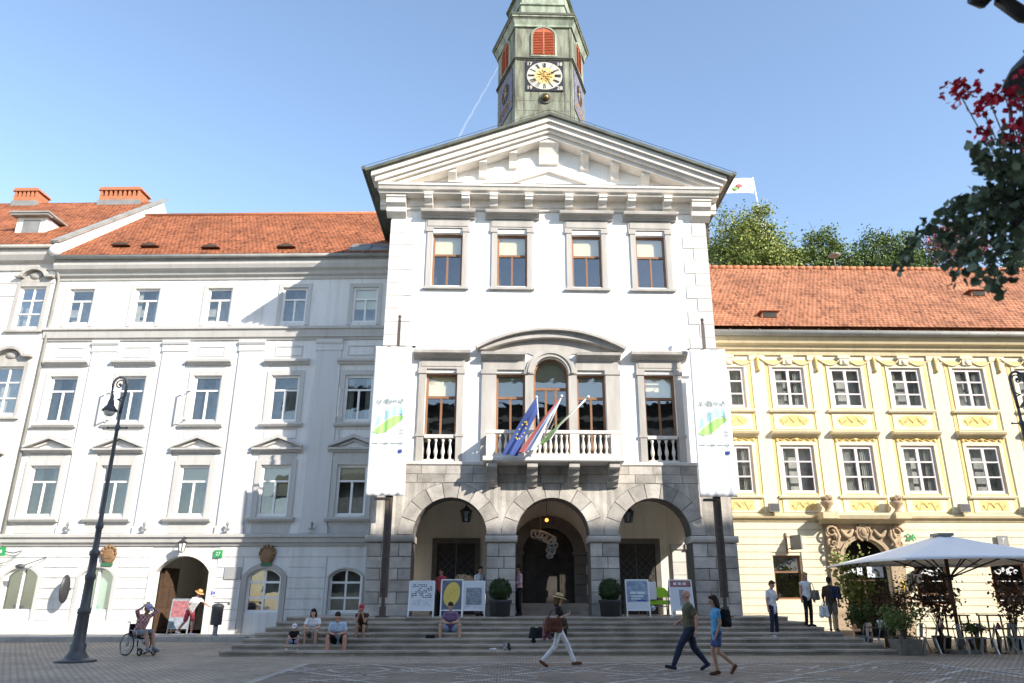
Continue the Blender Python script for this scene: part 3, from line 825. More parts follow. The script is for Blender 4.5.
# spandrel field under the arc
for k in range(24):
    p, q = B[k], B[k+1]
    def floor_(x):
        return math.sqrt(max(0, .98*.98 - x*x)) + 9.9 if abs(x) < .66 else 10.73
    z0 = floor_(p[0]); z1 = floor_(q[0])
    if p[1] > z0 + .01 or q[1] > z1 + .01:
        mb.face([(p[0], -.04, min(z0, p[1])), (q[0], -.04, min(z1, q[1])), (q[0], -.04, q[1]), (p[0], -.04, p[1])])
mb.build('triple_window_surround', M['stone'], TH)

# --- ledge above the arcade
mb = MB()
mb.ext_x([(.3, 6.30), (-.16, 6.30), (-.20, 6.34), (-.20, 6.42), (-.16, 6.45), (.0, 6.455), (.3, 6.45)], -6.64, 6.64)
mb.build('ledge', M['quoin'], TH)

# --- balcony
bal = MB()
bal.ext_x([(0, 6.30), (-1.10, 6.30), (-1.14, 6.34), (-1.14, 6.44), (-1.06, 6.47), (-1.06, 6.50), (0, 6.50)], -2.55, 2.55)
BAL = bal.build('balcony', M['stone_light'], TH)
def con():
    b = MB()
    b.ext_x([(-.145, .80), (-1.02, .80), (-1.02, .62), (-.96, .56), (-.80, .50), (-.72, .36), (-.56, .30), (-.48, .18), (-.30, .10), (-.26, .02), (-.145, 0)], -.19, .19)
    return b.mesh('console', M['stone'])
for x in (-2.22, -.76, .76, 2.22): part_copy(_pc, 'con', 'console', con, BAL, (x, 0, 5.5))
mb = MB()
mb.box(-2.46, 2.46, -1.05, -.83, 7.34, 7.46); mb.box(-2.44, 2.44, -1.02, -.86, 6.502, 6.60)
for sx in (-1, 1):
    mb.box(min(sx*2.24, sx*2.46), max(sx*2.24, sx*2.46), -.825, -.11, 7.342, 7.458); mb.box(min(sx*2.28, sx*2.43), max(sx*2.28, sx*2.43), -.825, -.11, 6.502, 6.598)
    for a in (2.12, .62): mb.box(min(sx*a, sx*(a+.32)), max(sx*a, sx*(a+.32)), -1.03, -.85, 6.602, 7.338)
mb.build('handrail', M['stone_light'], BAL)
def bmesh_():
    b = MB(); b.lathe(baluster(0, .735, .07), (0, 0, 0), 10); return b.mesh('baluster', M['stone_light'])
for sx in (-1, 1):
    for k in range(5): part_copy(_pc, 'bal', 'baluster', bmesh_, BAL, (sx * (1.10 + .21 * k), -.94, 6.602))
    for k in range(3): part_copy(_pc, 'bal', 'baluster', bmesh_, BAL, (sx * 2.35, -.7 + .22 * k, 6.602))
for k in range(6): part_copy(_pc, 'bal', 'baluster', bmesh_, BAL, (-.5 + .2 * k, -.94, 6.602))

# --- arcade
AR = 1.33; ZS = 3.8
ACX = (-3.72, 0.0, 3.72)
YA = -0.12
mb = MB()
sheet(mb, -6.62, 6.62, 1.0, 6.32, [(c - AR, c + AR, 1.0, ZS + AR, AR) for c in ACX], YA, 0.95)
for c0, c1 in ((-6.62, -5.05), (-2.39, -1.33), (1.33, 2.39), (5.05, 6.62)): mb.box(c0 + .004, c1 - .004, YA + .80, YA + .95, 1.0, 3.8)
mb.box(-6.62, 6.62, YA + .94, YA + .95, 5.2, 6.3)
for sx in (-1, 1):
    if sx < 0: mb.face([(sx*6.62, YA, 1.0), (sx*6.62, 3.3, 1.0), (sx*6.62, 3.3, 6.32), (sx*6.62, YA, 6.32)])
    else:
        mb.face([(6.62, YA, 1.0), (6.62, .45, 1.0), (6.62, .45, 6.32), (6.62, YA, 6.32)])
        mb.face([(6.62, 2.85, 1.0), (6.62, 3.3, 1.0), (6.62, 3.3, 6.32), (6.62, 2.85, 6.32)])
        arc = arcpts(1.65, 3.8, 1.2, 1.2, 16)
        for (ya, za), (yb, zb) in zip(arc, arc[1:]): mb.face([(6.62, ya, za), (6.62, yb, zb), (6.62, yb, 6.32), (6.62, ya, 6.32)]); mb.face([(6.62, ya, za), (6.62, yb, zb), (6.0, yb, zb), (6.0, ya, za)])
        for yy in (.45, 2.85): mb.face([(6.62, yy, 1.0), (6.0, yy, 1.0), (6.0, yy, 3.8), (6.62, yy, 3.8)])
arcade = mb.build('arcade', M['joint'], TH)
mb = MB()                                                    # facing stones: voussoirs, courses, pier blocks
RO = 1.855
for c in ACX:
    nv = 9
    for k in range(nv):
        a0 = PI * k / nv + .008; a1 = PI * (k + 1) / nv - .008; m_ = 4
        inner = [(c - (AR + .004) * math.cos(a0 + (a1 - a0) * j / m_), ZS + (AR + .004) * math.sin(a0 + (a1 - a0) * j / m_)) for j in range(m_ + 1)]
        outer = [(c - RO * math.cos(a0 + (a1 - a0) * j / m_), ZS + RO * math.sin(a0 + (a1 - a0) * j / m_)) for j in range(m_ + 1)]
        mb.prism(inner + outer[::-1], YA - .035, YA + .05)
# courses above the arches, cut where the rings are
for z0, z1 in ((5.68, 5.98), (5.995, 6.295)):
    x = -6.6; rr = random.Random(int(z0 * 100))
    while x < 6.59:
        x2 = min(6.6, x + rr.uniform(.7, 1.05))
        if 6.6 - x2 < .4: x2 = 6.6
        mb.box(x + .008, x2 - .008, YA - .03, YA + .05, z0, z1); x = x2
# spandrel fill between rings
for lo, hi in ((-6.6, ACX[0]), (ACX[0], ACX[1]), (ACX[1], ACX[2]), (ACX[2], 6.6)):
    n = 26; top = 5.665
    pts = []
    for k in range(n + 1):
        x = lo + (hi - lo) * k / n; zz = ZS
        for c in ACX:
            if abs(x - c) < RO + .015: zz = max(zz, ZS + math.sqrt(max(0, (RO + .015) ** 2 - (x - c) ** 2)))
        pts.append((x, min(zz, top)))
    for p, q in zip(pts, pts[1:]):
        if p[1] < top - .01 or q[1] < top - .01:
            mb.face([(p[0], YA - .022, p[1]), (q[0], YA - .022, q[1]), (q[0], YA - .022, top), (p[0], YA - .022, top)])
# pier blocks
rr = random.Random(5)
for c0, c1, big in ((-6.66, -5.06, 1), (-2.38, -1.34, 0), (1.34, 2.38, 0), (5.06, 6.66, 1)):
    z = 1.05; k = 0
    while z < 3.5:
        h = .40 if z + .8 < 3.55 else (3.53 - z if 3.53 - z < .55 else (3.53 - z) / 2)
        cuts = [c0, c1]
        if big: cuts = [c0, c0 + (c1 - c0) * (.33 if k % 2 else .5), c0 + (c1 - c0) * (.72 if k % 2 else 1), c1]
        else: cuts = [c0, c0 + (c1 - c0) * (.42 if k % 2 else .6), c1]
        cuts = sorted(set(cuts))
        for a, b in zip(cuts, cuts[1:]):
            d = rr.uniform(.045, .075)
            v = mb.box(a + .012, b - .012, YA - d, YA + .7, z + .012, z + h - .012)
        z += h; k += 1
mb.box(6.55, 6.70, YA + .05, .44, 1.06, 3.52)
mb.build('facing_stones', M['ashlar'], arcade)
mb = MB()
for c0, c1 in ((-6.72, -5.0), (-2.44, -1.28), (1.28, 2.44), (5.0, 6.72)):
    mb.ext_x([(.85, 3.54), (YA - .10, 3.54), (YA - .15, 3.58), (YA - .17, 3.66), (YA - .15, 3.74), (YA - .10, 3.78), (.85, 3.78)], c0, c1)
mb.build('impost', M['ashlar'], arcade)
# interior of the arcade
mb = MB()
mb.face([(-6.0, 3.1, 1.0), (6.6, 3.1, 1.0), (6.6, 3.1, 5.6), (-6.0, 3.1, 5.6)])
mb.face([(-6.1, .83, 1.0), (-6.1, 3.1, 1.0), (-6.1, 3.1, 5.6), (-6.1, .83, 5.6)])
for (a, b) in ((-6.1, -1.9), (-1.9, 1.9), (1.9, 6.61)):       # a barrel vault over each bay
    arc = segarc((a + b) / 2, 4.6, (b - a) / 2, .75, 12)
    for (xa, za), (xb, zb) in zip(arc, arc[1:]): mb.face([(xa, .83, za), (xb, .83, zb), (xb, 3.1, zb), (xa, 3.1, za)])
mb.box(-6.6, 6.6, .84, 3.4, 5.62, 6.3)
M['arc_plaster'] = plaster('arcade_plaster', (0.82, 0.77, 0.68), 0.08)
mb.build('arcade_interior', M['arc_plaster'], arcade)
mb = MB()
mb.box(5.62, 6.55, 2.86, 3.095, 1.05, 3.5); mb.box(5.5, 6.58, 2.82, 3.098, 3.5, 3.72)
for k in range(5): mb.box(4.98, 5.62, 2.96, 3.097, 1.06 + .49 * k, 1.06 + .49 * k + .475)
mb.box(4.94, 5.62, 2.9, 3.096, 3.5, 3.71)
mb.build('wall_pier', M['quoin'], arcade)
def double_door(cx, w, z1):
    d = MB(); d.box(cx - w/2, cx - .02, 3.02, 3.09, 1.06, z1); d.box(cx + .02, cx + w/2, 3.02, 3.09, 1.06, z1)
    for side in (-1, 1):
        x0 = cx + side * w / 4; ww = w / 2 - .12
        for i in range(-6, 14):
            for s2 in (-1, 1):
                # studded diagonal lattice, clipped to the leaf
                za = 1.15 + i * .28; pts = []
                xa, xb = x0 - ww/2, x0 + ww/2
                zb = za + s2 * ww
                if 1.1 < min(za, zb) and max(za, zb) < z1 - .05: d.beam((xa, 3.01, za), (xb, 3.01, zb), .03, .03, 1)
    dd = d.build('door', [M['door_dark'], M['iron_grey']], TH)
    f = MB()
    f.box(cx - w/2 - .2, cx - w/2, 2.98, 3.095, 1.05, z1 + .2); f.box(cx + w/2, cx + w/2 + .2, 2.98, 3.095, 1.05, z1 + .2); f.box(cx - w/2, cx + w/2, 2.985, 3.094, z1, z1 + .2)
    f.build('door_frame', M['dark_stone'], dd)
double_door(-3.66, 1.5, 3.72); double_door(3.55, 1.5, 3.72)
# central portal: dark rusticated arch, open door
mb = MB()
o = arcpts(0, 3.3, 1.5, 1.5, 16); i_ = arcpts(0, 3.3, 1.02, 1.02, 16)
for k in range(16):
    d = .05 if k % 2 else .0
    mb.prism([o[k], o[k+1], i_[k+1], i_[k]], 2.86 - d, 3.097)
for sx in (-1, 1):
    z = 1.05
    for k in range(6):
        d = .05 if k % 2 else 0
        mb.box(min(sx*1.02, sx*(1.5 + d)), max(sx*1.02, sx*(1.5 + d)), 2.86 - d, 3.096, z + .005, z + .365); z += .37
    mb.box(min(sx*.96, sx*1.6), max(sx*.96, sx*1.6), 2.75, 3.095, 3.275, 3.4)
portal = mb.build('portal', M['dark_stone'], TH)
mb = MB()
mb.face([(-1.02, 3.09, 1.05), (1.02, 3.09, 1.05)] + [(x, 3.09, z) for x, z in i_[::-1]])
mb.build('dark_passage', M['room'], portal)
mb = MB()
for sx in (-1, 1): mb.box(min(sx*.45, sx*1.0), max(sx*.45, sx*1.0), 3.0, 3.06, 1.06, 3.25)
mb.box(-1.0, 1.0, 3.0, 3.06, 3.25, 3.36)
for x in (-.72, .72): mb.box(x - .18, x + .18, 2.985, 3.0, 1.3, 2.0); mb.box(x - .18, x + .18, 2.985, 3.0, 2.2, 3.1)
mb.build('portal_door', M['door_dark'], portal)
for k in range(3):
    mb = MB(); mb.box(-1.7 + .12 * k, 1.7 - .12 * k, 2.0 + .28 * k, 2.84, 1.047 + .14 * k, 1.047 + .14 * (k + 1) - .002)
    mb.build('threshold_step', M['step'], portal)

# --- clock tower
TW = MB()
TX, TY = 0.10, 5.0
def hexa(e=0.0, sx=1.0): 
    return [(TX - 1.5 - e*.6, TY - e), (TX + 1.5 + e*.6, TY - e), (TX + 2.45 + e, TY + 2.7), (TX + 1.5 + e*.6, TY + 5.4 + e), (TX - 1.5 - e*.6, TY + 5.4 + e), (TX - 2.45 - e, TY + 2.7)]
TW.slab(hexa(), 19.0, 31.5)
TWO = TW.build('clock_tower', M['copper'], TH)
mb = MB()
mb.slab(hexa(.06), 28.86, 28.93); mb.slab(hexa(.12), 28.932, 28.99)
mb.build('string_band', M['copper_dark'], TWO)
mb = MB()
mb.slab(hexa(.1), 31.0, 31.12); mb.frustum(hexa(.08), 31.122, hexa(.24), 31.5); mb.slab(hexa(.32), 31.503, 31.66)
mb.frustum(hexa(.30), 31.663, hexa(-.55), 32.35)
mb.build('tower_cornice', M['copper_light'], TWO)
mb = MB(); mb.frustum(hexa(.36), 31.60, hexa(.38), 31.72); mb.build('eaves_edge', M['copper_dark'], TWO)
mb = MB()
mb.slab(hexa(-.5), 32.352, 33.0); mb.slab(hexa(-.42), 33.002, 33.1); mb.slab(hexa(-.6), 33.102, 34.4); mb.frustum(hexa(-.4), 34.403, hexa(-1.3), 36.2)
mb.build('lantern', M['copper_light'], TWO)
# seams of the copper sheets
mb = MB()
for k in range(9): mb.box(TX - 1.49, TX + 1.49, TY - .012, TY - .001, 23.2 + .62 * k, 23.22 + .62 * k) if not 26.7 < 23.2 + .62 * k < 28.9 else None
for x in (-1.02, 1.12):
    mb.box(TX + x - .015, TX + x + .015, TY - .02, TY - .001, 21, 28.85)
for sx in (-1, 1): mb.box(TX + sx * 1.46 - .05, TX + sx * 1.46 + .05, TY - .03, TY + .02, 20, 31.0)
mb.build('seams', M['copper'], TWO)
# louvred shutters on the three faces seen
def shutter():
    b = MB(); w, h, r_ = .60, 1.76, .55
    pts = [(-w, 0)] + arcpts(0, h - r_, w, r_, 14) + [(w, 0)]
    b.prism(pts, -.05, .02)
    ins = [(-w - .09, -.08)] + arcpts(0, h - r_, w + .09, r_ + .09, 14) + [(w + .09, -.08)]
    for p, q, r1, r2 in zip(pts, pts[1:], ins, ins[1:]): b.prism([p, q, r2, r1], -.09, .01, 1)
    b.box(-w - .12, w + .12, -.12, .01, -.16, -.085, 1)
    b.box(-.03, .03, -.075, -.051, .02, h - .03, 2)
    for k in range(14):
        for s_ in (-1, 1):
            if .09 + .1 * k < h - .55 or k < 15:
                zz = .09 + .105 * k; lim = w - .06 if zz < h - r_ else w * math.sqrt(max(0, 1 - ((zz - h + r_) / r_) ** 2)) - .06
                if lim > .12: b.obox((s_ * (lim + .05) / 2, -.062, zz), (lim - .06, .03, .075), Matrix.Rotation(R(-30), 3, 'X'))
    return b.mesh('shutters', [M['shutter_red'], M['copper_light'], M['brick']])
part_copy(_pc, 'sh', 'louvred_shutters', shutter, TWO, (TX + .02, TY, 29.2))
aR = math.atan2(2.7, .95)
for sx in (-1, 1):
    c = Vector((TX + sx * 1.975, TY + 1.35, 29.2))
    part_copy(_pc, 'sh', 'louvred_shutters', shutter, TWO, c, sx * aR)
# clock faces
def clock():
    b = MB(); b.box(-1.0, 1.0, -.06, .01, -.94, .94)
    o_ = [(.94 * math.cos(2*PI*k/40), .87 * math.sin(2*PI*k/40)) for k in range(40)]
    b.prism(o_, -.075, -.061, 1)
    o_ = [(.55 * math.cos(2*PI*k/40), .52 * math.sin(2*PI*k/40)) for k in range(40)]
    b.prism(o_, -.082, -.0755, 2)
    for k in range(12):
        a = 2 * PI * k / 12
        n = (1, 2, 3, 2, 1, 2, 3, 4, 2, 1, 2, 3)[(k + 11) % 12]
        for j in range(n):
            aa = a + (j - (n - 1) / 2) * .092
            p = Vector((.54 * math.sin(aa), -.0835, .52 * math.cos(aa))); q = Vector((.88 * math.sin(aa), -.080, .81 * math.cos(aa)))
            b.beam(p, q, .062, .012, 0)
    for k in range(12):
        a = 2 * PI * (k + .5) / 12
        b.beam((.12 * math.sin(a), -.09, .12 * math.cos(a)), (.42 * math.sin(a), -.09, .40 * math.cos(a)), .06 if k % 2 else .035, .012, 3)
    for k in range(10):
        a = 2 * PI * k / 10; b.ell((.26 * math.sin(a), -.092, .25 * math.cos(a)), (.05, .015, .05), 8, 3 if k % 2 else 0)
    b.beam((-.1, -.1, -.08), (.52, -.1, .26), .05, .015, 0); b.ell((.42, -.1, .2), (.09, .012, .06), 8, 0)
    b.beam((0, -.11, .08), (.34, -.11, -.56), .035, .015, 3)
    b.ell((0, -.1, 0), (.09, .03, .09), 10, 3)
    return b.mesh('clock_face', [M['navy'], M['clock_white'], mat('clock_cream', (.55, .42, .2)), M['gold']])
def sidepanel():
    b = MB(); b.box(-1.05, 1.05, -.05, .01, -1.3, 1.25)
    rr = random.Random(9)
    b.prism([(.55 * math.cos(2*PI*k/24), .25 + .6 * math.sin(2*PI*k/24)) for k in range(24)], -.06, -.051, 1)
    for k in range(9): b.beam((.2 * math.sin(k*.7), -.066, .25 + .2 * math.cos(k*.7)), (.5 * math.sin(k*.7), -.066, .25 + .5 * math.cos(k*.7)), .07, .01, 2)
    b.ell((0, -.06, .25), (.16, .02, .18), 10, 2)
    for k in range(6): b.beam((-.8 + .28 * k, -.055, -1.0 + .1 * (k % 2)), (-.7 + .28 * k, -.055, -.6), .12, .01, 2 if k % 2 else 3)
    return b.mesh('painted_panel', [mat('faded_blue_panel', (.15, .15, .19), var=.4, vs=4), M['navy'], mat('faded_gold', (.42, .26, .10), var=.3, vs=6), mat('faded_rose', (.34, .22, .2), var=.3, vs=6)])
CF = part_copy(_pc, 'ck', 'clock_face', clock, TWO, (TX + .05, TY, 27.82))
for s_, x, z in (('17', -.80, .76), ('18', .80, .76), ('19', -.80, -.76), ('28', .80, -.76)):
    me = text_mesh(s_, .30, M['clock_white'], 'clock_year', bold=.008); me.transform(Matrix.Translation((TX + .05 + x, TY - .066, 27.82 + z)))
    link('clock_year', me, TWO)
for sx in (-1, 1):
    part_copy(_pc, 'ckp', 'painted_panel', sidepanel, TWO, (TX + sx * 1.975, TY + 1.35, 27.4), sx * aR)
mb = MB()
mb.ell((TX + .09, TY - .1, 26.42), (.21, .21, .21), 16); mb.build('moon_ball', mat('dark_gilding', (.30, .21, .08), rough=.35, metal=.7, col2=(.05, .045, .03), vs=4), TWO)
mb = MB(); mb.lathe([(.33, 0), (.33, .05), (.27, .06)], (0, 0, 0), 18); mo = mb.mesh('ring', M['copper_dark']); mo.transform(Matrix.Translation((TX + .09, TY - .01, 26.42)) @ Matrix.Rotation(R(90), 4, 'X'))
link('moon_ring', mo, TWO)
# thin metal downpipes above the masts
# ================================================================== WHITE HOUSE (left of the town hall)
WH = thing('townhouse', 'long white house with grey stripes of pilasters, red tiled roof and arched gateway', 'house', (-6.5, 32.2, 0), R(-2.8))
XL, XR = -16.35, 0.6
CX5 = (-15.03, -11.95, -8.55, -5.04, -1.76)
ZB = 0.25
holes = []
for c in CX5:
    holes += [(c - .57, c + .57, 13.58, 15.3, 0), (c - .62, c + .62, 8.98, 11.05, 0), (c - .64, c + .64, 4.93, 7.05, 0)]
GATE = (-8.44 - 1.1, -8.44 + 1.1, 0.29, 3.3, .62)
holes += [(-15.1 - .7, -15.1 + .7, 1.15, 2.85, .35), (-11.95 - .68, -11.95 + .68, 1.15, 2.85, .35), GATE,
          (-5.04 - .7, -5.04 + .7, 1.1, 2.82, .35), (-1.7 - .68, -1.7 + .68, 1.1, 2.8, .3)]
mb = MB()
sheet(mb, XL, XR, 0.0, 16.3, holes, 0, .3)
mb.face([(XL, 0, 0), (XL, 11, 0), (XL, 11, 16.3), (XL, 0, 16.3)]); mb.face([(XR, 0, 0), (XR, 11, 0), (XR, 11, 16.3), (XR, 0, 16.3)])
mb.face([(XL, 11.4, 0), (XR, 11.4, 0), (XR, 11.4, 16.3), (XL, 11.4, 16.3)])
mb.build('wall', M['white_plaster'], WH)
# rusticated ground floor
gh = [(h[0] - .16, h[1] + .16, h[2] - .1 if h[2] > .5 else 0, h[3] + .14) for h in holes if h[3] < 3.5]
gh[2] = (GATE[0] - .3, GATE[1] + .3, 0, 3.55); gh[3] = (-5.04 - .95, -5.04 + .95, 0, 3.1)
mb = MB()
rustic(mb, XL, XR, 0.82, 3.68, .41, .03, gh, -.035, .02)
mb.box(XL, gh[2][0], -.06, .02, .0, .80); mb.box(gh[2][1], gh[3][0], -.06, .02, 0, .80); mb.box(gh[3][1], XR, -.06, .02, 0, .80)
M['gf_plaster'] = plaster('ground_floor_plaster', (0.68, 0.665, 0.645), 0.1)
mb.build('rustication', M['gf_plaster'], WH)
mb = MB()
mb.ext_x([(.01, 3.70), (-.08, 3.70), (-.12, 3.80), (-.2, 3.84), (-.22, 4.0), (-.3, 4.04), (-.3, 4.14), (-.1, 4.2), (.01, 4.2)], XL, XR)
mb.build('ground_floor_cornice', M['cornice_white'], WH)
mb = MB()
mb.ext_x([(.01, 12.72), (-.06, 12.72), (-.1, 12.82), (-.16, 12.84), (-.2, 13.16), (-.28, 13.2), (-.28, 13.30), (-.1, 13.38), (.01, 13.4)], XL, XR)
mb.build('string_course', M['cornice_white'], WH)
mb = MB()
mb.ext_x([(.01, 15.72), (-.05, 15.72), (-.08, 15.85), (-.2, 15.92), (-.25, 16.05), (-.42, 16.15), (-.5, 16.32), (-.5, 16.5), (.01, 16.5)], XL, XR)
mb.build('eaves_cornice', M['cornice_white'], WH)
mb = MB()
for i in range(2 * 8):
    x = XL + .1 + i * 1.08
mb.tube([(XL + .1, -.62, 16.66), (XR, -.62, 16.66)], .10, 8)
mb.box(XL, XR, -.55, .3, 16.505, 16.74)
WG = mb.build('gutter', M['gutter'], WH)
# pilasters
def pil():
    b = MB()
    b.box(-.55, .55, -.07, .01, 4.21, 12.2)
    b.box(-.60, .60, -.10, .01, 4.205, 4.5)
    b.ext_x([(.01, 12.2), (-.10, 12.2), (-.10, 12.28), (-.08, 12.3), (-.08, 12.5), (-.12, 12.52), (-.16, 12.6), (-.17, 12.71), (.01, 12.71)], -.60, .60)
    return b.mesh('pilaster', M['pilaster'])
for x in (-16.15 + .35, -13.42, -10.2, -6.72, -3.2, 0.0):
    if x == -16.15 + .35: continue
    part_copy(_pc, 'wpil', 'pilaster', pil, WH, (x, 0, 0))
def frame_panel(b, x0, x1, z0, z1, w=.06, d=.03):
    b.box(x0, x1, -d, .01, z1 - w, z1); b.box(x0, x1, -d, .01, z0, z0 + w); b.box(x0, x0 + w, -d, .01, z0 + w, z1 - w); b.box(x1 - w, x1, -d, .01, z0 + w, z1 - w)
def sur4():
    b = MB()
    for sx in (-1, 1): b.box(min(sx*.58, sx*.76), max(sx*.58, sx*.76), -.045, .01, 13.44, 15.48)
    b.box(-.575, .575, -.045, .01, 15.30, 15.478)
    return b.mesh('window_surround', M['white_trim'])
def sur3():
    b = MB()
    for sx in (-1, 1): b.box(min(sx*.63, sx*.83), max(sx*.63, sx*.83), -.05, .01, 8.86, 11.28)
    b.box(-.625, .625, -.05, .01, 11.06, 11.278)
    b.ext_x([(.01, 11.55), (-.1, 11.55), (-.16, 11.63), (-.26, 11.66), (-.28, 11.76), (.01, 11.82)], -1.0, 1.0)
    b.ext_x([(.01, 8.72), (-.14, 8.72), (-.2, 8.80), (-.2, 8.86), (.01, 8.88)], -.95, .95)
    frame_panel(b, -.62, .62, 11.95, 12.45)
    frame_panel(b, -.72, .72, 8.2 , 8.62, .03, .02)
    return b.mesh('window_surround', M['white_trim'])
def sur2():
    b = MB()
    for sx in (-1, 1): b.box(min(sx*.65, sx*.87), max(sx*.65, sx*.87), -.06, .01, 4.86, 7.28)
    b.box(-.645, .645, -.06, .01, 7.06, 7.278)
    b.box(-.8, .8, -.03, .01, 7.285, 7.58)
    b.ext_x([(.01, 7.585), (-.1, 7.585), (-.16, 7.66), (-.27, 7.69), (-.28, 7.77), (.01, 7.79)], -1.08, 1.08)
    for sx in (-1, 1):
        b.prism([(0, 8.36), (sx * 1.08, 7.9), (sx * 1.08, 7.80), (0, 8.20)], -.26, .01)
        b.prism([(0, 8.16), (sx * .75, 7.84), (sx * .55, 7.84), (0, 8.06)], -.10, .01)
    b.ext_x([(.01, 4.68), (-.18, 4.68), (-.24, 4.76), (-.24, 4.84), (.01, 4.86)], -1.0, 1.0)
    b.box(-.8, .8, -.02, .01, 4.22, 4.6)
    return b.mesh('window_surround', M['white_trim'])
for i, c in enumerate(CX5):
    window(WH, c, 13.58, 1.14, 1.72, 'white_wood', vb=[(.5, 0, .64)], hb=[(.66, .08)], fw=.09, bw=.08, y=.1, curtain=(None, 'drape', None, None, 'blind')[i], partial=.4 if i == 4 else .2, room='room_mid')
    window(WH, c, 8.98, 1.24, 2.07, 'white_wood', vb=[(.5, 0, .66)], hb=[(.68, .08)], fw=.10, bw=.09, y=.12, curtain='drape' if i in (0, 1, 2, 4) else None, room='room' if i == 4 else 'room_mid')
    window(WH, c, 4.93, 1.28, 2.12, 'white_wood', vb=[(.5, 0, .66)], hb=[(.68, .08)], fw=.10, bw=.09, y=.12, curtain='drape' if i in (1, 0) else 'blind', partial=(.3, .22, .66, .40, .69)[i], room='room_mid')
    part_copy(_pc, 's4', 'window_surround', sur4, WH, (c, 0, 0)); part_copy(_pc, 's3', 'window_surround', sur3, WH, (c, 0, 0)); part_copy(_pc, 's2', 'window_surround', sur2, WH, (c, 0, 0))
# open casement sashes on the third storey, shop shutters, window bars
def sash():
    b = MB(); frame = .05
    b.box(0, .56, -.02, .02, 0, .05); b.box(0, .56, -.02, .02, 1.3, 1.35); b.box(0, .05, -.02, .02, .051, 1.299); b.box(.51, .56, -.02, .02, .051, 1.299)
    return b.mesh('open_sash', M['white_wood'])
for c, ang in ((-8.55 - .62, R(-112)), (-11.95 - .62, R(-118)), (-1.76 - .62, R(-100))):
    o_ = part_copy(_pc, 'sash', 'open_sash', sash, WH, (c, .06, 9.05), ang)
# ground floor windows
window(WH, -15.1, 1.15, 1.4, 1.70, 'white_wood', vb=[.5], hb=[], fw=.08, bw=.09, rise=.35, y=.12, curtain='full', cur2='frosted')
window(WH, -11.95, 1.15, 1.36, 1.70, 'white_wood', vb=[.5], hb=[], fw=.08, bw=.09, rise=.35, y=.12, curtain='full', cur2='frosted')
window(WH, -5.04, 1.1, 1.40, 1.72, 'white_wood', vb=[.5], hb=[.33, .68], fw=.10, bw=.09, rise=.35, y=.12, room='room_mid')
window(WH, -1.7, 1.1, 1.36, 1.70, 'white_wood', vb=[.5], hb=[.33, .68], fw=.10, bw=.08, rise=.30, y=.12, room='room_mid')
def arch_surround(hw, z0, z1, rise, w, d, mi):
    b = MB()
    o_ = segarc(0, z1 - rise, hw + w, rise + w * .9, 14); i_ = segarc(0, z1 - rise, hw + .005, rise, 14)
    for k in range(14): b.prism([o_[k], o_[k+1], i_[k+1], i_[k]], -d, .01)
    for sx in (-1, 1): b.box(min(sx*(hw+.005), sx*(hw+w)), max(sx*(hw+.005), sx*(hw+w)), -d, .01, z0, z1 - rise)
    return b.mesh('arch_surround', mi)
for c, hw, z0, z1, rs, w, m_ in ((-15.1, .7, .3, 2.85, .35, .14, M['white_trim']), (-11.95, .68, .3, 2.85, .35, .16, M['white_trim']), (-8.44, 1.1, .29, 3.3, .62, .28, M['stone_light']), (-5.04, .7, .29, 2.82, .35, .22, M['stone']), (-1.7, .68, 1.0, 2.8, .3, .06, M['white_trim'])):
    link('arch_surround', arch_surround(hw, z0, z1, rs, w, .07, m_), WH, (c, 0, 0))
mb = MB()
mb.box(-5.04 - .62, -5.04 + .62, .10, .2, .3, 1.08); mb.box(-15.1 - .62, -15.1 + .62, .10, .2, .3, 1.13); mb.box(-11.95 - .6, -11.95 + .6, .10, .2, .3, 1.13)
mb.build('window_apron', M['white_trim'], WH)
# gateway: passage and one open leaf
mb = MB()
ga, gb = GATE[0], GATE[1]
mb.face([(ga, .3, .3), (gb, .3, .3), (gb, 4.5, .3), (ga, 4.5, .3)]); mb.face([(ga - .2, 4.5, .2), (gb + .2, 4.5, .2), (gb + .2, 4.5, 3.6), (ga - .2, 4.5, 3.6)])
for xx in (ga - .05, gb + .05): mb.face([(xx, .3, .2), (xx, 4.5, .2), (xx, 4.5, 3.6), (xx, .3, 3.6)])
mb.face([(ga - .1, .3, 3.5), (gb + .1, .3, 3.5), (gb + .1, 4.5, 3.5), (ga - .1, 4.5, 3.5)])
gp = mb.build('passage', M['arc_plaster'], WH)
mb = MB(); mb.box(-8.2, -7.5, 4.4, 4.45, .3, 2.7); mb.build('passage_door', M['room'], gp)
mb = MB()
def leaf(sx):
    b = MB(); b.box(0, 1.05, -.03, .03, .02, 2.55)
    for zz in (.2, 1.0, 1.8):
        for xx in (.1, .58): b.box(xx, xx + .38, -.05, -.031, zz, zz + .62)
    return b.mesh('gate_leaf', M['door_brown'])
link('gate_leaf', leaf(1), gp, (ga + .05, .34, .3), R(76))
# downpipe, ledge fittings
mb = MB()
mb.tube([(-16.3, -.5, 16.6), (-16.25, -.3, 16.2), (-16.2, -.12, 15.7), (-16.2, -.12, .4)], .07, 8)
mb.build('downpipe', M['gutter'], WH)
def spike():
    b = MB(); b.tube([(0, .02, 0), (0, -.16, .02), (0, -.18, .28)], .028, 6); b.ell((0, -.18, .2), (.06, .06, .1), 8); b.box(-.1, .1, -.24, -.12, -.03, .02); return b.mesh('ledge_spotlight', M['lead'])
for x in (-13.42, -10.2, -6.72, -3.2):
    part_copy(_pc, 'spk', 'ledge_spotlight', spike, WH, (x, -.12, 4.36))
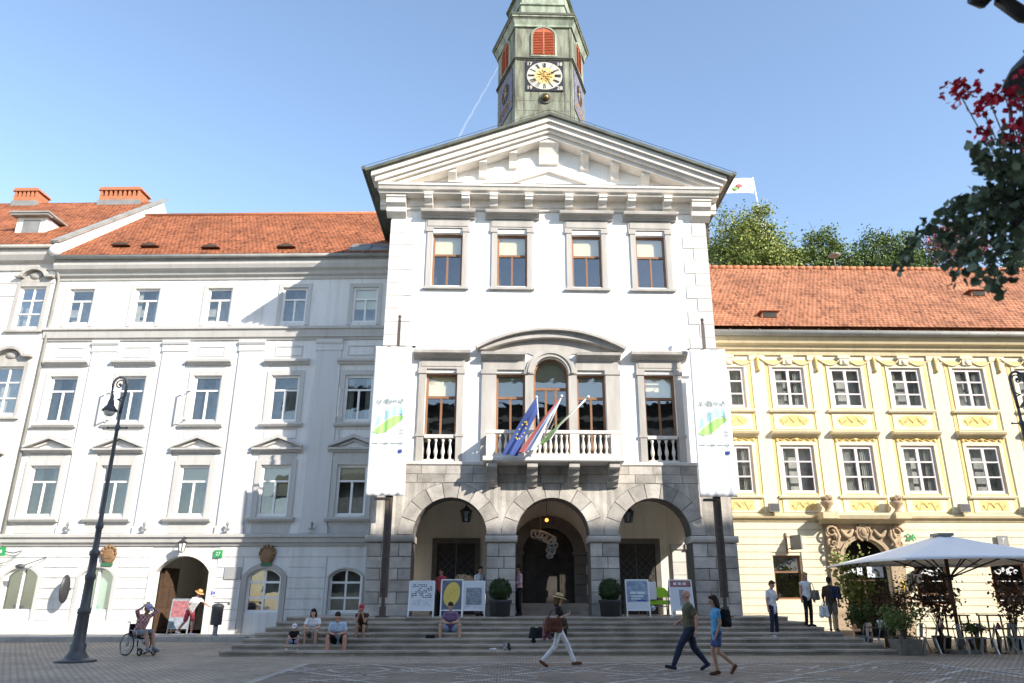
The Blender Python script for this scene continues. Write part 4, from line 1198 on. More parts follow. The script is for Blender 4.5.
# roof
mb = MB()
EY, EZ, RY, RZ = -.62, 16.78, 5.9, 22.35
roof_plane(mb, [(XL + .02, EY, EZ), (XR + .2, EY, EZ), (XR + .2, RY, RZ), (XL + .02, RY, RZ)])
roof_plane(mb, [(XR + .2, 11.4, EZ), (XL + .02, 11.4, EZ), (XL + .02, RY, RZ), (XR + .2, RY, RZ)])
WR = mb.build('roof', M['roof_red'], WH, recalc=False)
mb = MB(); mb.tube([(XL + .05, RY, RZ + .03), (XR + .2, RY, RZ + .03)], .12, 8); mb.build('ridge_tiles', M['brick'], WR)
sl_ = Vector((0, RY - EY, RZ - EZ)).normalized()
def vent():
    b = MB(); b.prism([(-.45, 0), (0, .22), (.45, 0)], -.25, .35); b.box(-.34, .34, -.26, -.251, .01, .1, 1)
    return b.mesh('roof_vent', [M['roof_red'], M['room']])
for x, t in ((-12.4, 1.3), (-9.3, .9), (-5.7, .9), (-13.9, 1.5)):
    part_copy(_pc, 'vent', 'roof_vent', vent, WR, (x, EY + sl_.y * t, EZ + sl_.z * t - .02))
mb = MB()
x0 = -2.6
for t in (0.25, 1.15): mb.beam((x0, EY + sl_.y * t, EZ + sl_.z * t + .06), (XR, EY + sl_.y * t, EZ + sl_.z * t + .06), .06, .10)
for k in range(4): mb.beam((x0 + .9 * k, EY + sl_.y * .2, EZ + sl_.z * .2 + .05), (x0 + .9 * k, EY + sl_.y * 1.2, EZ + sl_.z * 1.2 + .05), .06, .08)
mb.face([(x0, EY + sl_.y * .2, EZ + sl_.z * .2 + .03), (XR, EY + sl_.y * .2, EZ + sl_.z * .2 + .03), (XR, EY + sl_.y * 1.2, EZ + sl_.z * 1.2 + .03), (x0, EY + sl_.y * 1.2, EZ + sl_.z * 1.2 + .03)])
mb.build('roof_flashing', M['lead'], WR)

# ================================================================== CORNER HOUSE (far left)
CH = thing('corner_townhouse', 'taller white house cut by the left edge, brick chimneys on its red roof', 'house', (-6.5 - 16.36 * math.cos(R(2.8)), 32.2 + 16.36 * math.sin(R(2.8)), 0), R(-2.8))
hl = [(-1.55, -.3, 13.35, 15.4, 0), (-1.9, -.5, 9.3, 11.5, 0), (-2.2, -.8, 5.0, 7.1, 0), (-5.2, -3.9, 13.35, 15.4, 0)]
mb = MB()
CY = -.12
sheet(mb, -14, 0, 0, 17.2, hl, CY, .3)
mb.face([(0, CY, 0), (0, 16, 0), (0, 16, 17.3), (0, 7.7, 24.2), (0, CY, 17.3)])
mb.face([(-14, CY, 0), (-14, 16, 0), (-14, 16, 17.3), (-14, 7.7, 24.2), (-14, CY, 17.3)]); mb.face([(-14, 16, 0), (0, 16, 0), (0, 16, 17.3), (-14, 16, 17.3)])
mb.build('wall', M['white_plaster'], CH)
mb = MB()
mb.ext_x([(CY + .01, 16.2), (CY - .08, 16.2), (CY - .12, 16.5), (CY - .3, 16.62), (CY - .45, 16.85), (CY - .5, 17.1), (CY + .01, 17.1)], -14, .04)
mb.box(-14, -.02, CY - .03, CY + .01, 15.55, 15.65); mb.box(-14, -1.72, CY - .03, CY + .01, 14.9, 15.0)
mb.build('eaves_cornice', M['cornice_white'], CH)
mb = MB(); mb.tube([(-14, CY - .58, 17.2), (-.1, CY - .58, 17.2)], .1, 8); mb.box(-14, -.1, CY - .55, CY + .2, 17.11, 17.3); mb.build('gutter', M['gutter'], CH)
mb = MB()
roof_plane(mb, [(-14, CY - .65, 17.28), (-.12, CY - .65, 17.28), (-.12, 7.7, 24.3), (-14, 7.7, 24.3)])
roof_plane(mb, [(-.12, 16.2, 17.28), (-14, 16.2, 17.28), (-14, 7.7, 24.3), (-.12, 7.7, 24.3)])
CR = mb.build('roof', M['roof_red'], CH, recalc=False)
mb = MB()
mb.beam((-.02, CY - .62, 17.42), (-.02, 7.75, 24.46), .4, .12)
mb.build('verge', M['gutter'], CR)
mb = MB(); mb.beam((.06, CY - .45, 16.95), (.06, 7.7, 23.85), .14, .75); mb.ell((.05, CY - .5, 17.0), (.3, .25, .3), 12); mb.build('gable_wall', M['white_plaster'], CH)
def chimney(w):
    b = MB(); b.box(-w/2, w/2, 0, 1.2, -.4, .14, 1); b.box(-w/2 + .06, w/2 - .06, .05, 1.15, .142, .42)
    n = int(w / .28)
    for k in range(n + 1): x = -w/2 + .12 + (w - .24) * k / n; b.box(x - .065, x + .065, .06, 1.14, .422, .80)
    b.box(-w/2 + .1, w/2 - .1, .5, .7, .423, .799, 2)
    b.prism([(-w/2 - .06, .802), (w/2 + .06, .802), (w/2 - .05, 1.0), (-w/2 + .05, 1.0)], .0, 1.2)
    return b.mesh('chimney', [M['brick'], M['lead'], M['room']])
link('chimney', chimney(2.5), CR, (-2.45, 7.1, 24.0)); link('chimney', chimney(1.5), CR, (-8.15, 7.1, 24.0)); 
# dormer
mb = MB()
mb.box(-3.55, -2.05, 1.2, 3.4, 18.4, 19.75); mb.build('dormer', M['white_plaster'], CR)
mb = MB(); mb.box(-3.75, -1.85, .9, 1.3, 19.76, 19.86); mb.prism([(-3.8, 19.862), (-1.8, 19.862), (-1.8, 19.95), (-3.8, 19.95)], .85, 3.8); mb.build('dormer_roof', M['gutter'], CR)
mb = MB(); mb.box(-3.2, -2.35, 1.17, 1.199, 18.75, 19.6); mb.build('dormer_window', M['lead'], CR)
for a, b_, z0, z1, _ in hl:
    window(CH, (a + b_) / 2, z0, b_ - a, z1 - z0, 'white_wood', vb=[.5], hb=[.34, .67], fw=.09, bw=.06, y=CY + .1, room='room_mid')
def rsur(w, h):
    b = MB()
    for sx in (-1, 1): b.box(min(sx*w/2, sx*(w/2+.16)), max(sx*w/2, sx*(w/2+.16)), -.06, .01, -.1, h + .18)
    b.box(-w/2, w/2, -.06, .01, h, h + .178); b.box(-w/2 - .25, w/2 + .25, -.14, .01, -.22, -.105)
    b.box(-w/2 - .1, w/2 + .1, -.03, .01, h + .18, h + .5)
    o_ = segarc(0, h + .5, w/2 + .05, .42, 12); i_ = segarc(0, h + .42, w/2 - .08, .36, 12)
    for k in range(12): b.prism([o_[k], o_[k+1], i_[k+1], i_[k]], -.28, .01)
    for sx in (-1, 1): b.box(min(sx*(w/2-.1), sx*(w/2+.28)), max(sx*(w/2-.1), sx*(w/2+.28)), -.26, .01, h + .42, h + .52)
    b.ell((0, -.03, h + .55), (.3, .1, .2), 10)
    return b.mesh('window_surround', M['stone'])
for a, b_, z0, z1, _ in hl: link('window_surround', rsur(b_ - a, z1 - z0), CH, ((a + b_) / 2, CY, z0))

# ================================================================== YELLOW HOUSE (right of the town hall)
YH = thing('yellow_townhouse', 'yellow baroque house with cream pilasters, orange tiled roof and sandstone portal', 'house', (6.5, 31.0, 0), R(-0.5))
YC = (1.40, 4.01, 6.52, 9.13, 11.93, 14.7, 17.4)
YX1 = 24.0
holes = []
for c in YC: holes += [(c - .68, c + .68, 9.38, 11.16, 0), (c - .70, c + .70, 5.75, 7.74, 0)]
PORT = (6.24 - .93, 6.24 + .93, .0, 3.92, .93)
WIN = (3.08 - .56, 3.08 + .56, 1.6, 3.28, .0)
SW = [(8.85 - .68, 8.85 + .68, 1.4, 3.0, 0), (12.0 - .72, 12.0 + .72, 1.4, 3.0, 0), (15.2, 16.6, 1.4, 3.0, 0)]
mb = MB()
sheet(mb, -.2, YX1, 0, 12.2, holes + [PORT, WIN] + SW, 0, .22)
mb.face([(YX1, 0, 0), (YX1, 12, 0), (YX1, 12, 12.2), (YX1, 0, 12.2)]); mb.face([(-.2, 12, 0), (YX1, 12, 0), (YX1, 12, 12.2), (-.2, 12, 12.2)]); mb.face([(-.2, 0, 0), (-.2, 12, 0), (-.2, 12, 12.2), (-.2, 0, 12.2)])
mb.build('wall', M['cream'], YH)
gh = [(PORT[0] - .65, PORT[1] + .65, 0, 5), (WIN[0] - .05, WIN[1] + .05, WIN[2] - .1, WIN[3] + .05)] + [(h[0] - .05, h[1] + .05, h[2] - .08, h[3] + .05) for h in SW]
mb = MB(); rustic(mb, -.1, YX1, .5, 4.58, .292, .022, gh, -.045, .01)
mb.box(-.1, gh[0][0], -.07, .01, 0, .48); mb.box(gh[0][1], YX1, -.07, .01, 0, .48)
mb.build('rustication', M['cream'], YH)
mb = MB()
mb.ext_x([(.01, 4.6), (-.06, 4.6), (-.1, 4.7), (-.2, 4.74), (-.22, 4.82), (-.1, 4.88), (-.04, 4.95), (.01, 4.95)], -.1, YX1)
mb.build('ground_floor_cornice', M['cream_trim'], YH)
mb = MB()
mb.ext_x([(.01, 11.72), (-.08, 11.72), (-.1, 11.9), (-.2, 11.95), (-.24, 12.1), (-.4, 12.16), (-.45, 12.3), (-.5, 12.42), (.01, 12.42)], -.1, YX1)
mb.build('eaves_cornice', M['cream_trim'], YH)
mb = MB(); mb.tube([(-.1, -.6, 12.56), (YX1, -.6, 12.56)], .13, 8); mb.box(-.1, YX1, -.56, .2, 12.425, 12.72)
for k in range(18): mb.beam((.2 + 1.3 * k, -.74, 12.55), (.2 + 1.3 * k, -.5, 12.8), .03, .02)
mb.build('gutter', M['gutter'], YH)
mb = MB()
for c in YC:
    for sx in (-1, 1): mb.box(c + min(sx*.69, sx*1.0), c + max(sx*.69, sx*1.0), -.02, .005, 4.96, 11.5)
    mb.box(c - .689, c + .689, -.02, .005, 11.17, 11.499); mb.box(c - .689, c + .689, -.02, .005, 7.75, 9.37); mb.box(c - .689, c + .689, -.02, .005, 4.961, 5.74)
mb.build('yellow_field', M['yellow'], YH)
def sweave(b, pts, r, mi=0): b.tube(pts, r, 6, mi)
def yup():
    b = MB()
    for sx in (-1, 1): b.box(min(sx*.69, sx*.82), max(sx*.69, sx*.82), -.055, .0, 9.28, 11.3)
    b.box(-.685, .685, -.055, .0, 11.17, 11.298)
    b.ext_x([(.0, 9.16), (-.14, 9.16), (-.18, 9.22), (-.18, 9.27), (0, 9.275)], -1.0, 1.0)
    b.box(-.84, .84, -.045, .0, 8.42, 9.14)
    b.box(-.2, .2, -.12, 0, 11.3, 11.71); b.box(-.26, .26, -.15, 0, 11.58, 11.70); b.ell((0, -.1, 11.42), (.11, .09, .15), 8)
    return b.mesh('window_surround', M['cream'])
def ylo():
    b = MB()
    for sx in (-1, 1): b.box(min(sx*.71, sx*.85), max(sx*.71, sx*.85), -.055, .0, 5.66, 7.9)
    b.box(-.705, .705, -.055, .0, 7.75, 7.898)
    b.ext_x([(.0, 5.54), (-.12, 5.54), (-.15, 5.6), (-.15, 5.65), (0, 5.655)], -.98, .98)
    b.box(-.84, .84, -.045, .0, 4.97, 5.53)
    return b.mesh('window_surround', M['cream'])
def yhood():
    b = MB()
    b.ext_x([(.0, 8.08), (-.12, 8.08), (-.15, 8.16), (-.28, 8.2), (-.32, 8.28), (-.28, 8.34), (0, 8.38)], -1.02, 1.02)
    return b.mesh('window_hood', M['cream_trim'])
def scroll(b, x0, z0, w, h, n, r=.018, y=-.055):
    c = x0 + w / 2; m_ = z0 + h / 2                           # two mirrored acanthus sprays from a central shell
    b.ell((c, y, m_), (.06, .03, .09), 8)
    for sx in (-1, 1):
        b.tube([(c + sx * (.05 + w * .44 * t / 12), y, m_ + h * .3 * math.sin(t * .55) * (1 - .3 * t / 12)) for t in range(13)], [r * (1.3 - .06 * t) for t in range(13)], 5)
        for q in range(n):
            f = (q + .6) / n; xx = c + sx * w * .44 * f; zz = m_ + h * .3 * math.sin(f * 12 * .55) * (1 - .3 * f); sg = 1 if q % 2 else -1
            b.tube([(xx, y, zz), (xx + sx * .05, y, zz + sg * h * .16), (xx + sx * .11, y, zz + sg * h * .10)], [r, r * .8, r * .3], 5)
def yorn1():
    b = MB(); scroll(b, -.5, 4.99, 1.0, .50, 4); return b.mesh('stucco_scroll', M['ornament'])
def yorn2():
    b = MB(); scroll(b, -.6, 8.56, 1.2, .46, 6, .017); return b.mesh('stucco_cartouche', M['ornament'])
def yorn3():
    b = MB()
    for sx in (-1, 1):
        b.tube([(sx * (.0 + .74 * t / 10), -.05, 7.99 + .045 * math.sin(t * 1.4) - .012 * t / 10) for t in range(11)], .022, 5)
        b.ell((sx * .8, -.05, 7.95), (.07, .03, .1), 8)
    b.ell((0, -.06, 8.0), (.12, .05, .075), 8)
    return b.mesh('stucco_frieze', M['ornament'])
def yback1():
    b = MB(); b.box(-.58, .58, -.049, -.046, 5.05, 5.46); return b.mesh('scroll_ground', M['yellow'])
def yback2():
    b = MB(); b.prism([(.66 * math.cos(2*PI*k/24), 8.79 + .25 * math.sin(2*PI*k/24)) for k in range(24)], -.049, -.046); return b.mesh('cartouche_ground', M['yellow'])
def ygar():
    b = MB()
    for sx in (-1, 1):
        b.tube([(sx * (.18 + 1.06 * t / 10), -.07, 11.55 - .30 * math.sin(PI * (t / 10) ** .85) + .06 * t / 10) for t in range(11)], [.03 + .012 * math.sin(PI * t / 10) for t in range(11)], 6)
    return b.mesh('garland', M['cream_trim'])
def ytas():
    b = MB(); b.box(-.3, .3, -.05, .004, 4.96, 11.5); b.box(-.34, .34, -.07, .004, 11.5, 11.715); b.box(-.34, .34, -.07, .004, 4.955, 5.2)
    return b.mesh('pilaster', M['cream'])
def ytas2():
    b = MB(); b.tube([(0, -.08, 11.62), (0, -.1, 11.45), (0, -.09, 11.15), (0, -.07, 10.98)], [.05, .075, .06, .09], 8); b.tube([(-.1, -.07, 11.5), (0, -.1, 11.66), (.1, -.07, 11.5)], .03, 6)
    return b.mesh('tassel', M['ornament'])
for i, c in enumerate(YC):
    dr = (i * 3) % 4 != 1
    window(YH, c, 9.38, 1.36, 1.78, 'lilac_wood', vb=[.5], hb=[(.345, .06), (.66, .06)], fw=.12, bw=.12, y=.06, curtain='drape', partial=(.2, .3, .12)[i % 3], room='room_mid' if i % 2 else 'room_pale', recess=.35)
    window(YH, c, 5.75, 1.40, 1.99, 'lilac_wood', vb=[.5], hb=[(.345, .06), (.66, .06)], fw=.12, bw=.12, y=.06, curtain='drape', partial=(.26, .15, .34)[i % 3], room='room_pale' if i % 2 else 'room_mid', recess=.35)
    for k_, nm, fn in (('yu', 'window_surround', yup), ('yl', 'window_surround', ylo), ('yh', 'window_hood', yhood), ('yo1', 'stucco_scroll', yorn1), ('yo2', 'stucco_cartouche', yorn2), ('yo3', 'stucco_frieze', yorn3), ('yb1', 'scroll_ground', yback1), ('yb2', 'cartouche_ground', yback2), ('yg', 'garland', ygar)):
        part_copy(_pc, k_, nm, fn, YH, (c, 0, 0))
for x in [(a + b_) / 2 for a, b_ in zip(YC, YC[1:])] + [.1, 18.75]:
    part_copy(_pc, 'yp', 'pilaster', ytas, YH, (x, 0, 0)); part_copy(_pc, 'yt', 'tassel', ytas2, YH, (x, 0, 0))
# floodlights on the ledge
def flood():
    b = MB(); b.box(-.2, .2, -.42, -.18, .03, .36); b.box(-.17, .17, -.43, -.421, .06, .33, 1); b.tube([(0, -.2, .1), (0, 0, .02)], .03, 6); b.tube([(.2, -.3, .2), (.22, -.3, .5)], .02, 5)
    return b.mesh('floodlight', [M['lead'], M['iron_grey']])
for x in (2.68, 10.5, 13.3): part_copy(_pc, 'fl', 'floodlight', flood, YH, (x, 0, 4.93))
# ground-floor openings
window(YH, 3.08, 1.6, 1.12, 1.68, 'wood_brown', vb=[], hb=[.62], fw=.07, bw=.06, y=.14, room='room')
for h in SW: window(YH, (h[0] + h[1]) / 2, 1.4, h[1] - h[0], 1.6, 'wood_brown', vb=[], hb=[.25], fw=.08, bw=.06, y=.12, room='room')
mb = MB()
for h in SW:
    w = (h[0] + h[1]) / 2
    rr = random.Random(int(w * 10))
    for k in range(7):
        a_ = rr.uniform(0, 6); x = w - .3 + .1 * k + rr.uniform(-.06, .06); r_ = rr.uniform(.06, .15); z_ = 2.66 + rr.uniform(-.1, .1)
        mb.tube([(x + r_ * (1 - t / 9) * math.cos(a_ + t * .8), .099, z_ + r_ * (1 - t / 9) * math.sin(a_ + t * .8)) for t in range(7)], [.03 - .003 * t for t in range(7)], 5)
    mb.box(w - .5, w + .5, .098, .10, 2.28, 2.31); mb.box(w - .5, w + .45, .098, .10, 1.75, 1.78); mb.box(w - .5, w + .45, .098, .10, 1.55, 1.58)
mb.build('window_decal', M['white'], YH)
# sandstone portal
mb = MB()
for sx in (-1, 1):
    z = 0
    for k in range(9):
        mb.box(6.24 + min(sx*.95, sx*1.5), 6.24 + max(sx*.95, sx*1.5), -.16, .01, z + .004, z + .33); z += .334
    mb.box(6.24 + min(sx*.9, sx*1.56), 6.24 + max(sx*.9, sx*1.56), -.22, .01, 3.01, 3.13)
o_ = [(6.24 - 1.5, 3.13), (6.24 - 1.5, 4.5), (6.24 + 1.5, 4.5), (6.24 + 1.5, 3.13)]
arc = arcpts(6.24, 2.99, .93, .93, 20)
for p, q in zip(arc, arc[1:]):
    mb.face([(p[0], -.15, p[1]), (q[0], -.15, q[1]), (q[0], -.15, 4.5), (p[0], -.15, 4.5)]); mb.face([(p[0], -.15, p[1]), (q[0], -.15, q[1]), (q[0], .0, q[1]), (p[0], .0, p[1])])
for sx in (-1, 1): mb.box(6.24 + min(sx*.93, sx*1.5), 6.24 + max(sx*.93, sx*1.5), -.15, .01, 3.132, 4.5)
o_ = arcpts(6.24, 2.99, 1.1, 1.1, 20); i_ = arcpts(6.24, 2.99, .94, .94, 20)
for k in range(20): mb.prism([o_[k], o_[k+1], i_[k+1], i_[k]], -.21, -.151)
PO = mb.build('portal', M['tan_stone'], YH)
mb = MB()
mb.ext_x([(.0, 4.505), (-.3, 4.505), (-.36, 4.6), (-.62, 4.66), (-.68, 4.8), (-.6, 4.9), (0, 4.96)], 6.24 - 1.72, 6.24 + 1.72)
for sx in (-1, 1): mb.box(6.24 + min(sx*1.15, sx*1.78), 6.24 + max(sx*1.15, sx*1.78), -.8, .0, 4.66, 4.92)
mb.build('portal_cornice', M['cream_trim'], PO)
mb = MB()
for sx in (-1, 1):
    x = 6.24 + sx * 1.3
    for q, (zc2, r0) in enumerate(((4.18, .26), (3.72, .2), (3.38, .24))):
        mb.tube([(x + sx * .04 + (r0 * (1 - t / 16)) * math.cos(t * .62 + q * 2), -.26 - .012 * t, zc2 + (r0 * (1 - t / 16)) * math.sin(t * .62 + q * 2)) for t in range(14)], [.06 - .0028 * t for t in range(14)], 7)
        mb.ell((x - sx * .1, -.3, zc2 - .16), (.09, .12, .13), 8)
    mb.tube([(x - sx * .16, -.24, 4.4), (x - sx * .26, -.3, 4.0), (x - sx * .12, -.34, 3.7), (x - sx * .2, -.28, 3.3)], [.05, .075, .06, .04], 7)
    mb.tube([(6.24 + sx * (.42 + .5 * t / 8), -.24, 4.28 - .28 * math.sin(PI * t / 8)) for t in range(9)], [.05 + .05 * math.sin(PI * t / 8) for t in range(9)], 8)
mb.ell((6.24, -.2, 4.18), (.24, .08, .28), 14); mb.ell((6.24, -.26, 4.18), (.13, .06, .16), 12)
for sx in (-1, 1): mb.tube([(6.24 + sx * (.34 - .02 * t) * math.cos(t * .5 - 1.2), -.24, 4.18 + (.36 - .018 * t) * math.sin(t * .5 - 1.2)) for t in range(10)], .045, 6)
for k in range(10): mb.ell((6.24 + .33 * math.cos(k * PI / 5), -.24, 4.18 + .34 * math.sin(k * PI / 5)), (.045, .05, .06), 8)
mb.build('portal_carving', M['tan_stone'], PO)
mb = MB()
mb.face([(5.31, .22, .0), (7.17, .22, .0), (7.17, 1.6, 0), (5.31, 1.6, 0)]); mb.face([(5.2, 1.6, 0), (7.3, 1.6, 0), (7.3, 1.6, 4), (5.2, 1.6, 4)])
for xx in (5.31, 7.17): mb.face([(xx, .22, 0), (xx, 1.6, 0), (xx, 1.6, 4), (xx, .22, 4)])
mb.face([(5.3, .22, 3.93), (7.2, .22, 3.93), (7.2, 1.6, 3.93), (5.3, 1.6, 3.93)])
mb.build('portal_recess', M['room'], PO)
mb = MB()
mb.box(5.33, 7.15, .3, .36, 2.92, 3.04); mb.box(5.33, 7.15, .3, .36, 2.3, 2.36)
for x in (5.36, 6.2, 7.06): mb.box(x, x + .08, .305, .355, .02, 2.3)
mb.box(5.4, 6.2, .32, .34, .03, 1.1)
mb.build('portal_door', M['door_brown'], PO)
mb = MB()
for k in range(3): mb.box(5.45 + .27 * k, 5.67 + .27 * k, .28, .29, 2.5 + .1 * (k % 2), 2.72 + .05 * k)
mb.box(6.4, 7.05, .28, .29, 2.44, 2.85)
mb.build('entrance_sign', M['board_white'], PO)
def urn():
    b = MB(); b.lathe([(.14, 0), (.16, .05), (.09, .1), (.1, .14), (.25, .34), (.27, .42), (.2, .46)], (0, 0, 0), 12)
    for k in range(9): b.ell((.15 * math.cos(k * 2.4), .12 * math.sin(k * 2.4), .5 + .05 * (k % 3)), (.12, .1, .1), 8)
    return b.mesh('carved_urn', M['tan_stone'])
for sx in (-1, 1): part_copy(_pc, 'urn', 'carved_urn', urn, PO, (6.24 + sx * 1.42, -.45, 4.925))
# roof
mb = MB()
EY, EZ, RY, RZ = -.66, 12.86, 6.2, 18.75
roof_plane(mb, [(-.4, EY, EZ), (YX1 + .3, EY, EZ), (YX1 + .3, RY, RZ), (-.4, RY, RZ)]); roof_plane(mb, [(YX1 + .3, 12.8, EZ), (-.4, 12.8, EZ), (-.4, RY, RZ), (YX1 + .3, RY, RZ)])
YR = mb.build('roof', M['roof_orange'], YH, recalc=False)
mb = MB()
for k in range(62):
    mb.tube([(-.4 + .4 * k, RY, RZ + .02), (-.4 + .4 * k + .42, RY, RZ + .05)], [.12, .135], 8)
mb.build('ridge_tiles', M['brick'], YR)
sl_ = Vector((0, RY - EY, RZ - EZ)).normalized()
def hatch():
    b = MB(); b.prism([(-.4, 0), (-.3, .3), (.3, .3), (.4, 0)], -.1, .5); b.box(-.3, .3, -.12, -.101, .02, .26, 1); b.box(-.45, .45, -.2, .5, .302, .34, 0)
    return b.mesh('roof_hatch', [M['brick'], M['room']])
link('roof_hatch', hatch(), YR, (3.55, EY + sl_.y * 1.1, EZ + sl_.z * 1.1 - .05)); link('roof_hatch', hatch(), YR, (15.0, EY + sl_.y * 4.5, EZ + sl_.z * 4.5 - .05))
mb = MB(); mb.tube([(9.6, RY - .3, RZ - .2), (9.6, RY - .3, RZ + .9)], .03, 6); mb.tube([(9.35, RY - .3, RZ + .7), (9.85, RY - .3, RZ + .85)], .03, 6); mb.lathe([(.02, 0), (.3, .12), (.33, .16)], (9.6, RY - .35, RZ + .5), 12)
mb.build('aerial', M['gutter'], YR)

# ================================================================== houses across the square (behind the camera, they shade it)
OP = thing('opposite_townhouse', 'tall plain townhouse row on the near side of the square', 'house', (0, -4.5, 0), math.atan2(1, 20))
mb = MB()
hs = [(-20 + 3.2 * i - .6, -28 + 3.2 * i + .6, 2.2 + 4.2 * j, 4.4 + 4.2 * j, 0) for i in range(30) for j in range(5)]
mb.box(-22, 13.99, -12, .0, 0, 15.5); mb.box(14, 41, -12, .0, 0, OPZ); mb.box(41.01, 80, -12, .0, 0, OPZ - 2.6); mb.box(41.01, 80.3, -12, .3, OPZ - 2.6, OPZ - 2.25)
mb.box(14, 41, -12, .3, OPZ, OPZ + .35); mb.box(-22.3, 13.99, -12, .3, 15.5, 15.85)
mb.build('wall', M['opp'], OP)
mb = MB()
for h in hs: mb.box(h[0], h[1], .002, .03, h[2], h[3])
mb.build('window', M['room'], OP)
# ================================================================== STREET OBJECTS
def rot_pts(pts, a): return [(p[0] * math.cos(a) - p[1] * math.sin(a), p[0] * math.sin(a) + p[1] * math.cos(a), p[2]) for p in pts]
# --- cast-iron street lamps
LAMP = thing('street_lamp', 'tall black cast iron lamp standing on the cobbles before the white house', 'street lamp', (-13.34, 22.38, 0))
mb = MB()
mb.lathe([(r_ * .84, z_) for r_, z_ in [(.62, 0), (.62, .05), (.50, .07), (.38, .1), (.34, .16), (.30, .2), (.24, .3), (.26, .42), (.19, .5), (.165, 1.2), (.20, 1.24), (.21, 1.34), (.155, 1.4), (.14, 2.1), (.165, 2.15), (.17, 2.25), (.13, 2.3), (.12, 2.75), (.165, 2.8), (.165, 2.88), (.10, 2.95), (.095, 3.5), (.125, 3.55), (.125, 3.62), (.08, 3.7), (.062, 6.35), (.085, 6.4), (.085, 6.5), (.05, 6.55), (.045, 6.95)]], (0, 0, 0), 16)
for k in range(12):
    a = 2 * PI * k / 12; mb.tube([(.145 * math.cos(a), .145 * math.sin(a), .5), (.133 * math.cos(a), .133 * math.sin(a), 1.2)], .02, 5)
mb.build('post', M['iron_grey'], LAMP)
mb = MB(); mb.tube([(-.27, 0, 6.45), (.27, 0, 6.45)], .022, 6); [mb.ell((s_ * .28, 0, 6.45), .035, 8) for s_ in (-1, 1)]
mb.build('ladder_bar', M['iron_grey'], LAMP)
mb = MB()
cr = [(0, 0, 6.9), (.02, 0, 7.2), (.05, 0, 7.5)]
for t in range(15):
    a = R(5) + R(190) * t / 14; cr.append((-.15 + .21 * math.cos(a), 0, 7.78 + .24 * math.sin(a)))
mb.tube(cr, [.045] * 6 + [.035] * (len(cr) - 6), 8)
mb.tube([(-.15 + (.16 - .009 * t) * math.cos(R(10) + t * .45), 0, 7.78 + (.17 - .009 * t) * math.sin(R(10) + t * .45)) for t in range(15)], .022, 6)
mb.tube([(-.06 + .10 * math.cos(t * .7), 0, 7.15 + .30 * t / 8 + .05 * math.sin(t * .7)) for t in range(9)], .02, 5)
mb.ell((-.15, 0, 7.79), .05, 8)
mb.tube([(-.355, 0, 7.72), (-.34, 0, 7.5), (-.32, 0, 7.4)], .028, 6)
mb.build('scroll_arm', M['iron_grey'], LAMP)
LX = -.32
mb = MB(); mb.lathe([(.03, .5), (.05, .42), (.045, .36), (.08, .3), (.10, .16), (.215, .02), (.22, -.02), (.2, -.02), (.09, .12), (.03, .2)], (LX, 0, 6.98), 16)
sh_ = mb.build('lamp_shade', M['iron_grey'], LAMP)
mb = MB(); mb.lathe([(.02, -.16), (.10, -.14), (.15, -.08), (.16, -.0), (.13, .07)], (LX, 0, 6.96), 14); mb.build('lamp_globe', M['lamp_glass'], sh_)
dup(LAMP, (13.28, 21.0, 0), R(180), 'black iron lamp with a scroll arm, cut by the right edge before the yellow house')

# --- banner masts and banners
def mast(x, label):
    t = thing('banner_mast', label, 'mast', (x, 27.0, 1.05), 0, 'masts before the town hall')
    b = MB()
    for s_ in (-1, 1): b.box(min(s_*.055, s_*.125), max(s_*.055, s_*.125), -.08, .08, .62, 4.6)
    b.box(-.054, .054, -.05, .05, .3, 10.6); b.box(-.10, .10, -.07, .07, 0, .32)
    b.box(-.22, .22, -.16, .16, 0, .03)
    for z in (.9, 1.9, 2.9, 3.9): b.box(-.05, .05, -.09, .09, z, z + .1)
    t1 = b.build('post', M['mast'], t)
    b = MB(); b.box(-.66, .66, -.03, .03, 9.55, 9.62); b.build('crossarm', M['iron'], t)
    b = MB(); b.box(-.5, -.05, -.2, .0, 3.86, 3.94); b.build('lower_arm', M['iron'], t)
    b = MB(); b.tube([(0, 0, 10.6), (0, 0, 10.75)], .05, 8); b.ell((0, 0, 10.8), .07, 8); b.build('finial', M['mast'], t)
    return t
mast(-5.83, 'dark steel banner mast before the left end of the arcade'); mast(5.83, 'dark steel banner mast before the right end of the arcade')
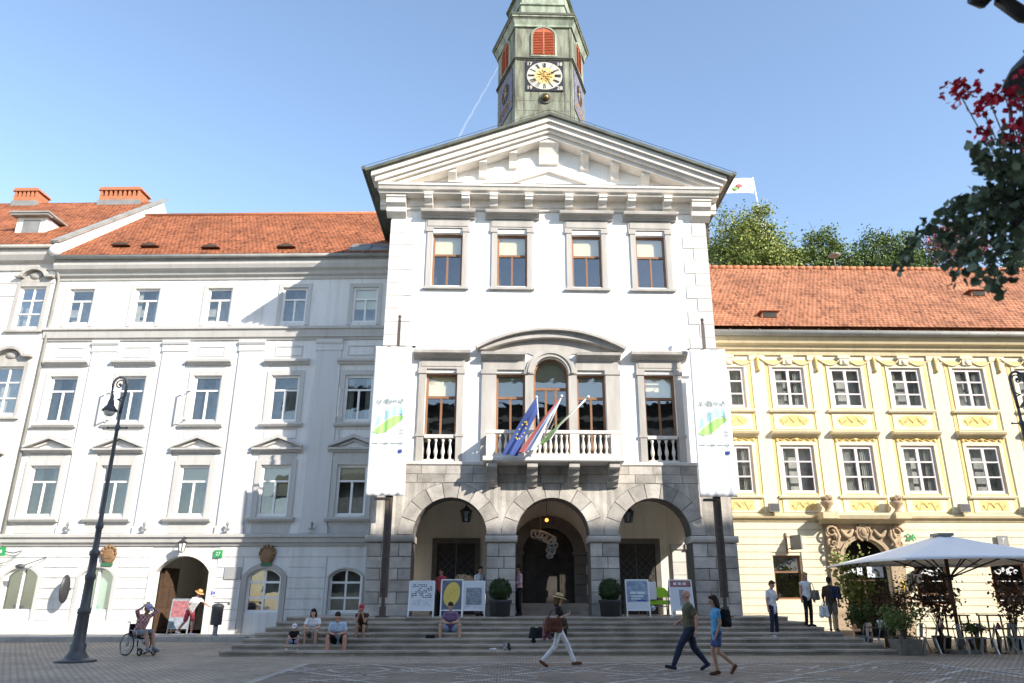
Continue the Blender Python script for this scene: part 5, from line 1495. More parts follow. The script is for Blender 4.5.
def banner(x, label, seed, x2):
    rr = random.Random(seed)
    t = thing('banner', label, 'banner', (x, 26.8, 5.05), 0, 'hanging white banners')
    W, Hh, nx, nz = 1.36, 5.53, 30, 40
    ph = rr.uniform(0, 6)
    def yy(u, v):                                             # folds get deeper towards the bottom
        return .018 * math.sin(u * 17 + ph + v) + .012 * math.sin(u * 31 + 2 * ph) + .03 * math.sin(v * 3 + u * 2) * (1 - v)
    def pt(u, v, o=0): return (W * (u - .5), yy(u, v) + o, Hh * v + .012 * math.sin(u * PI) * (1 if v < .5 else -1))
    b = MB(); vs = [[[b.bm.verts.new(pt(i / nx, j / nz, o)) for i in range(nx + 1)] for j in range(nz + 1)] for o in (0, .012)]
    for j in range(nz):
        for i in range(nx):
            for q in vs:
                f = b.bm.faces.new((q[j][i], q[j][i+1], q[j+1][i+1], q[j+1][i])); f.smooth = True
    per = [(0, i) for i in range(nx + 1)] + [(j, nx) for j in range(1, nz + 1)] + [(nz, i) for i in range(nx - 1, -1, -1)] + [(j, 0) for j in range(nz - 1, 0, -1)]
    for p, q in zip(per, per[1:] + per[:1]): b.bm.faces.new((vs[0][p[0]][p[1]], vs[0][q[0]][q[1]], vs[1][q[0]][q[1]], vs[1][p[0]][p[1]]))
    cl = b.build('cloth', M['banner'], t)
    def on(x_, z_, o=-.02): u = x_ / W + .5; v = z_ / Hh; return (x_, yy(u, v) + o, z_)
    def stripfill(name, top, bot, xa, xb, m_, n=24, o=-.02):
        g_ = MB()
        for k in range(n):
            a_ = xa + (xb - xa) * k / n; c_ = xa + (xb - xa) * (k + 1) / n
            if top(a_) - bot(a_) < 1e-4 and top(c_) - bot(c_) < 1e-4: continue
            g_.face([on(a_, bot(a_), o), on(c_, bot(c_), o), on(c_, top(c_), o), on(a_, top(a_), o)])
        g_.build(name, M[m_], cl)
    zl = 2.55
    mid = lambda x_: zl + .42 * x_ + .05 * math.sin(x_ * 4)
    th_ = lambda x_: .22 * max(0, 1 - abs((x_ + .02) / .56) ** 2.2)
    stripfill('leaf_print', lambda x_: mid(x_) + th_(x_), lambda x_: mid(x_) - th_(x_) * .9, -.58, .54, 'logo_green')
    sky_ = [(-.5, .18), (-.46, .30), (-.40, .46), (-.34, .30), (-.28, .24), (-.22, .0), (-.16, .30), (-.14, .60), (-.12, .3), (-.05, .34), (.02, .36), (.06, .28), (.1, .4), (.2, .42), (.26, .3), (.3, .36), (.38, .34), (.46, .12), (.5, .0)]
    def hgt_(x_):
        for (a_, ha), (c_, hc) in zip(sky_, sky_[1:]):
            if a_ <= x_ <= c_: return ha + (hc - ha) * (x_ - a_) / (c_ - a_)
        return 0
    stripfill('skyline_print', lambda x_: mid(x_) + th_(x_) + .05 + max(0, hgt_(x_)) * .85, lambda x_: mid(x_) + th_(x_) + .05, -.5, .5, 'logo_teal', 60)
    me = text_mesh('LJUBLJANA', .2, M['logo_grey'], 'lettering', bold=.006)
    for v in me.vertices: v.co = Vector(on(v.co.x, v.co.z + 3.42, -.045))
    link('lettering', me, cl)
    g_ = MB()
    for k in range(26):                                       # row of illegibly small characters
        a_ = -.56 + .043 * k
        if k % 9 != 5: g_.face([on(a_, 1.83), on(a_ + .028, 1.83), on(a_ + .028, 1.89), on(a_, 1.89)])
    for k in range(7): 
        a_ = .28 + .11 * (k % 3); z_ = 2.2 + .12 * (k // 3); g_.face([on(a_, z_), on(a_ + .04, z_), on(a_ + .04, z_ + .04), on(a_, z_ + .04)])
    g_.build('small_print', M['logo_grey'], cl)
    g_ = MB(); g_.face([on(.36, 1.52), on(.52, 1.52), on(.52, 1.63), on(.36, 1.63)]); g_.build('blue_patch', M['logo_blue'], cl)
    for k in range(4): g_ = MB(); xx = -.6 + .4 * k; g_.tube([(xx, 0, Hh - .02), (xx + .02, .09, Hh + .06), (xx, .16, Hh - .02)], .012, 5); g_.build('hook', M['iron'], t)
banner(-5.96, 'white city banner with pale leaf logo hanging at the left corner of the town hall', 3, 0)
banner(5.87, 'white city banner with bright green leaf logo hanging beside the yellow house', 8, 0)

# --- three flags leaning out of the balcony
def flag(tip, bl, br, label, mats, seed, drop=.55, stars=False):
    base = Vector((-.47, 27.0, 7.06))
    t = thing('flag', label, 'flag', base, 0, 'flags leaning from the balcony')
    tip = Vector(tip) - base; bl = Vector(bl) - base; br = Vector(br) - base
    b = MB(); b.tube([(0, .15, -.1), tip], .03, 8); b.ell(tip, .055, 8); b.build('pole', M['white'], t)
    rr = random.Random(seed); ph = rr.uniform(0, 6)
    in_ = tip * (1 - drop)
    def P(u, v):
        p = (tip * (1 - u) + in_ * u) * (1 - v) + (bl * (1 - u) + br * u) * v
        w = .09 * math.sin(u * 9 + ph + v * 2.5) * (.2 + v) + .05 * math.sin(v * 7 + ph)
        p = p + Vector((.25 * math.sin(PI * v) * -.2, -w - .05, -.0)); return p
    nu, nv = 18, 26
    bands = len(mats)
    for k in range(bands):
        b = MB(); i0 = nu * k // bands; i1 = nu * (k + 1) // bands
        vs = [[[b.bm.verts.new(P(i / nu, j / nv) + Vector((0, o, 0))) for i in range(i0, i1 + 1)] for j in range(nv + 1)] for o in (0, .008)]
        for q in vs:
            for j in range(nv):
                for i in range(i1 - i0):
                    f = b.bm.faces.new((q[j][i], q[j][i+1], q[j+1][i+1], q[j+1][i])); f.smooth = True
        cl = b.build('cloth', M[mats[k]], t)
    if stars:
        b = MB()
        for k in range(12):
            a = 2 * PI * k / 12; u = .5 + .26 * math.cos(a); v = .52 + .17 * math.sin(a)
            c = P(u, v) + Vector((0, -.02, 0)); r = .045
            pts = [c + Vector((rad * math.sin(PI * j / 5), 0, rad * math.cos(PI * j / 5))) for j, rad in enumerate([r, r * .4] * 5)]
            b.face(pts)
        b.build('star', M['star'], cl)
flag((-.64, 26.2, 8.50), (-1.86, 26.55, 6.46), (-1.30, 26.5, 6.42), 'blue flag with a ring of yellow stars draped from the balcony pole', ['flag_blue'], 1, .35, True)
flag((.26, 26.1, 8.52), (-1.27, 26.45, 6.52), (-.62, 26.4, 6.62), 'white, blue and red striped flag draped from the middle balcony pole', ['flag_white', 'flag_sky', 'flag_red'][::-1], 2, .3)
flag((1.22, 26.1, 8.50), (-.62, 26.4, 6.75), (-.1, 26.35, 7.0), 'white and green flag draped from the lowest balcony pole', ['flag_green', 'flag_white'], 5, .3)

# --- hanging lanterns under the arches, lit bulb, white openwork sculpture
def lantern(x, label):
    t = thing('hanging_lantern', label, 'lantern', (x, 29.0, 4.42), 0, 'lanterns hanging under the arches')
    b = MB(); b.tube([(0, 0, .55), (0, 0, .95)], .015, 6); b.lathe([(.02, .56), (.06, .5), (.24, .36), (.24, .33), (.03, .34)], (0, 0, 0), 6, smooth=False)
    for k in range(6): a = 2 * PI * k / 6; b.tube([(.2 * math.cos(a), .2 * math.sin(a), .33), (.14 * math.cos(a), .14 * math.sin(a), -.05)], .016, 5)
    b.lathe([(.15, -.06), (.15, -.03), (.02, -.03)], (0, 0, 0), 6, smooth=False); b.build('cage', M['iron'], t)
    b = MB(); b.lathe([(.12, -.02), (.18, .32)], (0, 0, 0), 6, smooth=False); b.build('glass', M['glass_dark'], t)
lantern(-3.2, 'black six sided lantern hanging under the left arch'); lantern(2.95, 'black six sided lantern hanging under the right arch')
t = thing('lit_lamp', 'small glowing orange lamp hanging in the middle arch', 'lamp', (-.12, 29.6, 4.5))
mb = MB(); mb.ell((0, 0, 0), .07, 12); mb.build('bulb', M['glow'], t)
mb = MB(); mb.tube([(0, 0, .1), (0, 0, .9)], .012, 6); mb.lathe([(.02, .16), (.08, .1), (.09, .06)], (0, 0, 0), 10); mb.build('pendant', M['iron'], t)
pl_ = bpy.data.lights.new('lamp_light', 'POINT'); pl_.energy = 1.5; pl_.color = (1, .5, .18); pl_.shadow_soft_size = .09
po_ = bpy.data.objects.new('lamp_light', pl_); C.objects.link(po_); po_.parent = t; po_.location = (0, -.2, -.02)
t = thing('hanging_sculpture', 'white openwork sculpture of curved loops hanging in the dark middle doorway', 'sculpture', (-.05, 29.9, 3.4))
mb = MB()
rr = random.Random(4)
spine = [Vector((-.52 + .15 * k, .02 * k, .60 - .008 * k * k - .02 * k)) for k in range(5)] + [Vector((.16, .1, .22)), Vector((.12, .1, -.02)), Vector((.06, .1, -.2))]
for k, c in enumerate(spine):
    r_ = (.17, .15, .19, .2, .2, .18, .16, .1)[k]; a0 = rr.uniform(0, 6)
    mb.tube([c + Vector((r_ * (1 + .25 * math.sin(3 * 2*PI*j/12 + a0)) * math.cos(2*PI*j/12), .10 * math.sin(2*PI*j/12 + a0), r_ * .85 * math.sin(2*PI*j/12))) for j in range(13)], .042, 6)
for s_ in (-.12, .14): mb.tube([p + Vector((s_ * .6, 0, s_)) for p in spine], .04, 6)
mb.tube([(-.3, 0, .6), (-.3, 0, 1.3)], .008, 4)
mb.build('loops', mat('chalky_grey', (.40, .40, .38)), t)

# --- sandwich boards on the landing
def board(x, y, w, h, label, paint, lean=R(10), legs=.22, rz=0, col='board_white', frm='white'):
    t = thing('sandwich_board', label, 'sign board', (x, y, 1.05), rz, None)
    ca, sa = math.cos(lean), math.sin(lean)
    mt = Matrix.Rotation(-lean, 4, 'X')
    b = MB(); b.box(-w/2, w/2, 0, .03, legs, legs + h)
    me = b.mesh('panel', M[col]); me.transform(mt); pn = link('panel', me, t)
    b = MB()
    for s_ in (-1, 1): b.box(s_ * w/2 - .02, s_ * w/2 + .02, -.012, .042, 0, legs + h + .01)
    b.box(-w/2, w/2, -.010, .04, legs + h, legs + h + .03); b.box(-w/2, w/2, -.01, .04, legs - .03, legs)
    me = b.mesh('frame', M[frm]); me.transform(mt); link('frame', me, t)
    b = MB()
    for s_ in (-1, 1): b.beam((s_ * w/2, sa * (legs + h) + .03, ca * (legs + h)), (s_ * w/2, sa * (legs + h) + .36, 0), .035, .03)
    b.build('rear_leg', M['steel'], t)
    def put(name, fn, m_):
        b2 = MB(); fn(b2); me2 = b2.mesh(name, M[m_]); me2.transform(Matrix.Translation((0, 0, 0)) @ mt); link(name, me2, pn)
    paint(put, w, legs, h)
    return t
def words(b, w, z0, z1, rows, seed, x0=.42, fill=.7, th=.5):
    rr = random.Random(seed); dz = (z1 - z0) / rows
    for r_ in range(rows):
        z = z1 - dz * (r_ + .5); x = -w * x0 + rr.uniform(0, .06)
        while x < w * x0 - .04:
            l_ = rr.uniform(.03, .09)
            if rr.random() < fill: b.box(x, min(x + l_, w * x0), -.006, -.002, z - dz * th / 2, z + dz * th / 2)
            x += l_ + .022
def pA(put, w, z, h):
    put('print', lambda b: words(b, w, z + .38, z + h - .08, 8, 2), 'ink'); put('small_print', lambda b: words(b, w, z + .14, z + .34, 6, 5, fill=.5, th=.3), 'board_grey')
def pB(put, w, z, h):
    put('ground_print', lambda b: b.box(-w/2 + .03, w/2 - .03, -.004, -.001, z + .03, z + h - .03), 'board_slate')
    def oval(b):
        n = 32; a = R(-14)
        P_ = [(.27 * math.cos(2*PI*k/n), .41 * math.sin(2*PI*k/n)) for k in range(n)]
        P_ = [(p * math.cos(a) - q * math.sin(a) + .0, z + h/2 + .02 + p * math.sin(a) + q * math.cos(a)) for p, q in P_]
        b.prism(P_, -.010, -.005)
    put('oval_print', oval, 'board_yellow')
    def marks(b):
        for k in range(3): b.tube([(-.14 + .1 * k + .04 * math.sin(j), -.012, z + h/2 - .12 + .1 * k + .03 * j) for j in range(5)], .008, 4)
    put('marks', marks, 'board_ochre')
def pC(put, w, z, h):
    put('picture', lambda b: b.box(-w*.36, w*.36, -.006, -.002, z + .16, z + h - .2), 'board_grey'); put('caption', lambda b: words(b, w, z + .04, z + .13, 2, 9, fill=.5, th=.35), 'board_grey')
def pD(put, w, z, h):
    put('picture', lambda b: b.box(-w/2 + .02, w/2 - .02, -.006, -.002, z + .26, z + h - .02), 'board_blue')
    def wd(b): words(b, w, z + .36, z + .62, 3, 21, fill=.85)
    b_ = lambda b: [b.box(v[0], v[1], -.010, -.0065, v[2], v[3]) for v in ((-.26, -.05, z + .52, z + .6), (-.02, .26, z + .52, z + .6), (-.24, .2, z + .42, z + .47), (-.24, .1, z + .34, z + .38))]
    put('headline', b_, 'board_white'); put('band', lambda b: b.box(-.05, .3, -.010, -.0065, z + .28, z + .325), 'logo_blue')
def pE(put, w, z, h):
    put('header', lambda b: b.box(-w/2 + .02, w/2 - .02, -.006, -.002, z + h - .22, z + h - .02), 'board_red')
    put('header_print', lambda b: [b.box(-.25 + .17 * k, -.14 + .17 * k, -.010, -.0065, z + h - .16, z + h - .07) for k in range(3)], 'board_white')
    put('picture', lambda b: b.box(-.07, .1, -.006, -.002, z + .12, z + h - .32), 'board_grey')
board(-4.56, 27.06, .84, .93, 'white text poster board, leftmost on the landing', pA)
board(-3.53, 27.05, .72, .98, 'poster board with a large yellow oval on slate', pB, col='board_grey')
board(-2.78, 27.10, .74, .93, 'white poster board with a grey picture, beside the pier', pC)
board(2.86, 27.05, .78, .98, 'blue poster board with white headline, before the right arch', pD)
board(4.40, 27.10, .78, .98, 'white poster board with a red header and dark vertical picture', pE, rz=R(4))
# red print frame board at the gateway
t = board(-15.2, 31.7, .75, 1.1, 'poster board with red and grey pictures standing in the gateway', lambda put, w, z, h: (put('picture', lambda b: b.box(-w*.46, w*.46, -.006, -.002, z + .42, z + h - .05), 'board_red'), put('lower_picture', lambda b: b.box(-w*.46, w*.46, -.006, -.002, z + .04, z + .40), 'board_grey')), rz=R(6), col='board_grey', frm='steel')
t.location = (-14.75, 32.4, .3)
# --- clipped boxwood balls in dark pots
def topiary():
    t = thing('potted_topiary', 'clipped box ball in a dark pot before the pier left of the middle arch', 'potted plant', (-1.87, 27.18, 1.05), 0, 'clipped box balls before the arcade')
    b = MB(); b.lathe([(.28, 0), (.33, .03), (.36, .42), (.40, .46), (.40, .54), (.34, .54), (.33, .46)], (0, 0, 0), 20); b.build('pot', M['pot_dark'], t)
    rr = random.Random(3)
    def f():
        d = Vector((rr.gauss(0, 1), rr.gauss(0, 1), rr.gauss(0, 1))).normalized(); return Vector((0, 0, .86)) + d * .36 * rr.uniform(.82, 1.13)
    ball = leaf_obj('foliage', leaves(2600, f, .05, rr), M['leaf_box'], t)
    b = MB(); b.ell((0, 0, .86), .33, 16); b.build('foliage_core', M['leaf_box'], ball)
    return t
tp = topiary(); dup(tp, (1.9, 27.2, 1.05), 1.0, 'clipped box ball in a dark pot before the pier right of the middle arch')
# --- lime green draped trolley under the right arch
t = thing('lime_stall', 'small lime green draped stall under the right arch', 'stall', (3.78, 28.3, 1.05))
mb = MB(); mb.prism([(-.36, .62), (.42, .62), (.36, .78), (.2, .95), (-.3, .98)], -.22, .22); mb.prism([(-.36, .38), (.5, .38), (.46, .52), (-.36, .52)], -.24, .24); mb.build('canopy', M['lime'], t)
mb = MB(); [mb.tube([(x, y, 0), (x, y, .64)], .018, 6) for x in (-.32, .34) for y in (-.18, .18)]; mb.box(-.34, .36, -.2, .2, .3, .33); mb.build('stand', M['steel'], t)
mb = MB(); mb.box(-.42, -.1, -.3, -.24, .55, 1.15); mb.ell((-.25, -.28, .26), .1, 8); mb.build('white_card', M['white'], t)

# --- street bin by the gateway
t = thing('litter_bin', 'grey cylindrical litter bin on a post beside the gateway', 'litter bin', (-12.72, 30.9, .3))
mb = MB(); mb.lathe([(.19, .38), (.21, .42), (.21, 1.0), (.23, 1.02), (.23, 1.06), (.15, 1.14), (.02, 1.17)], (0, 0, 0), 16); mb.build('drum', M['iron_grey'], t)
mb = MB(); mb.tube([(.0, .02, 0), (.0, .02, .4)], .09, 10); mb.lathe([(.16, 0), (.16, .03), (.09, .04)], (0, 0.02, 0), 12); mb.build('post', M['steel'], t)
mb = MB(); mb.box(-.16, .42, -.05, .05, 1.175, 1.21); mb.box(.36, .42, -.05, .05, 1.1, 1.17); mb.build('lid', M['iron_grey'], t)

# --- signs, crests and fittings on the left house (wall plane at its front)
def onwall(px_s, z, dy=-.06):                                 # along the white house front
    a = R(-2.8); return Vector((-6.5 + px_s * math.cos(a) - dy * math.sin(a), 32.2 + px_s * math.sin(a) + dy * math.cos(a), z))
t = thing('hanging_sign', 'green shop sign on a bracket at the left edge', 'sign', onwall(-16.0, 3.45, -.1), R(-2.8))
mb = MB(); mb.box(-.75, .42, -.58, -.5, -.17, .17); mb.build('panel', M['sign_green'], t)
mb = MB()
for k in range(8): mb.box(-.55 + .11 * k, -.48 + .11 * k + .02 * (k % 2), -.586, -.581, -.06, .06)
mb.build('lettering', M['white'], t)
mb = MB(); mb.tube([(.42, -.54, 0), (.6, -.3, -.05), (.75, .0, .06)], .02, 6); mb.tube([(.3, -.54, -.1), (.6, -.3, -.16), (.6, -.02, -.12)], .016, 6); mb.build('bracket', M['iron'], t)
M['plate_green'] = mat('dull_green_plate', (.05, .16, .08), rough=.5)
def crest(s_, label):
    t = thing('wall_crest', label, 'crest', onwall(s_, 3.3, -.05), R(-2.8), None)
    b = MB(); b.lathe([(.30, 0), (.30, .05), (.2, .09), (.05, .1)], (0, 0, 0), 18); me = b.mesh('shield', M['crest']); me.transform(Matrix.Rotation(R(90), 4, 'X') @ Matrix.Scale(1.15, 4, (0, 1, 0))); link('shield', me, t)
    b = MB()
    for k in range(7): b.ell((.3 * math.cos(PI * k / 6), -.06, .1 + .28 * math.sin(PI * k / 6)), (.07, .05, .09), 8)
    b.box(-.15, .15, -.12, -.06, -.1, .12); b.build('ornament', M['crest'], t)
    b = MB(); b.box(-.22, .22, -.07, 0, -.40, -.27); b.build('name_plate', M['plate_green'], t)
crest(-11.6, 'bronze crest with a green plate above the second shop window'); crest(-5.0, 'dark bronze crest with a green plate above the white arched door')
t = thing('house_number', 'small green house number plate right of the gateway', 'sign', onwall(-7.05, 3.38, -.05), R(-2.8))
mb = MB(); mb.box(-.17, .17, -.03, 0, -.15, .15); mb.build('plate', M['sign_green'], t)
me = text_mesh('27', .2, M['white']); me.transform(Matrix.Translation((0, -.033, 0))); link('lettering', me, t)
t = thing('wall_plaque', 'grey stone plaque on the white wall beside the gateway', 'plaque', onwall(-6.35, 2.62, -.05), R(-2.8))
mb = MB(); mb.box(-.34, .34, -.03, 0, -.24, .24); mb.build('slab', M['plaque'], t)
mb = MB(); words(mb, .6, -.18, .18, 5, 33, fill=.8, th=.35); me = mb.mesh('lettering', M['stone']); me.transform(Matrix.Translation((0, -.028, 0))); link('lettering', me, t)
t = thing('wall_plaque', 'tiny white plate with a blue sign beside the litter bin', 'plaque', onwall(-7.05, 1.85, -.05), R(-2.8))
mb = MB(); mb.box(-.13, .13, -.02, 0, -.12, .12); mb.build('plate', M['white'], t)
mb = MB(); mb.box(-.08, -.02, -.024, -.021, -.06, .06); mb.box(.01, .08, -.024, -.021, -.06, .06); mb.build('symbol', M['logo_blue'], t)
t = thing('wall_lantern', 'iron lantern on a bracket above the gateway', 'lantern', onwall(-8.4, 3.62, -.1), R(-2.8))
mb = MB(); mb.tube([(0, .1, .3), (0, -.35, .42), (0, -.4, .36)], .02, 6); mb.lathe([(.02, .34), (.05, .3), (.2, .2), (.2, .17)], (0, -.4, 0), 6, smooth=False)
for k in range(6): a = 2 * PI * k / 6; mb.tube([(.17 * math.cos(a), -.4 + .17 * math.sin(a), .17), (.11 * math.cos(a), -.4 + .11 * math.sin(a), -.16)], .014, 4)
mb.lathe([(.12, -.18), (.03, -.22)], (0, -.4, 0), 6); mb.build('cage', M['iron'], t)
mb = MB(); mb.lathe([(.10, -.15), (.155, .16)], (0, -.4, 0), 6, smooth=False); mb.build('glass', M['lamp_glass'], t)
def pennant(s_, z, label, ang):
    t = thing('spotlight', label, 'spotlight', onwall(s_, z, -.06), R(-2.8))
    b = MB(); b.tube([(0, 0, 0), (-.55, -.55, -.35)], .018, 6); b.build('arm', M['iron'], t)
    b = MB(); b.ell((-.62, -.6, -.38), (.2, .12, .1), 10); b.build('head', M['iron_grey'], t)
pennant(-14.2, 3.25, 'dark spotlight on an arm above the first shop window', 0)
t = thing('round_sign', 'dark oval sign projecting from the wall left of the second shop window', 'sign', onwall(-12.95, 2.0, -.02), R(-2.8))
mb = MB(); mb.lathe([(.02, -.02), (.25, -.02), (.25, .02), (.02, .02)], (0, 0, 0), 20); me = mb.mesh('disc', M['iron']); me.transform(Matrix.Translation((0, -.42, 0)) @ Matrix.Rotation(R(80), 4, 'Z') @ Matrix.Rotation(R(90), 4, 'X') @ Matrix.Scale(2.2, 4, (0, 1, 0))); link('disc', me, t)
mb = MB(); mb.box(-.015, .015, -.1, .02, -.03, .03); mb.build('bracket', M['iron'], t)

# --- signs on the yellow house
t = thing('wall_sign', 'square box sign on a bracket above the small dark window of the yellow house', 'sign', (9.62, 30.9, 3.75))
mb = MB(); mb.box(-.02, .06, -.75, -.2, -.28, .28); me = mb.mesh('box', M['lead']); me.transform(Matrix.Rotation(R(28), 4, 'Z')); link('box', me, t)
mb = MB(); mb.tube([(0, 0, .25), (.1, -.3, .2)], .02, 6); mb.tube([(0, 0, -.25), (.1, -.3, -.2)], .02, 6); mb.box(-.03, .03, -.03, .03, -.45, .4); mb.build('bracket', M['crest'], t)
t = thing('house_number', 'green number 2A beside the sandstone portal', 'sign', (14.72, 30.82, 3.98))
me = text_mesh('2A', .34, M['sign_green'], bold=.012); link('lettering', me, t)
t = thing('wall_sign', 'square grey sign with a white letter above the parasol', 'sign', (18.42, 30.78, 3.83))
mb = MB(); mb.box(-.22, .22, -.06, 0, -.22, .22); mb.build('panel', M['lead'], t)
mb = MB(); mb.tube([(.06, -.066, .12), (-.02, -.066, .0), (-.05, -.066, -.12)], .015, 5); mb.tube([(-.05, -.066, .08), (.06, -.066, .12)], .012, 5); mb.build('symbol', M['white'], t)
t = thing('wall_poster', 'white notice with a yellow figure beside the portal', 'poster', (14.05, 30.8, 2.15))
mb = MB(); mb.box(-.2, .2, -.02, 0, -.34, .34); mb.build('sheet', M['white'], t)
mb = MB(); mb.tube([(-.05, -.026, -.2), (.05, -.026, .0), (-.04, -.026, .15)], .05, 6); mb.build('figure_print', M['star'], t)
t = thing('letter_box', 'small black box on the wall right of the portal notice', 'box', (14.6, 30.75, 2.35))
mb = MB(); mb.box(-.17, .17, -.16, 0, -.26, .26); mb.lathe([(.17, 0), (.17, .02), (.12, .08), (0, .1)], (0, -.08, .26), 10); mb.build('case', M['iron'], t)

# ================================================================== CAFE TERRACE
U = thing('parasol', 'large square pale grey cafe parasol on a wooden pole', 'parasol', (12.75, 25.2, 0))
mb = MB()
h_, zt, zr = 2.8, 3.64, 2.74
cs = [(-h_, -h_), (h_, -h_), (h_, h_), (-h_, h_)]
for k in range(4):
    a = Vector((*cs[k], zr)); b_ = Vector((*cs[(k + 1) % 4], zr)); n = 10
    for j in range(n):
        for i in range(8):
            def pp(s_, q):
                e = a.lerp(b_, s_); top = Vector((0, 0, zt)); v = top.lerp(e, q); v.z -= .10 * math.sin(PI * q) * (1 - .6 * abs(2 * s_ - 1)) + .05 * q * math.sin(PI * s_) * -1
                return v
            mb.face([pp(j / n, i / 8), pp((j + 1) / n, i / 8), pp((j + 1) / n, (i + 1) / 8), pp(j / n, (i + 1) / 8)], 0, True)
    for j in range(n):
        p, q = pp(j / n, 1), pp((j + 1) / n, 1); mb.face([p, q, q - Vector((0, 0, .05)), p - Vector((0, 0, .05))])
bmesh.ops.remove_doubles(mb.bm, verts=mb.bm.verts, dist=1e-4)
mb.build('canopy', M['umbrella'], U)
mb = MB(); mb.slab([(-.26, -.26), (.26, -.26), (.26, .26), (-.26, .26)], zt - .06, zt + .03); mb.build('cap', M['lead'], U)
mb = MB(); mb.lathe([(.06, 0), (.06, zt - .1)], (0, 0, 0), 12); mb.build('pole', M['door_brown'], U)
for k in range(8):
    a = 2 * PI * k / 8 + PI / 4; L = h_ * (1.38 if k % 2 == 0 else .99)
    mb = MB(); top = Vector((0, 0, zt - .12)); e = Vector((L * math.cos(a), L * math.sin(a), zr - .02))
    mb.tube([top, top.lerp(e, .5) - Vector((0, 0, .09)), e], .025, 6); mb.tube([(0, 0, 2.25), tuple(top.lerp(e, .52) - Vector((0, 0, .11)))], .024, 6)
    mb.build('rib', M['table_dark'], U)
mb = MB(); mb.lathe([(.11, -.06), (.13, 0), (.11, .07)], (0, 0, 2.25), 12); mb.build('hub', M['table_dark'], U)
mb = MB(); mb.box(-.42, .42, -.42, .42, 0, .1); mb.lathe([(.09, .1), (.08, .45)], (0, 0, 0), 12); mb.build('base', M['lead'], U)

def chair(loc, rz, label, first=[None]):
    if first[0] is None:
        t = thing('cafe_chair', label, 'chair', loc, rz, 'steel chairs of the cafe terrace')
        b = MB(); b.slab([(-.17, -.18), (.17, -.18), (.19, .0), (.16, .17), (-.16, .17), (-.19, 0)], .44, .46); b.slab([(-.15, -.16), (.15, -.16), (.14, .15), (-.14, .15)], .461, .468); b.build('seat', M['steel'], t)
        for sx, sy in ((-1, -1), (1, -1), (1, 1), (-1, 1)):
            b = MB(); b.beam((sx * .14, sy * .14, .44), (sx * .22, sy * .23, 0), .055, .03); b.build('leg', M['steel'], t)
        b = MB()
        b.tube([(-.17, .16, .45), (-.18, .22, .66), (-.17, .25, .8), (-.08, .265, .86), (.08, .265, .86), (.17, .25, .8), (.18, .22, .66), (.17, .16, .45)], .014, 6)
        b.face([(-.06, .17, .46), (.06, .17, .46), (.065, .262, .86), (-.065, .262, .86)]); b.face([(-.06, .174, .46), (.06, .174, .46), (.065, .266, .86), (-.065, .266, .86)])
        b.build('backrest', M['steel'], t)
        first[0] = t; return t
    return dup(first[0], loc, rz, label)
def table(loc, label, first=[None]):
    if first[0] is None:
        t = thing('cafe_table', label, 'table', loc, 0, 'dark tables of the cafe terrace')
        b = MB(); b.box(-.4, .4, -.4, .4, .72, .75); b.build('tabletop', M['table_dark'], t)
        b = MB(); b.lathe([(.03, .03), (.03, .72)], (0, 0, 0), 8); b.box(-.28, .28, -.03, .03, 0, .03); b.box(-.03, .03, -.28, -.031, 0, .03); b.box(-.03, .03, .031, .28, 0, .03); b.build('pedestal', M['iron'], t)
        first[0] = t; return t
    return dup(first[0], loc, 0, label)
def bar_table(loc, label, first=[None]):
    if first[0] is None:
        t = thing('bar_table', label, 'table', loc, 0, 'high tables of the cafe terrace')
        b = MB(); b.box(-.45, .45, -.3, .3, 1.06, 1.1); b.build('tabletop', M['table_dark'], t)
        for sx in (-1, 1):
            for sy in (-1, 1): b = MB(); b.beam((sx * .38, sy * .24, 1.06), (sx * .42, sy * .28, 0), .05, .05); b.build('leg', M['table_dark'], t)
        first[0] = t; return t
    return dup(first[0], loc, 0, label)
tabs = [(10.55, 25.6, 'leftmost dark cafe table, beside the steps'), (12.15, 25.2, 'dark cafe table under the parasol pole'), (13.85, 25.0, 'dark cafe table right of the parasol pole'), (15.1, 25.3, 'dark cafe table at the right edge')]
for x, y, lb in tabs: table((x, y, 0), lb)
names = ['leftmost table by the steps', 'table under the parasol', 'table right of the pole', 'table at the right edge']
for (x, y, _), nm in zip(tabs, names):
    for k, (dx, dy, rz, sd) in enumerate(((-.55, -.35, R(70), 'front left'), (.5, -.42, R(-70), 'front right'), (.52, .4, R(-110), 'back right'), (-.5, .45, R(110), 'back left'))):
        chair((x + dx, y + dy, 0), rz + R(rnd.uniform(-12, 12)) + PI, 'grey steel chair at the %s corner of the %s' % (sd, nm))
bar_table((13.9, 27.4, 0), 'high trestle table behind the reddish shrub'); bar_table((15.3, 27.3, 0), 'high trestle table by the shop window at the right edge')
def glass_set(loc, label, m_, n, seed, cat='glasses'):
    pass
t = thing('wine_glasses', 'cluster of upturned glasses on the leftmost cafe table', 'glasses', (10.5, 25.55, .75))
mb = MB()
for k in range(5): mb.lathe([(.03, 0), (.005, .02), (.005, .1), (.035, .16), (.03, .22)], (.09 * (k % 3) - .1, .09 * (k // 3), 0), 8)
mb.build('glass', M['white'], t)
for k in range(3):
    x, y, _ = tabs[k + 1]; t = thing('menu_stand', ('red menu holder on the table under the parasol', 'red menu holder on the table right of the pole', 'red menu holder on the rightmost table')[k], 'menu', (x + .1, y, .75))
    mb = MB(); mb.prism([(-.07, 0), (.07, 0), (.0, .16)], -.05, .05); mb.build('card', M['board_red'], t)

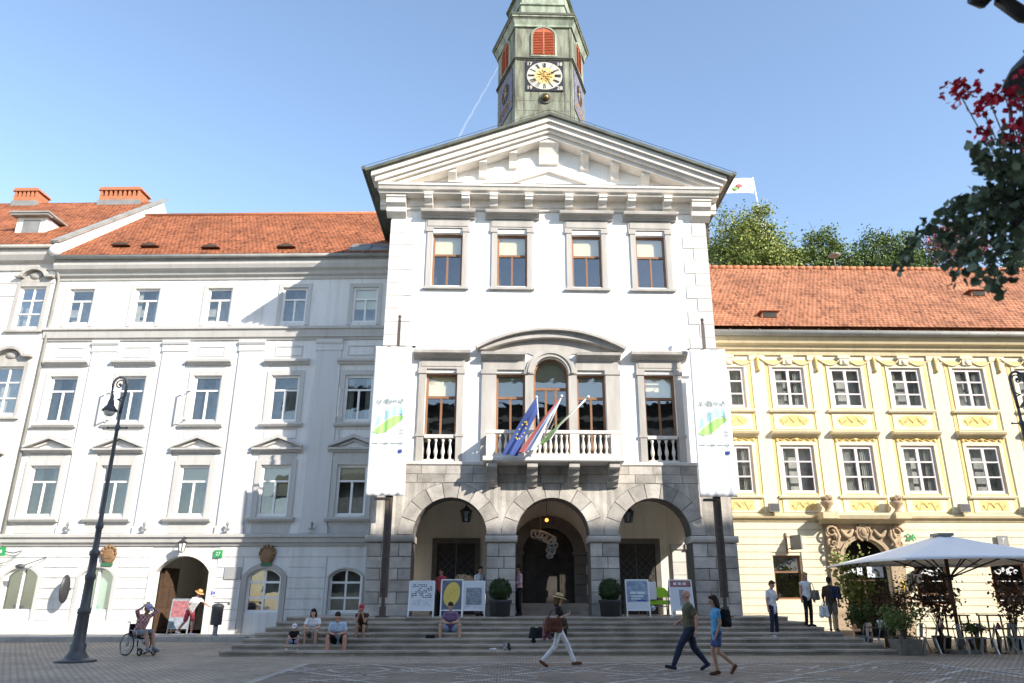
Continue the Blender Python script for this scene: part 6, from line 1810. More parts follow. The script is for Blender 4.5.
# ================================================================== PLANTS
def shrub(loc, label, pot, h, r, mat_, seed, n=900, stem=.5, ls=.09, potr=.3, poth=.45, cat='potted plant', name='potted_shrub', square=False):
    t = thing(name, label, cat, loc, 0)
    rr = random.Random(seed)
    b = MB()
    if square: b.frustum([(-potr*.85, -potr*.85), (potr*.85, -potr*.85), (potr*.85, potr*.85), (-potr*.85, potr*.85)], 0, [(-potr, -potr), (potr, -potr), (potr, potr), (-potr, potr)], poth)
    else: b.lathe([(potr * .75, 0), (potr, poth * .9), (potr * 1.06, poth * .92), (potr * 1.06, poth), (potr * .9, poth), (potr*.85, poth*.9)], (0, 0, 0), 14)
    b.build('pot', M[pot], t)
    b = MB(); tips = []
    for k in range(9):
        a = rr.uniform(0, 2 * PI); q = rr.uniform(.4, 1) * r; zt_ = poth + (h - poth) * rr.uniform(.55, 1)
        e = Vector((q * math.cos(a), q * math.sin(a), zt_)); b.tube([(0, 0, poth * .8), (e.x * .3, e.y * .3, poth + (zt_ - poth) * .5), e], [.02, .013, .006], 5); tips.append(e)
        m2 = e * .6 + Vector((rr.uniform(-.2, .2), rr.uniform(-.2, .2), poth * .4 + .1)); tips.append(m2)
    b.build('stem', M['bark'], t)
    def f():
        e = rr.choice(tips); c = e + Vector((rr.gauss(0, r * .26), rr.gauss(0, r * .26), rr.gauss(0, h * .09)))
        return Vector((c.x, c.y, max(poth * .9 if abs(c.x) < potr else .3, c.z)))
    leaf_obj('foliage', leaves(n, f, ls, rr), [M[m_] for m_ in mat_] if isinstance(mat_, (list, tuple)) else M[mat_], t)
    return t
shrub((10.55, 24.35, 0), 'grey tub with a bushy green shrub at the corner of the steps', 'pot_stone', 1.25, .55, 'leaf_c', 11, 1500, ls=.075, potr=.36, poth=.45, square=True)
shrub((10.75, 27.6, 0.1), 'tall leafy oleander with green leaves beside the portal', 'pot_dark', 2.9, .7, 'leaf_a', 12, 1100, ls=.13, potr=.28)
shrub((10.45, 26.9, 0.0), 'low dark bush in a pot behind the steps corner', 'pot_stone', 1.35, .5, 'leaf_b', 13, 900, ls=.09, potr=.28)
shrub((12.95, 26.6, 0), 'reddish leaved shrub in a tub below the parasol right side', 'pot_dark', 2.35, .75, 'leaf_red', 14, 750, ls=.13, potr=.3)
shrub((15.3, 26.3, 0), 'reddish leaved shrub at the right edge before the shop window', 'pot_dark', 2.2, .65, 'leaf_red', 15, 650, ls=.13, potr=.3)
shrub((11.1, 26.1, 0), 'rusty red bush in a pot before the portal door', 'pot_stone', 1.75, .55, 'leaf_red', 16, 900, ls=.09, potr=.28)
shrub((11.85, 26.9, 0), 'thin airy plant with sparse leaves beside the notice', 'pot_dark', 2.3, .55, 'leaf_b', 17, 300, ls=.1, potr=.25)
shrub((13.6, 25.7, 0), 'brown wicker tub with trailing green plant between the tables', 'crest', .8, .4, 'leaf_c', 18, 420, ls=.09, potr=.28)

def tree(loc, label, h, crown, mats, seed, n=5000, ls=.38, tr=.35, limbs=9, sparse=None, group='trees on the castle hill'):
    """crown: list of (x, y, z, rx, ry, rz) clump ellipsoids relative to the base"""
    t = thing('tree', label, 'tree', loc, 0, group); rr = random.Random(seed)
    b = MB(); z0 = h * .45
    b.tube([(0, 0, -1), (.1, 0, z0 * .5), (0, .1, z0), (.1, 0, h * .75)], [tr * 1.3, tr, tr * .75, tr * .3], 8)
    for c in crown:
        p0 = Vector((0, 0, z0 * rr.uniform(.6, 1.2))); e = Vector((c[0], c[1], c[2] + c[5] * .4)); m_ = p0.lerp(e, .5) + Vector((rr.uniform(-.4, .4), rr.uniform(-.4, .4), -.4))
        b.tube([p0, m_, e], [tr * .45, tr * .28, tr * .08], 6)
        for k in range(4):
            e2 = e + Vector((rr.uniform(-1, 1) * c[3], rr.uniform(-1, 1) * c[4], rr.uniform(.1, .9) * c[5])); b.tube([m_.lerp(e, .6), e2], [tr * .14, tr * .04], 5)
    b.build('trunk', M['bark'], t)
    # leaf clumps: sub-clusters on the shell of each ellipsoid so that gaps and clusters show
    subs = []
    wts = [c[3] * c[4] * c[5] for c in crown]
    for c in crown:
        k = max(10, int(60 * (c[3] * c[4] * c[5]) / max(wts)))
        for i in range(k):
            d = Vector((rr.gauss(0, 1), rr.gauss(0, 1), rr.gauss(0, 1))).normalized() * rr.uniform(.55, 1.02)
            subs.append((Vector((c[0] + d.x * c[3], c[1] + d.y * c[4], c[2] + d.z * c[5])), rr.uniform(.28, .62) * min(c[3], c[5]) * .55))
    def f():
        s_ = rr.choice(subs); return s_[0] + Vector((rr.gauss(0, 1), rr.gauss(0, 1), rr.gauss(0, .75))) * s_[1]
    leaf_obj('crown', leaves(n, f, ls, rr, lambda c: rr.choice((0, 0, 1)) if len(mats) > 1 else 0), [M[m_] for m_ in mats], t)
HZ = 25.6
tree((20.8, 62, HZ + .9), 'big sunlit green tree rising beside the town hall gable', 9.5, [(0, 0, 6.2, 3.1, 2.6, 2.6), (-2.2, 0, 4.6, 2.2, 2, 2), (2.4, .3, 4.7, 2.2, 2, 2), (.6, -.6, 8.0, 1.6, 1.4, 1.5), (0, -1, 3.5, 3.6, 2.4, 1.9)], ['leaf_a', 'leaf_c'], 21, 26000, .22)
tree((17.4, 64, HZ), 'thin leaved tree with bare branches behind the gable end', 14, [(.2, 0, 11.3, 1.7, 1.4, 1.5), (1.9, 0, 10.4, 1.4, 1.2, 1.2), (-.8, 0, 9, 1.2, 1.2, 1.4)], ['leaf_c'], 22, 900, .2, tr=.3)
tree((27.4, 62, HZ + .5), 'green tree with a lumpy crown in the middle of the hill row', 8.2, [(0, 0, 6.2, 1.5, 1.4, 2.0), (-1.2, 0, 4.6, 1.5, 1.3, 1.5), (1.3, 0, 4.8, 1.5, 1.3, 1.6), (2.6, 0, 3.9, 1.4, 1.2, 1.2)], ['leaf_c', 'leaf_b'], 23, 9000, .20)
tree((33.4, 62, HZ + .5), 'dark green spreading tree on the hill near the aerial', 8.4, [(-1.2, 0, 6.4, 1.5, 1.4, 1.7), (1.3, 0, 6.0, 2.0, 1.6, 1.7), (2.6, 0, 4.6, 1.7, 1.4, 1.5), (-2.2, 0, 4.4, 1.5, 1.4, 1.6), (0, -.6, 4, 2.8, 1.8, 1.6)], ['leaf_b', 'leaf_c'], 24, 12500, .20)
tree((39.3, 61, HZ + 1.6), 'pink blossoming tree peeping over the orange roof', 7.4, [(0, 0, 5.6, 1.9, 1.5, 1.6), (-1.5, 0, 4.8, 1.2, 1.2, 1.2), (1.6, 0, 4.7, 1.3, 1.2, 1.2)], ['flower_pink', 'leaf_c'], 25, 5200, .20)
tree((46.5, 62, HZ + .2), 'dark green tree at the right behind the flower basket', 7.4, [(0, 0, 5.2, 2.4, 1.6, 1.7), (2.5, 0, 4.6, 1.6, 1.2, 1.4)], ['leaf_b'], 26, 5000, .22)

# castle flag and roof on the hill
t = thing('castle_tower', 'pale pointed castle tower roof rising behind the big tree', 'tower', (23.5, 66, 23))
mb = MB(); mb.lathe([(1.0, 0), (1.0, 12.0), (1.15, 12.05), (1.15, 12.2), (.06, 14.3)], (0, 0, 0), 12, smooth=False); mb.build('turret', M['white_plaster'], t)
mb = MB(); mb.tube([(0, 0, 14.2), (-.35, 0, 19.2)], .07, 6); mb.build('flagstaff', M['white'], t)
t = thing('castle_flag', 'white flag with red and green emblem flying above the trees', 'flag', (23.13, 66, 42.1))
mb = MB()
for i in range(14):
    def pf(u, v): return (-3.3 * u, .25 * math.sin(u * 6) * u, -.25 * u - 1.75 * v * (1 - .12 * u) + .12 * math.sin(u * 5))
    mb.face([pf(i / 14, 0), pf((i + 1) / 14, 0), pf((i + 1) / 14, 1), pf(i / 14, 1)]); mb.face([tuple(Vector(pf(i / 14, 0)) + Vector((0, .03, 0))), tuple(Vector(pf((i + 1) / 14, 0)) + Vector((0, .03, 0))), tuple(Vector(pf((i + 1) / 14, 1)) + Vector((0, .03, 0))), tuple(Vector(pf(i / 14, 1)) + Vector((0, .03, 0)))])
mb.build('cloth', M['flag_white'], t)
mb = MB(); mb.ell((-1.5, -.18, -1.0), (.36, .05, .22), 12); mb.build('red_emblem', M['flag_red'], t)
mb = MB(); mb.ell((-1.95, -.2, -1.35), (.3, .05, .18), 12); mb.build('green_emblem', M['flag_green'], t)

# --- hanging flower basket and ironwork near the camera, top right
FB = thing('flower_basket', 'hanging basket of red geraniums and trailing leaves at the upper right', 'flower basket', (.70, 3.0, 3.30))
rr = random.Random(31)
mb = MB(); mb.lathe([(.02, -.13), (.08, -.12), (.12, -.05), (.13, .04), (.11, .04)], (0, 0, 0), 16)
for k in range(4): a = PI / 2 * k; mb.tube([(.125 * math.cos(a), .125 * math.sin(a), .04), (0, 0, .72)], .004, 4)
mb.build('bowl', M['pot_dark'], FB)
strands = []
def strand(p, d, L, curl):
    pts = [Vector(p)]; v = Vector(d).normalized()
    for k in range(int(L / .035)):
        v = (v + Vector((rr.gauss(0, .12), rr.gauss(0, .12), -.10 * curl + rr.gauss(0, .06)))).normalized(); pts.append(pts[-1] + v * .035)
    strands.append(pts); return pts
for k in range(26):
    a = rr.uniform(0, 2 * PI); strand((.1 * math.cos(a), .1 * math.sin(a), .05), (math.cos(a), math.sin(a), rr.uniform(-.1, .6)), rr.uniform(.25, .46), rr.uniform(.2, 1.2))
strand((-.12, 0, .0), (-1, -.1, .05), .62, .9); strand((-.12, 0, .12), (-1, .1, .1), .5, 1.6); strand((-.1, 0, .1), (-1, 0, .0), .66, .8)
strand((-.1, -.1, 0), (-.5, -.3, -.5), .45, 1.0); strand((-.05, -.05, 0), (-.35, -.2, -.7), .5, .9); strand((-.08, .05, 0), (-.5, .2, -.6), .42, 1.1)
mb = MB()
for s_ in strands: mb.tube(s_, [.004] * (len(s_) - 1) + [.002], 4)
mb.build('stems', M['leaf_ivy'], FB)
def fl():
    if rr.random() < .6:
        s_ = rr.choice(strands); p = s_[rr.randrange(1, len(s_))] if rr.random() < .5 else s_[-1 - rr.randrange(min(7, len(s_)))]
        return p + Vector((rr.gauss(0, .022), rr.gauss(0, .022), rr.gauss(0, .022)))
    d = Vector((rr.gauss(0, 1), rr.gauss(0, 1), rr.gauss(0, 1))).normalized() * rr.uniform(.1, 1)
    return Vector((d.x * .27, d.y * .25, d.z * .28 - .04)) if rr.random() < .62 else Vector((.04 + d.x * .24, d.y * .2, .30 + d.z * .24))
leaf_obj('foliage', leaves(3600, fl, .038, rr, shape='ivy'), M['leaf_ivy'], FB)
for c, r_, n_ in (((.02, -.15, .62), .07, 60), ((.08, -.22, .18), .07, 60), ((.1, -.2, -.1), .05, 36), ((-.04, -.24, .5), .06, 46), ((-.30, -.05, .60), .06, 64), ((-.20, -.1, .52), .05, 40), ((-.12, -.1, .58), .04, 26), ((-.10, -.16, .46), .05, 36), ((-.16, -.18, .30), .05, 46), ((-.02, -.2, .36), .06, 40), ((-.09, -.2, .10), .05, 46), ((-.26, -.1, .34), .035, 20), ((.0, -.2, -.38), .03, 14), ((-.17, .0, .55), .03, 14)):
    vf = leaves(n_, lambda: Vector(c) + Vector((rr.gauss(0, 1), rr.gauss(0, 1), rr.gauss(0, 1))) * r_ * .6, .036, rr, shape='quad')
    leaf_obj('flower', vf, M['flower_red'], FB)
    mb = MB(); mb.tube([(c[0] * .3, c[1] * .3, .05), (c[0] * .8, c[1] * .8, c[2] * .7), c], .003, 4); mb.build('flower_stalk', M['leaf_ivy'], FB)
t = thing('iron_bracket', 'black wrought iron lamp bracket cut by the upper right corner', 'bracket', (.90, 3.0, 4.04))
mb = MB()
mb.tube([(.6, 0, .55), (.05, 0, .62), (-.10, 0, .60), (-.19, 0, .53), (-.24, 0, .47), (-.30, 0, .47)], [.03, .045, .055, .05, .045, .02], 10)
mb.tube([(.4, 0, .40), (.1, 0, .36), (-.04, 0, .38), (-.13, 0, .47), (-.1, 0, .56)], .04, 8)
mb.build('scroll', M['iron'], t)
mb = MB(); mb.lathe([(.02, .22), (.05, .17), (.13, .09), (.22, .0), (.23, -.03), (.19, -.03), (.17, -.08), (.02, -.1)], (.05, 0, .05), 12); mb.build('lantern_hood', M['iron'], t)
mb = MB(); mb.tube([(-.02, 0, .15), (-.02, 0, .4)], .012, 6); mb.tube([(-.02, 0, -.15), (-.06, 0, -.08)], .01, 6); mb.build('hanger', M['iron'], t)
# ================================================================== PEOPLE
SK = {}
for n_, c_ in dict(skin=(.50, .30, .215), skin_tan=(.40, .225, .15), skin_pink=(.52, .27, .20), hair_dark=(.03, .022, .018), hair_brown=(.085, .05, .03), hair_blond=(.38, .25, .12),
        white_cloth=(.68, .68, .70), blue_cloth=(.11, .32, .55), pale_blue=(.42, .52, .68), navy_cloth=(.028, .035, .06), black_cloth=(.018, .018, .02), olive=(.115, .105, .065), denim=(.07, .10, .22),
        purple=(.19, .13, .24), sky_short=(.33, .44, .62), straw=(.58, .44, .22), brown_leather=(.12, .05, .03), red_cloth=(.42, .07, .09), plaid=(.30, .10, .12), grey_cloth=(.22, .22, .24),
        lilac=(.42, .40, .60), pink_cloth=(.60, .40, .42), dark_brown=(.07, .045, .035), maroon=(.16, .04, .05), shoe_dark=(.02, .02, .024), shoe_white=(.6, .6, .6), rubber=(.03, .03, .03), orange_straw=(.65, .33, .12), khaki=(.18, .16, .13)).items():
    SK[n_] = mat(n_, c_, rough=.6 if 'skin' in n_ else .85, spec=.3 if 'skin' in n_ else .15, var=.05 if 'skin' in n_ else .22, vs=7, bump=.0 if 'skin' in n_ else .9, bs=11)

def checks(m_, c2, sc):
    t = m_.node_tree; b = t.nodes['Principled BSDF']; src = b.inputs['Base Color'].links[0].from_socket
    tc = [n for n in t.nodes if n.type == 'TEX_COORD'][0]; ck = t.nodes.new('ShaderNodeTexChecker'); ck.inputs['Scale'].default_value = sc
    t.links.new(tc.outputs['Object'], ck.inputs[0]); t.links.new(src, ck.inputs[1]); ck.inputs[2].default_value = (*c2, 1); t.links.new(ck.outputs[0], b.inputs['Base Color'])
checks(SK['plaid'], (.55, .38, .38), 16); checks(SK['maroon'], (.24, .14, .2), 18)
def remesh(mb, name, voxel, m_, smooth=3):
    me = mb.mesh(name, m_)
    o = bpy.data.objects.new('tmp', me); C.objects.link(o)
    md = o.modifiers.new('r', 'REMESH'); md.mode = 'VOXEL'; md.voxel_size = voxel; md.use_smooth_shade = True
    if smooth:
        sm = o.modifiers.new('s', 'SMOOTH'); sm.factor = .5; sm.iterations = smooth
    dg = bpy.context.evaluated_depsgraph_get(); dg.update()
    m2 = bpy.data.meshes.new_from_object(o.evaluated_get(dg)); m2.name = name
    bpy.data.objects.remove(o); bpy.data.meshes.remove(me)
    if not m2.materials: m2.materials.append(m_)
    return m2

STAND = dict(pel=(0, 0, .96), chest=(0, 0, 1.30), neck=(0, .01, 1.46), head=(0, -.025, 1.615),
             shL=(-.178, .01, 1.385), shR=(.178, .01, 1.385), elL=(-.235, .04, 1.13), elR=(.235, .04, 1.13), wrL=(-.235, -.04, .89), wrR=(.235, -.04, .89),
             hiL=(-.09, 0, .93), hiR=(.09, 0, .93), knL=(-.10, -.02, .51), knR=(.10, -.02, .51), anL=(-.105, .03, .085), anR=(.105, .03, .085))
def person(label, loc, rz, scale=1.0, pose=None, top='white_cloth', legs='navy_cloth', shoes='shoe_dark', hair='hair_brown', skin='skin', sleeves=.5, legs_to='ankle',
           hairstyle='short', hat=None, build=1.0, skirt=None, curl=.5, toes=None, top_open=False, look=0.0, cat='person', group=None, bare_top=False, hem=0.0, footdir=None, child=False):
    J = {k: Vector(v) for k, v in STAND.items()}
    for k, v in (pose or {}).items(): J[k] = Vector(v)
    t = thing('person', label, cat, loc, rz, group); t.scale = (scale, scale, scale)
    hs = 1.22 if child else 1.0
    H = J['head']; up = (H - J['neck']).normalized()
    fwd = Vector((0, -1, 0)); fwd = Matrix.Rotation(look, 3, 'Z') @ fwd
    fwd = (fwd - up * fwd.dot(up)).normalized(); side = up.cross(fwd).normalized() * -1
    HM = Matrix((side, fwd * -1, up)).transposed()            # local head axes -> figure
    def hp(x, y, z): return H + HM @ Vector((x * hs, y * hs, z * hs))
    b = MB(); w = build
    sp = (J['chest'] - J['pel'])
    sx = Vector((1, 0, 0)); shx = (J['shR'] - J['shL']).normalized(); hix = (J['hiR'] - J['hiL']).normalized()
    waist = J['pel'].lerp(J['chest'], .45)
    def torso(bb, e=0.0):
        for s_ in (-1, 1):
            bb.cap(J['chest'] + shx * s_ * .075 * w, waist + shx * s_ * .055 * w, (.105 + e) * w, (.092 + e) * w)
            bb.cap(waist + hix * s_ * .055 * w, J['pel'] + hix * s_ * .07 * w, (.092 + e) * w, (.105 + e) * w)
        bb.cap(J['chest'], J['neck'].lerp(J['chest'], .35), .10 * w + e, .07 + e)
        for s_, k in ((-1, 'shL'), (1, 'shR')): bb.cap(J['chest'] + shx * s_ * .05 + Vector((0, 0, .05)), J[k], .085 * w + e, .052 + e * .8); bb.cap(J['neck'] + shx * s_ * .03 - Vector((0, 0, .03)), J[k] + Vector((0, 0, .005)), .045 + e, .046 + e * .8)
    torso(b)
    b.cap(J['neck'].lerp(J['chest'], .25), H - up * .05, .058, .05)
    b.ell(hp(0, .012, .03), (.076 * hs, .096 * hs, .10 * hs), 16, 0, HM)
    b.cap(hp(0, -.025, -.03), hp(0, -.045, -.085), .058 * hs, .034 * hs)
    b.cap(hp(0, -.088, .015), hp(0, -.108, -.022), .010 * hs, .016 * hs)
    for s_ in (-1, 1): b.ell(hp(s_ * .078, .01, .0), (.014 * hs, .022 * hs, .032 * hs), 8, 0, HM)
    b.cap(hp(-.03, -.085, .035), hp(.03, -.085, .035), .012, .012)
    hands = []
    for S, s_ in (('L', -1), ('R', 1)):
        sh, el, wr = J['sh' + S], J['el' + S], J['wr' + S]
        b.cap(sh, el, .052 * w, .040 * w); b.cap(el, wr, .040 * w, .027)
        d = (wr - el).normalized()
        side_ = d.cross(Vector((0, 0, 1)) if abs(d.z) < .8 else Vector((0, -1, 0))).normalized()
        nrm = side_.cross(d).normalized()
        # palm narrow across the thigh when the arm hangs
        pc = wr + d * .05
        for q in (-.022, 0, .022): b.cap(wr + side_ * q * .5, wr + side_ * q + d * .085, .018, .015)
        for f in range(4):
            L = (.066, .078, .073, .056)[f]; o_ = side_ * (f - 1.5) * .0215; k0 = wr + d * .088 + o_
            d1 = (d * (1 - curl * .4) + nrm * curl * .7 * (1 if s_ > 0 else 1)).normalized(); k1 = k0 + d1 * L * .55
            d2 = (d * (1 - curl) + nrm * curl * 1.2).normalized(); k2 = k1 + d2 * L * .5
            b.cap(k0, k1, .0105, .0095, 8); b.cap(k1, k2, .0095, .008, 8)
        t0 = wr + d * .03 + side_ * (-.024); t1 = t0 + (d * .6 - side_ * .8 + nrm * .3).normalized() * .042; t2 = t1 + (d * .9 - side_ * .1 + nrm * .4).normalized() * .034
        b.cap(t0, t1, .014, .012, 8); b.cap(t1, t2, .0115, .009, 8)
        hi, kn, an = J['hi' + S], J['kn' + S], J['an' + S]
        b.cap(hi, kn, .082 * w, .054 * w)
        kc = kn.lerp(an, .32) + Vector((0, .012, 0)); b.cap(kn, kc, .054 * w, .055 * w); b.cap(kc, an, .055 * w, .036)
        fd = Vector((footdir or {}).get(S, (s_ * .12, -1, -.30))).normalized()
        b.cap(an + Vector((0, 0, -.035)) - fd * .03, an + fd * .16 + Vector((0, 0, -.012)), .036, .030)
    bm_ = remesh(b, 'body', .0095, SK[skin], 2); body = link('body', bm_, t)
    # face
    e_ = MB()
    for s_ in (-1, 1): e_.ell(hp(s_ * .030, -.083, .02), (.013 * hs, .008 * hs, .009 * hs), 8, 0, HM)
    e_.build('eyes', SK['hair_dark'], t)
    e_ = MB(); e_.ell(hp(0, -.083, -.052), (.024 * hs, .01 * hs, .007 * hs), 8, 0, HM); e_.build('mouth', SK['plaid'], t)
    # hair
    if hairstyle != 'bald':
        h_ = MB()
        h_.ell(hp(0, .028, .055), (.088 * hs, .100 * hs, .094 * hs), 16, 0, HM)
        h_.ell(hp(0, .05, .01), (.084 * hs, .075 * hs, .09 * hs), 14, 0, HM)
        h_.ell(hp(0, -.035, .105), (.07 * hs, .06 * hs, .034 * hs), 12, 0, HM)
        if hairstyle == 'bob':
            for s_ in (-1, 1): h_.cap(hp(s_ * .065, .03, .03), hp(s_ * .07, .03, -.11), .045, .04)
            h_.cap(hp(0, .07, .0), hp(0, .075, -.12), .07, .055)
        if hairstyle == 'long':
            for s_ in (-1, 1): h_.cap(hp(s_ * .06, .02, .03), hp(s_ * .085, -.01, -.26), .045, .035)
            h_.cap(hp(0, .07, .0), hp(0, .10, -.30), .075, .06)
        if hairstyle == 'tail': h_.cap(hp(0, .10, .03), hp(0, .16, -.12), .035, .02)
        link('hair', remesh(h_, 'hair', .013, SK[hair], 2), t)
    # clothes
    if not bare_top:
        c = MB(); torso(c, .016)
        c.cap(J['pel'] + Vector((0, 0, .02)), J['pel'] + Vector((0, 0, -.03 - hem)), .13 * w, .13 * w)
        for S in 'LR':
            sh, el, wr = J['sh' + S], J['el' + S], J['wr' + S]
            if sleeves <= 1: c.cap(sh, sh.lerp(el, max(.05, sleeves)), .064 * w, .060 * w)
            else: c.cap(sh, el, .064 * w, .055 * w); c.cap(el, el.lerp(wr, min(1, sleeves - 1)), .056 * w, .044 * w)
        link('shirt' if top not in ('black_dress',) else 'dress', remesh(c, 'shirt', .015, SK[top], 3), t)
    if skirt:
        c = MB()
        for S in 'LR':
            hi, kn = J['hi' + S], J['kn' + S]; c.cap(hi + Vector((0, 0, .06)), hi.lerp(kn, skirt), .115 * w, .135 * w)
        c.cap(J['hiL'].lerp(J['knL'], skirt * .9), J['hiR'].lerp(J['knR'], skirt * .9), .11, .11)
        c.cap(J['pel'] + Vector((0, 0, .03)), J['pel'] - Vector((0, 0, .05)), .14 * w, .14 * w)
        link('skirt', remesh(c, 'skirt', .016, SK[legs], 3), t)
    else:
        c = MB()
        for s_ in (-1, 1): c.cap(J['pel'] + hix * s_ * .05 + Vector((0, 0, .03)), J['hiL' if s_ < 0 else 'hiR'], .118 * w, .112 * w)
        for S in 'LR':
            hi, kn, an = J['hi' + S], J['kn' + S], J['an' + S]
            if legs_to == 'ankle':
                c.cap(hi, kn, .102 * w, .072 * w); c.cap(kn, kn.lerp(an, .4), .072 * w, .068 * w); c.cap(kn.lerp(an, .4), an + (kn - an) * .06, .068 * w, .055)
            else: c.cap(hi, hi.lerp(kn, legs_to), .104 * w, .088 * w)
        link('trousers' if legs_to == 'ankle' else 'shorts', remesh(c, 'trousers', .015, SK[legs], 3), t)
    if shoes:
        for S, s_ in (('L', -1), ('R', 1)):
            an = J['an' + S]; fd = Vector((footdir or {}).get(S, (s_ * .12, -1, -.30))).normalized()
            c = MB(); c.cap(an + Vector((0, 0, -.035)) - fd * .035, an + fd * .165 + Vector((0, 0, -.012)), .046, .039)
            c.cap(an + Vector((0, 0, -.02)), an + Vector((0, 0, .0)), .046, .044)
            link('shoe', remesh(c, 'shoe', .013, SK[shoes], 2), t)
    if hat:
        kind, hm = hat; c = MB()
        def ring(prof, n=20, cy=0.012):
            rs = []
            for r_, z_ in prof: rs.append([c.bm.verts.new(hp(r_ * math.cos(2*PI*k/n) * .92, cy + r_ * math.sin(2*PI*k/n), z_)) for k in range(n)])
            for p, q in zip(rs, rs[1:]):
                for k in range(n): f = c.bm.faces.new((p[k], p[(k+1) % n], q[(k+1) % n], q[k])); f.smooth = True
            c.bm.faces.new(rs[-1])
        if kind == 'brim':
            ring([(.09, .055), (.19, .045), (.195, .055), (.10, .075), (.098, .13), (.085, .165), (.04, .175)])
            o = c.build('hat', SK[hm], t); c = MB(); ring([(.101, .078), (.103, .09), (.101, .102), (.099, .10)]); c.build('hat_band', SK['dark_brown'], o)
        else:
            ring([(.102, .06), (.104, .09), (.092, .135), (.06, .162), (.02, .168)])
            for i in range(8):
                a0, a1 = PI * i / 8, PI * (i + 1) / 8
                pts = [hp(.09 * math.cos(a0), -.07 - .02 * math.sin(a0), .066), hp(.09 * math.cos(a1), -.07 - .02 * math.sin(a1), .066), hp(.075 * math.cos(a1), -.07 - .12 * math.sin(a1), .05), hp(.075 * math.cos(a0), -.07 - .12 * math.sin(a0), .05)]
                c.face(pts); c.face([p + up * .006 for p in pts])
            c.build('cap', SK[hm], t)
    t['_j'] = 0; del t['_j']
    return t, J

def bag(name, label, cat, loc, rz, w, d, h, m_, strap=None):
    t = thing(name, label, cat, loc, rz)
    b = MB()
    for sx in (-1, 1):
        for sy in (-1, 1): b.cap((sx * w * .3, sy * d * .25, d * .3), (sx * w * .26, sy * d * .2, h - d * .3), d * .3, d * .28)
    b.cap((-w * .3, 0, h * .3), (w * .3, 0, h * .3), d * .42, d * .42); b.cap((-w * .26, 0, h * .7), (w * .26, 0, h * .7), d * .36, d * .36)
    link('bag_body', remesh(b, 'bag_body', .018, SK[m_], 3), t)
    if strap:
        b = MB(); b.tube([Vector(p) for p in strap], .014, 6); b.build('strap', SK[m_], t)
    return t

# --- walkers crossing the square
WALK = dict(hiL=(-.09, 0, .92), hiR=(.09, 0, .92), knL=(-.09, -.24, .56), anL=(-.09, -.36, .12), knR=(.09, .08, .50), anR=(.09, .42, .16),
            elL=(-.23, .16, 1.15), wrL=(-.22, .12, .90), elR=(.23, -.10, 1.14), wrR=(.22, -.22, .94))
# woman in a straw hat, striding right
person('woman in a straw hat and white trousers striding to the right past the steps', (-.35, 20.4, 0), R(90), .985,
       dict(WALK, pel=(0, 0, .95), knR=(.08, -.22, .54), anR=(.08, -.40, .11), knL=(-.08, .10, .50), anL=(-.08, .44, .15), elR=(.22, .02, 1.12), wrR=(.12, -.22, 1.24), elL=(-.22, .08, 1.14), wrL=(-.10, -.20, 1.24), chest=(0, -.02, 1.30)),
       top='black_cloth', legs='white_cloth', shoes='brown_leather', hair='hair_brown', hairstyle='bob', hat=('brim', 'straw'), sleeves=.45, build=.9, curl=1.0,
       footdir={'R': (.05, -1, -.1), 'L': (-.05, -.75, -.65)})
bag('handbag', 'brown leather handbag hanging on the arm of the woman in the straw hat', 'bag', (-.50, 20.14, .80), R(8), .50, .24, .40, 'brown_leather', [(-.14, 0, .34), (-.05, .02, .52), (.08, .06, .56), (.14, 0, .34)])
bag('folded_jacket', 'checked maroon jacket slung behind the woman in the straw hat', 'jacket', (-.64, 20.46, .62), R(20), .26, .14, .46, 'maroon')
# bald man, striding left
person('bald man in olive shirt and dark jeans striding to the left', (2.72, 19.2, 0), R(-90), 1.04,
       dict(WALK, knL=(-.09, .10, .49), anL=(-.09, .38, .15), knR=(.09, -.24, .56), anR=(.09, -.44, .11), elL=(-.24, -.04, 1.13), wrL=(-.22, -.26, 1.0), elR=(.24, .14, 1.13), wrR=(.23, .10, .88)),
       top='olive', legs='navy_cloth', shoes='navy_cloth', hairstyle='bald', skin='skin_pink', build=1.12, sleeves=.6,
       footdir={'R': (.05, -1, .05), 'L': (-.05, -.8, -.6)})
# woman in blue, striding left in front of him
person('woman in bright blue top and denim shorts striding left beside the bald man', (3.05, 18.0, 0), R(-90), .965,
       dict(WALK, knL=(-.085, -.10, .51), anL=(-.085, -.02, .09), knR=(.085, -.02, .52), anR=(.085, .34, .22), elL=(-.215, .05, 1.14), wrL=(-.215, .0, .90), elR=(.215, .05, 1.14), wrR=(.215, -.06, .90)),
       top='blue_cloth', legs='denim', legs_to=.62, shoes='brown_leather', hair='hair_dark', hairstyle='bob', skin='skin_tan', build=.92, sleeves=.5, hem=.10,
       footdir={'L': (-.05, -1, -.3), 'R': (.05, -.5, -.85)})
bag('backpack', 'black bag on the back of the woman in the bright blue top', 'bag', (3.29, 18.02, 1.00), R(90), .30, .20, .40, 'black_cloth', [(-.1, 0, .36), (-.12, .16, .42), (-.1, .24, .3)])

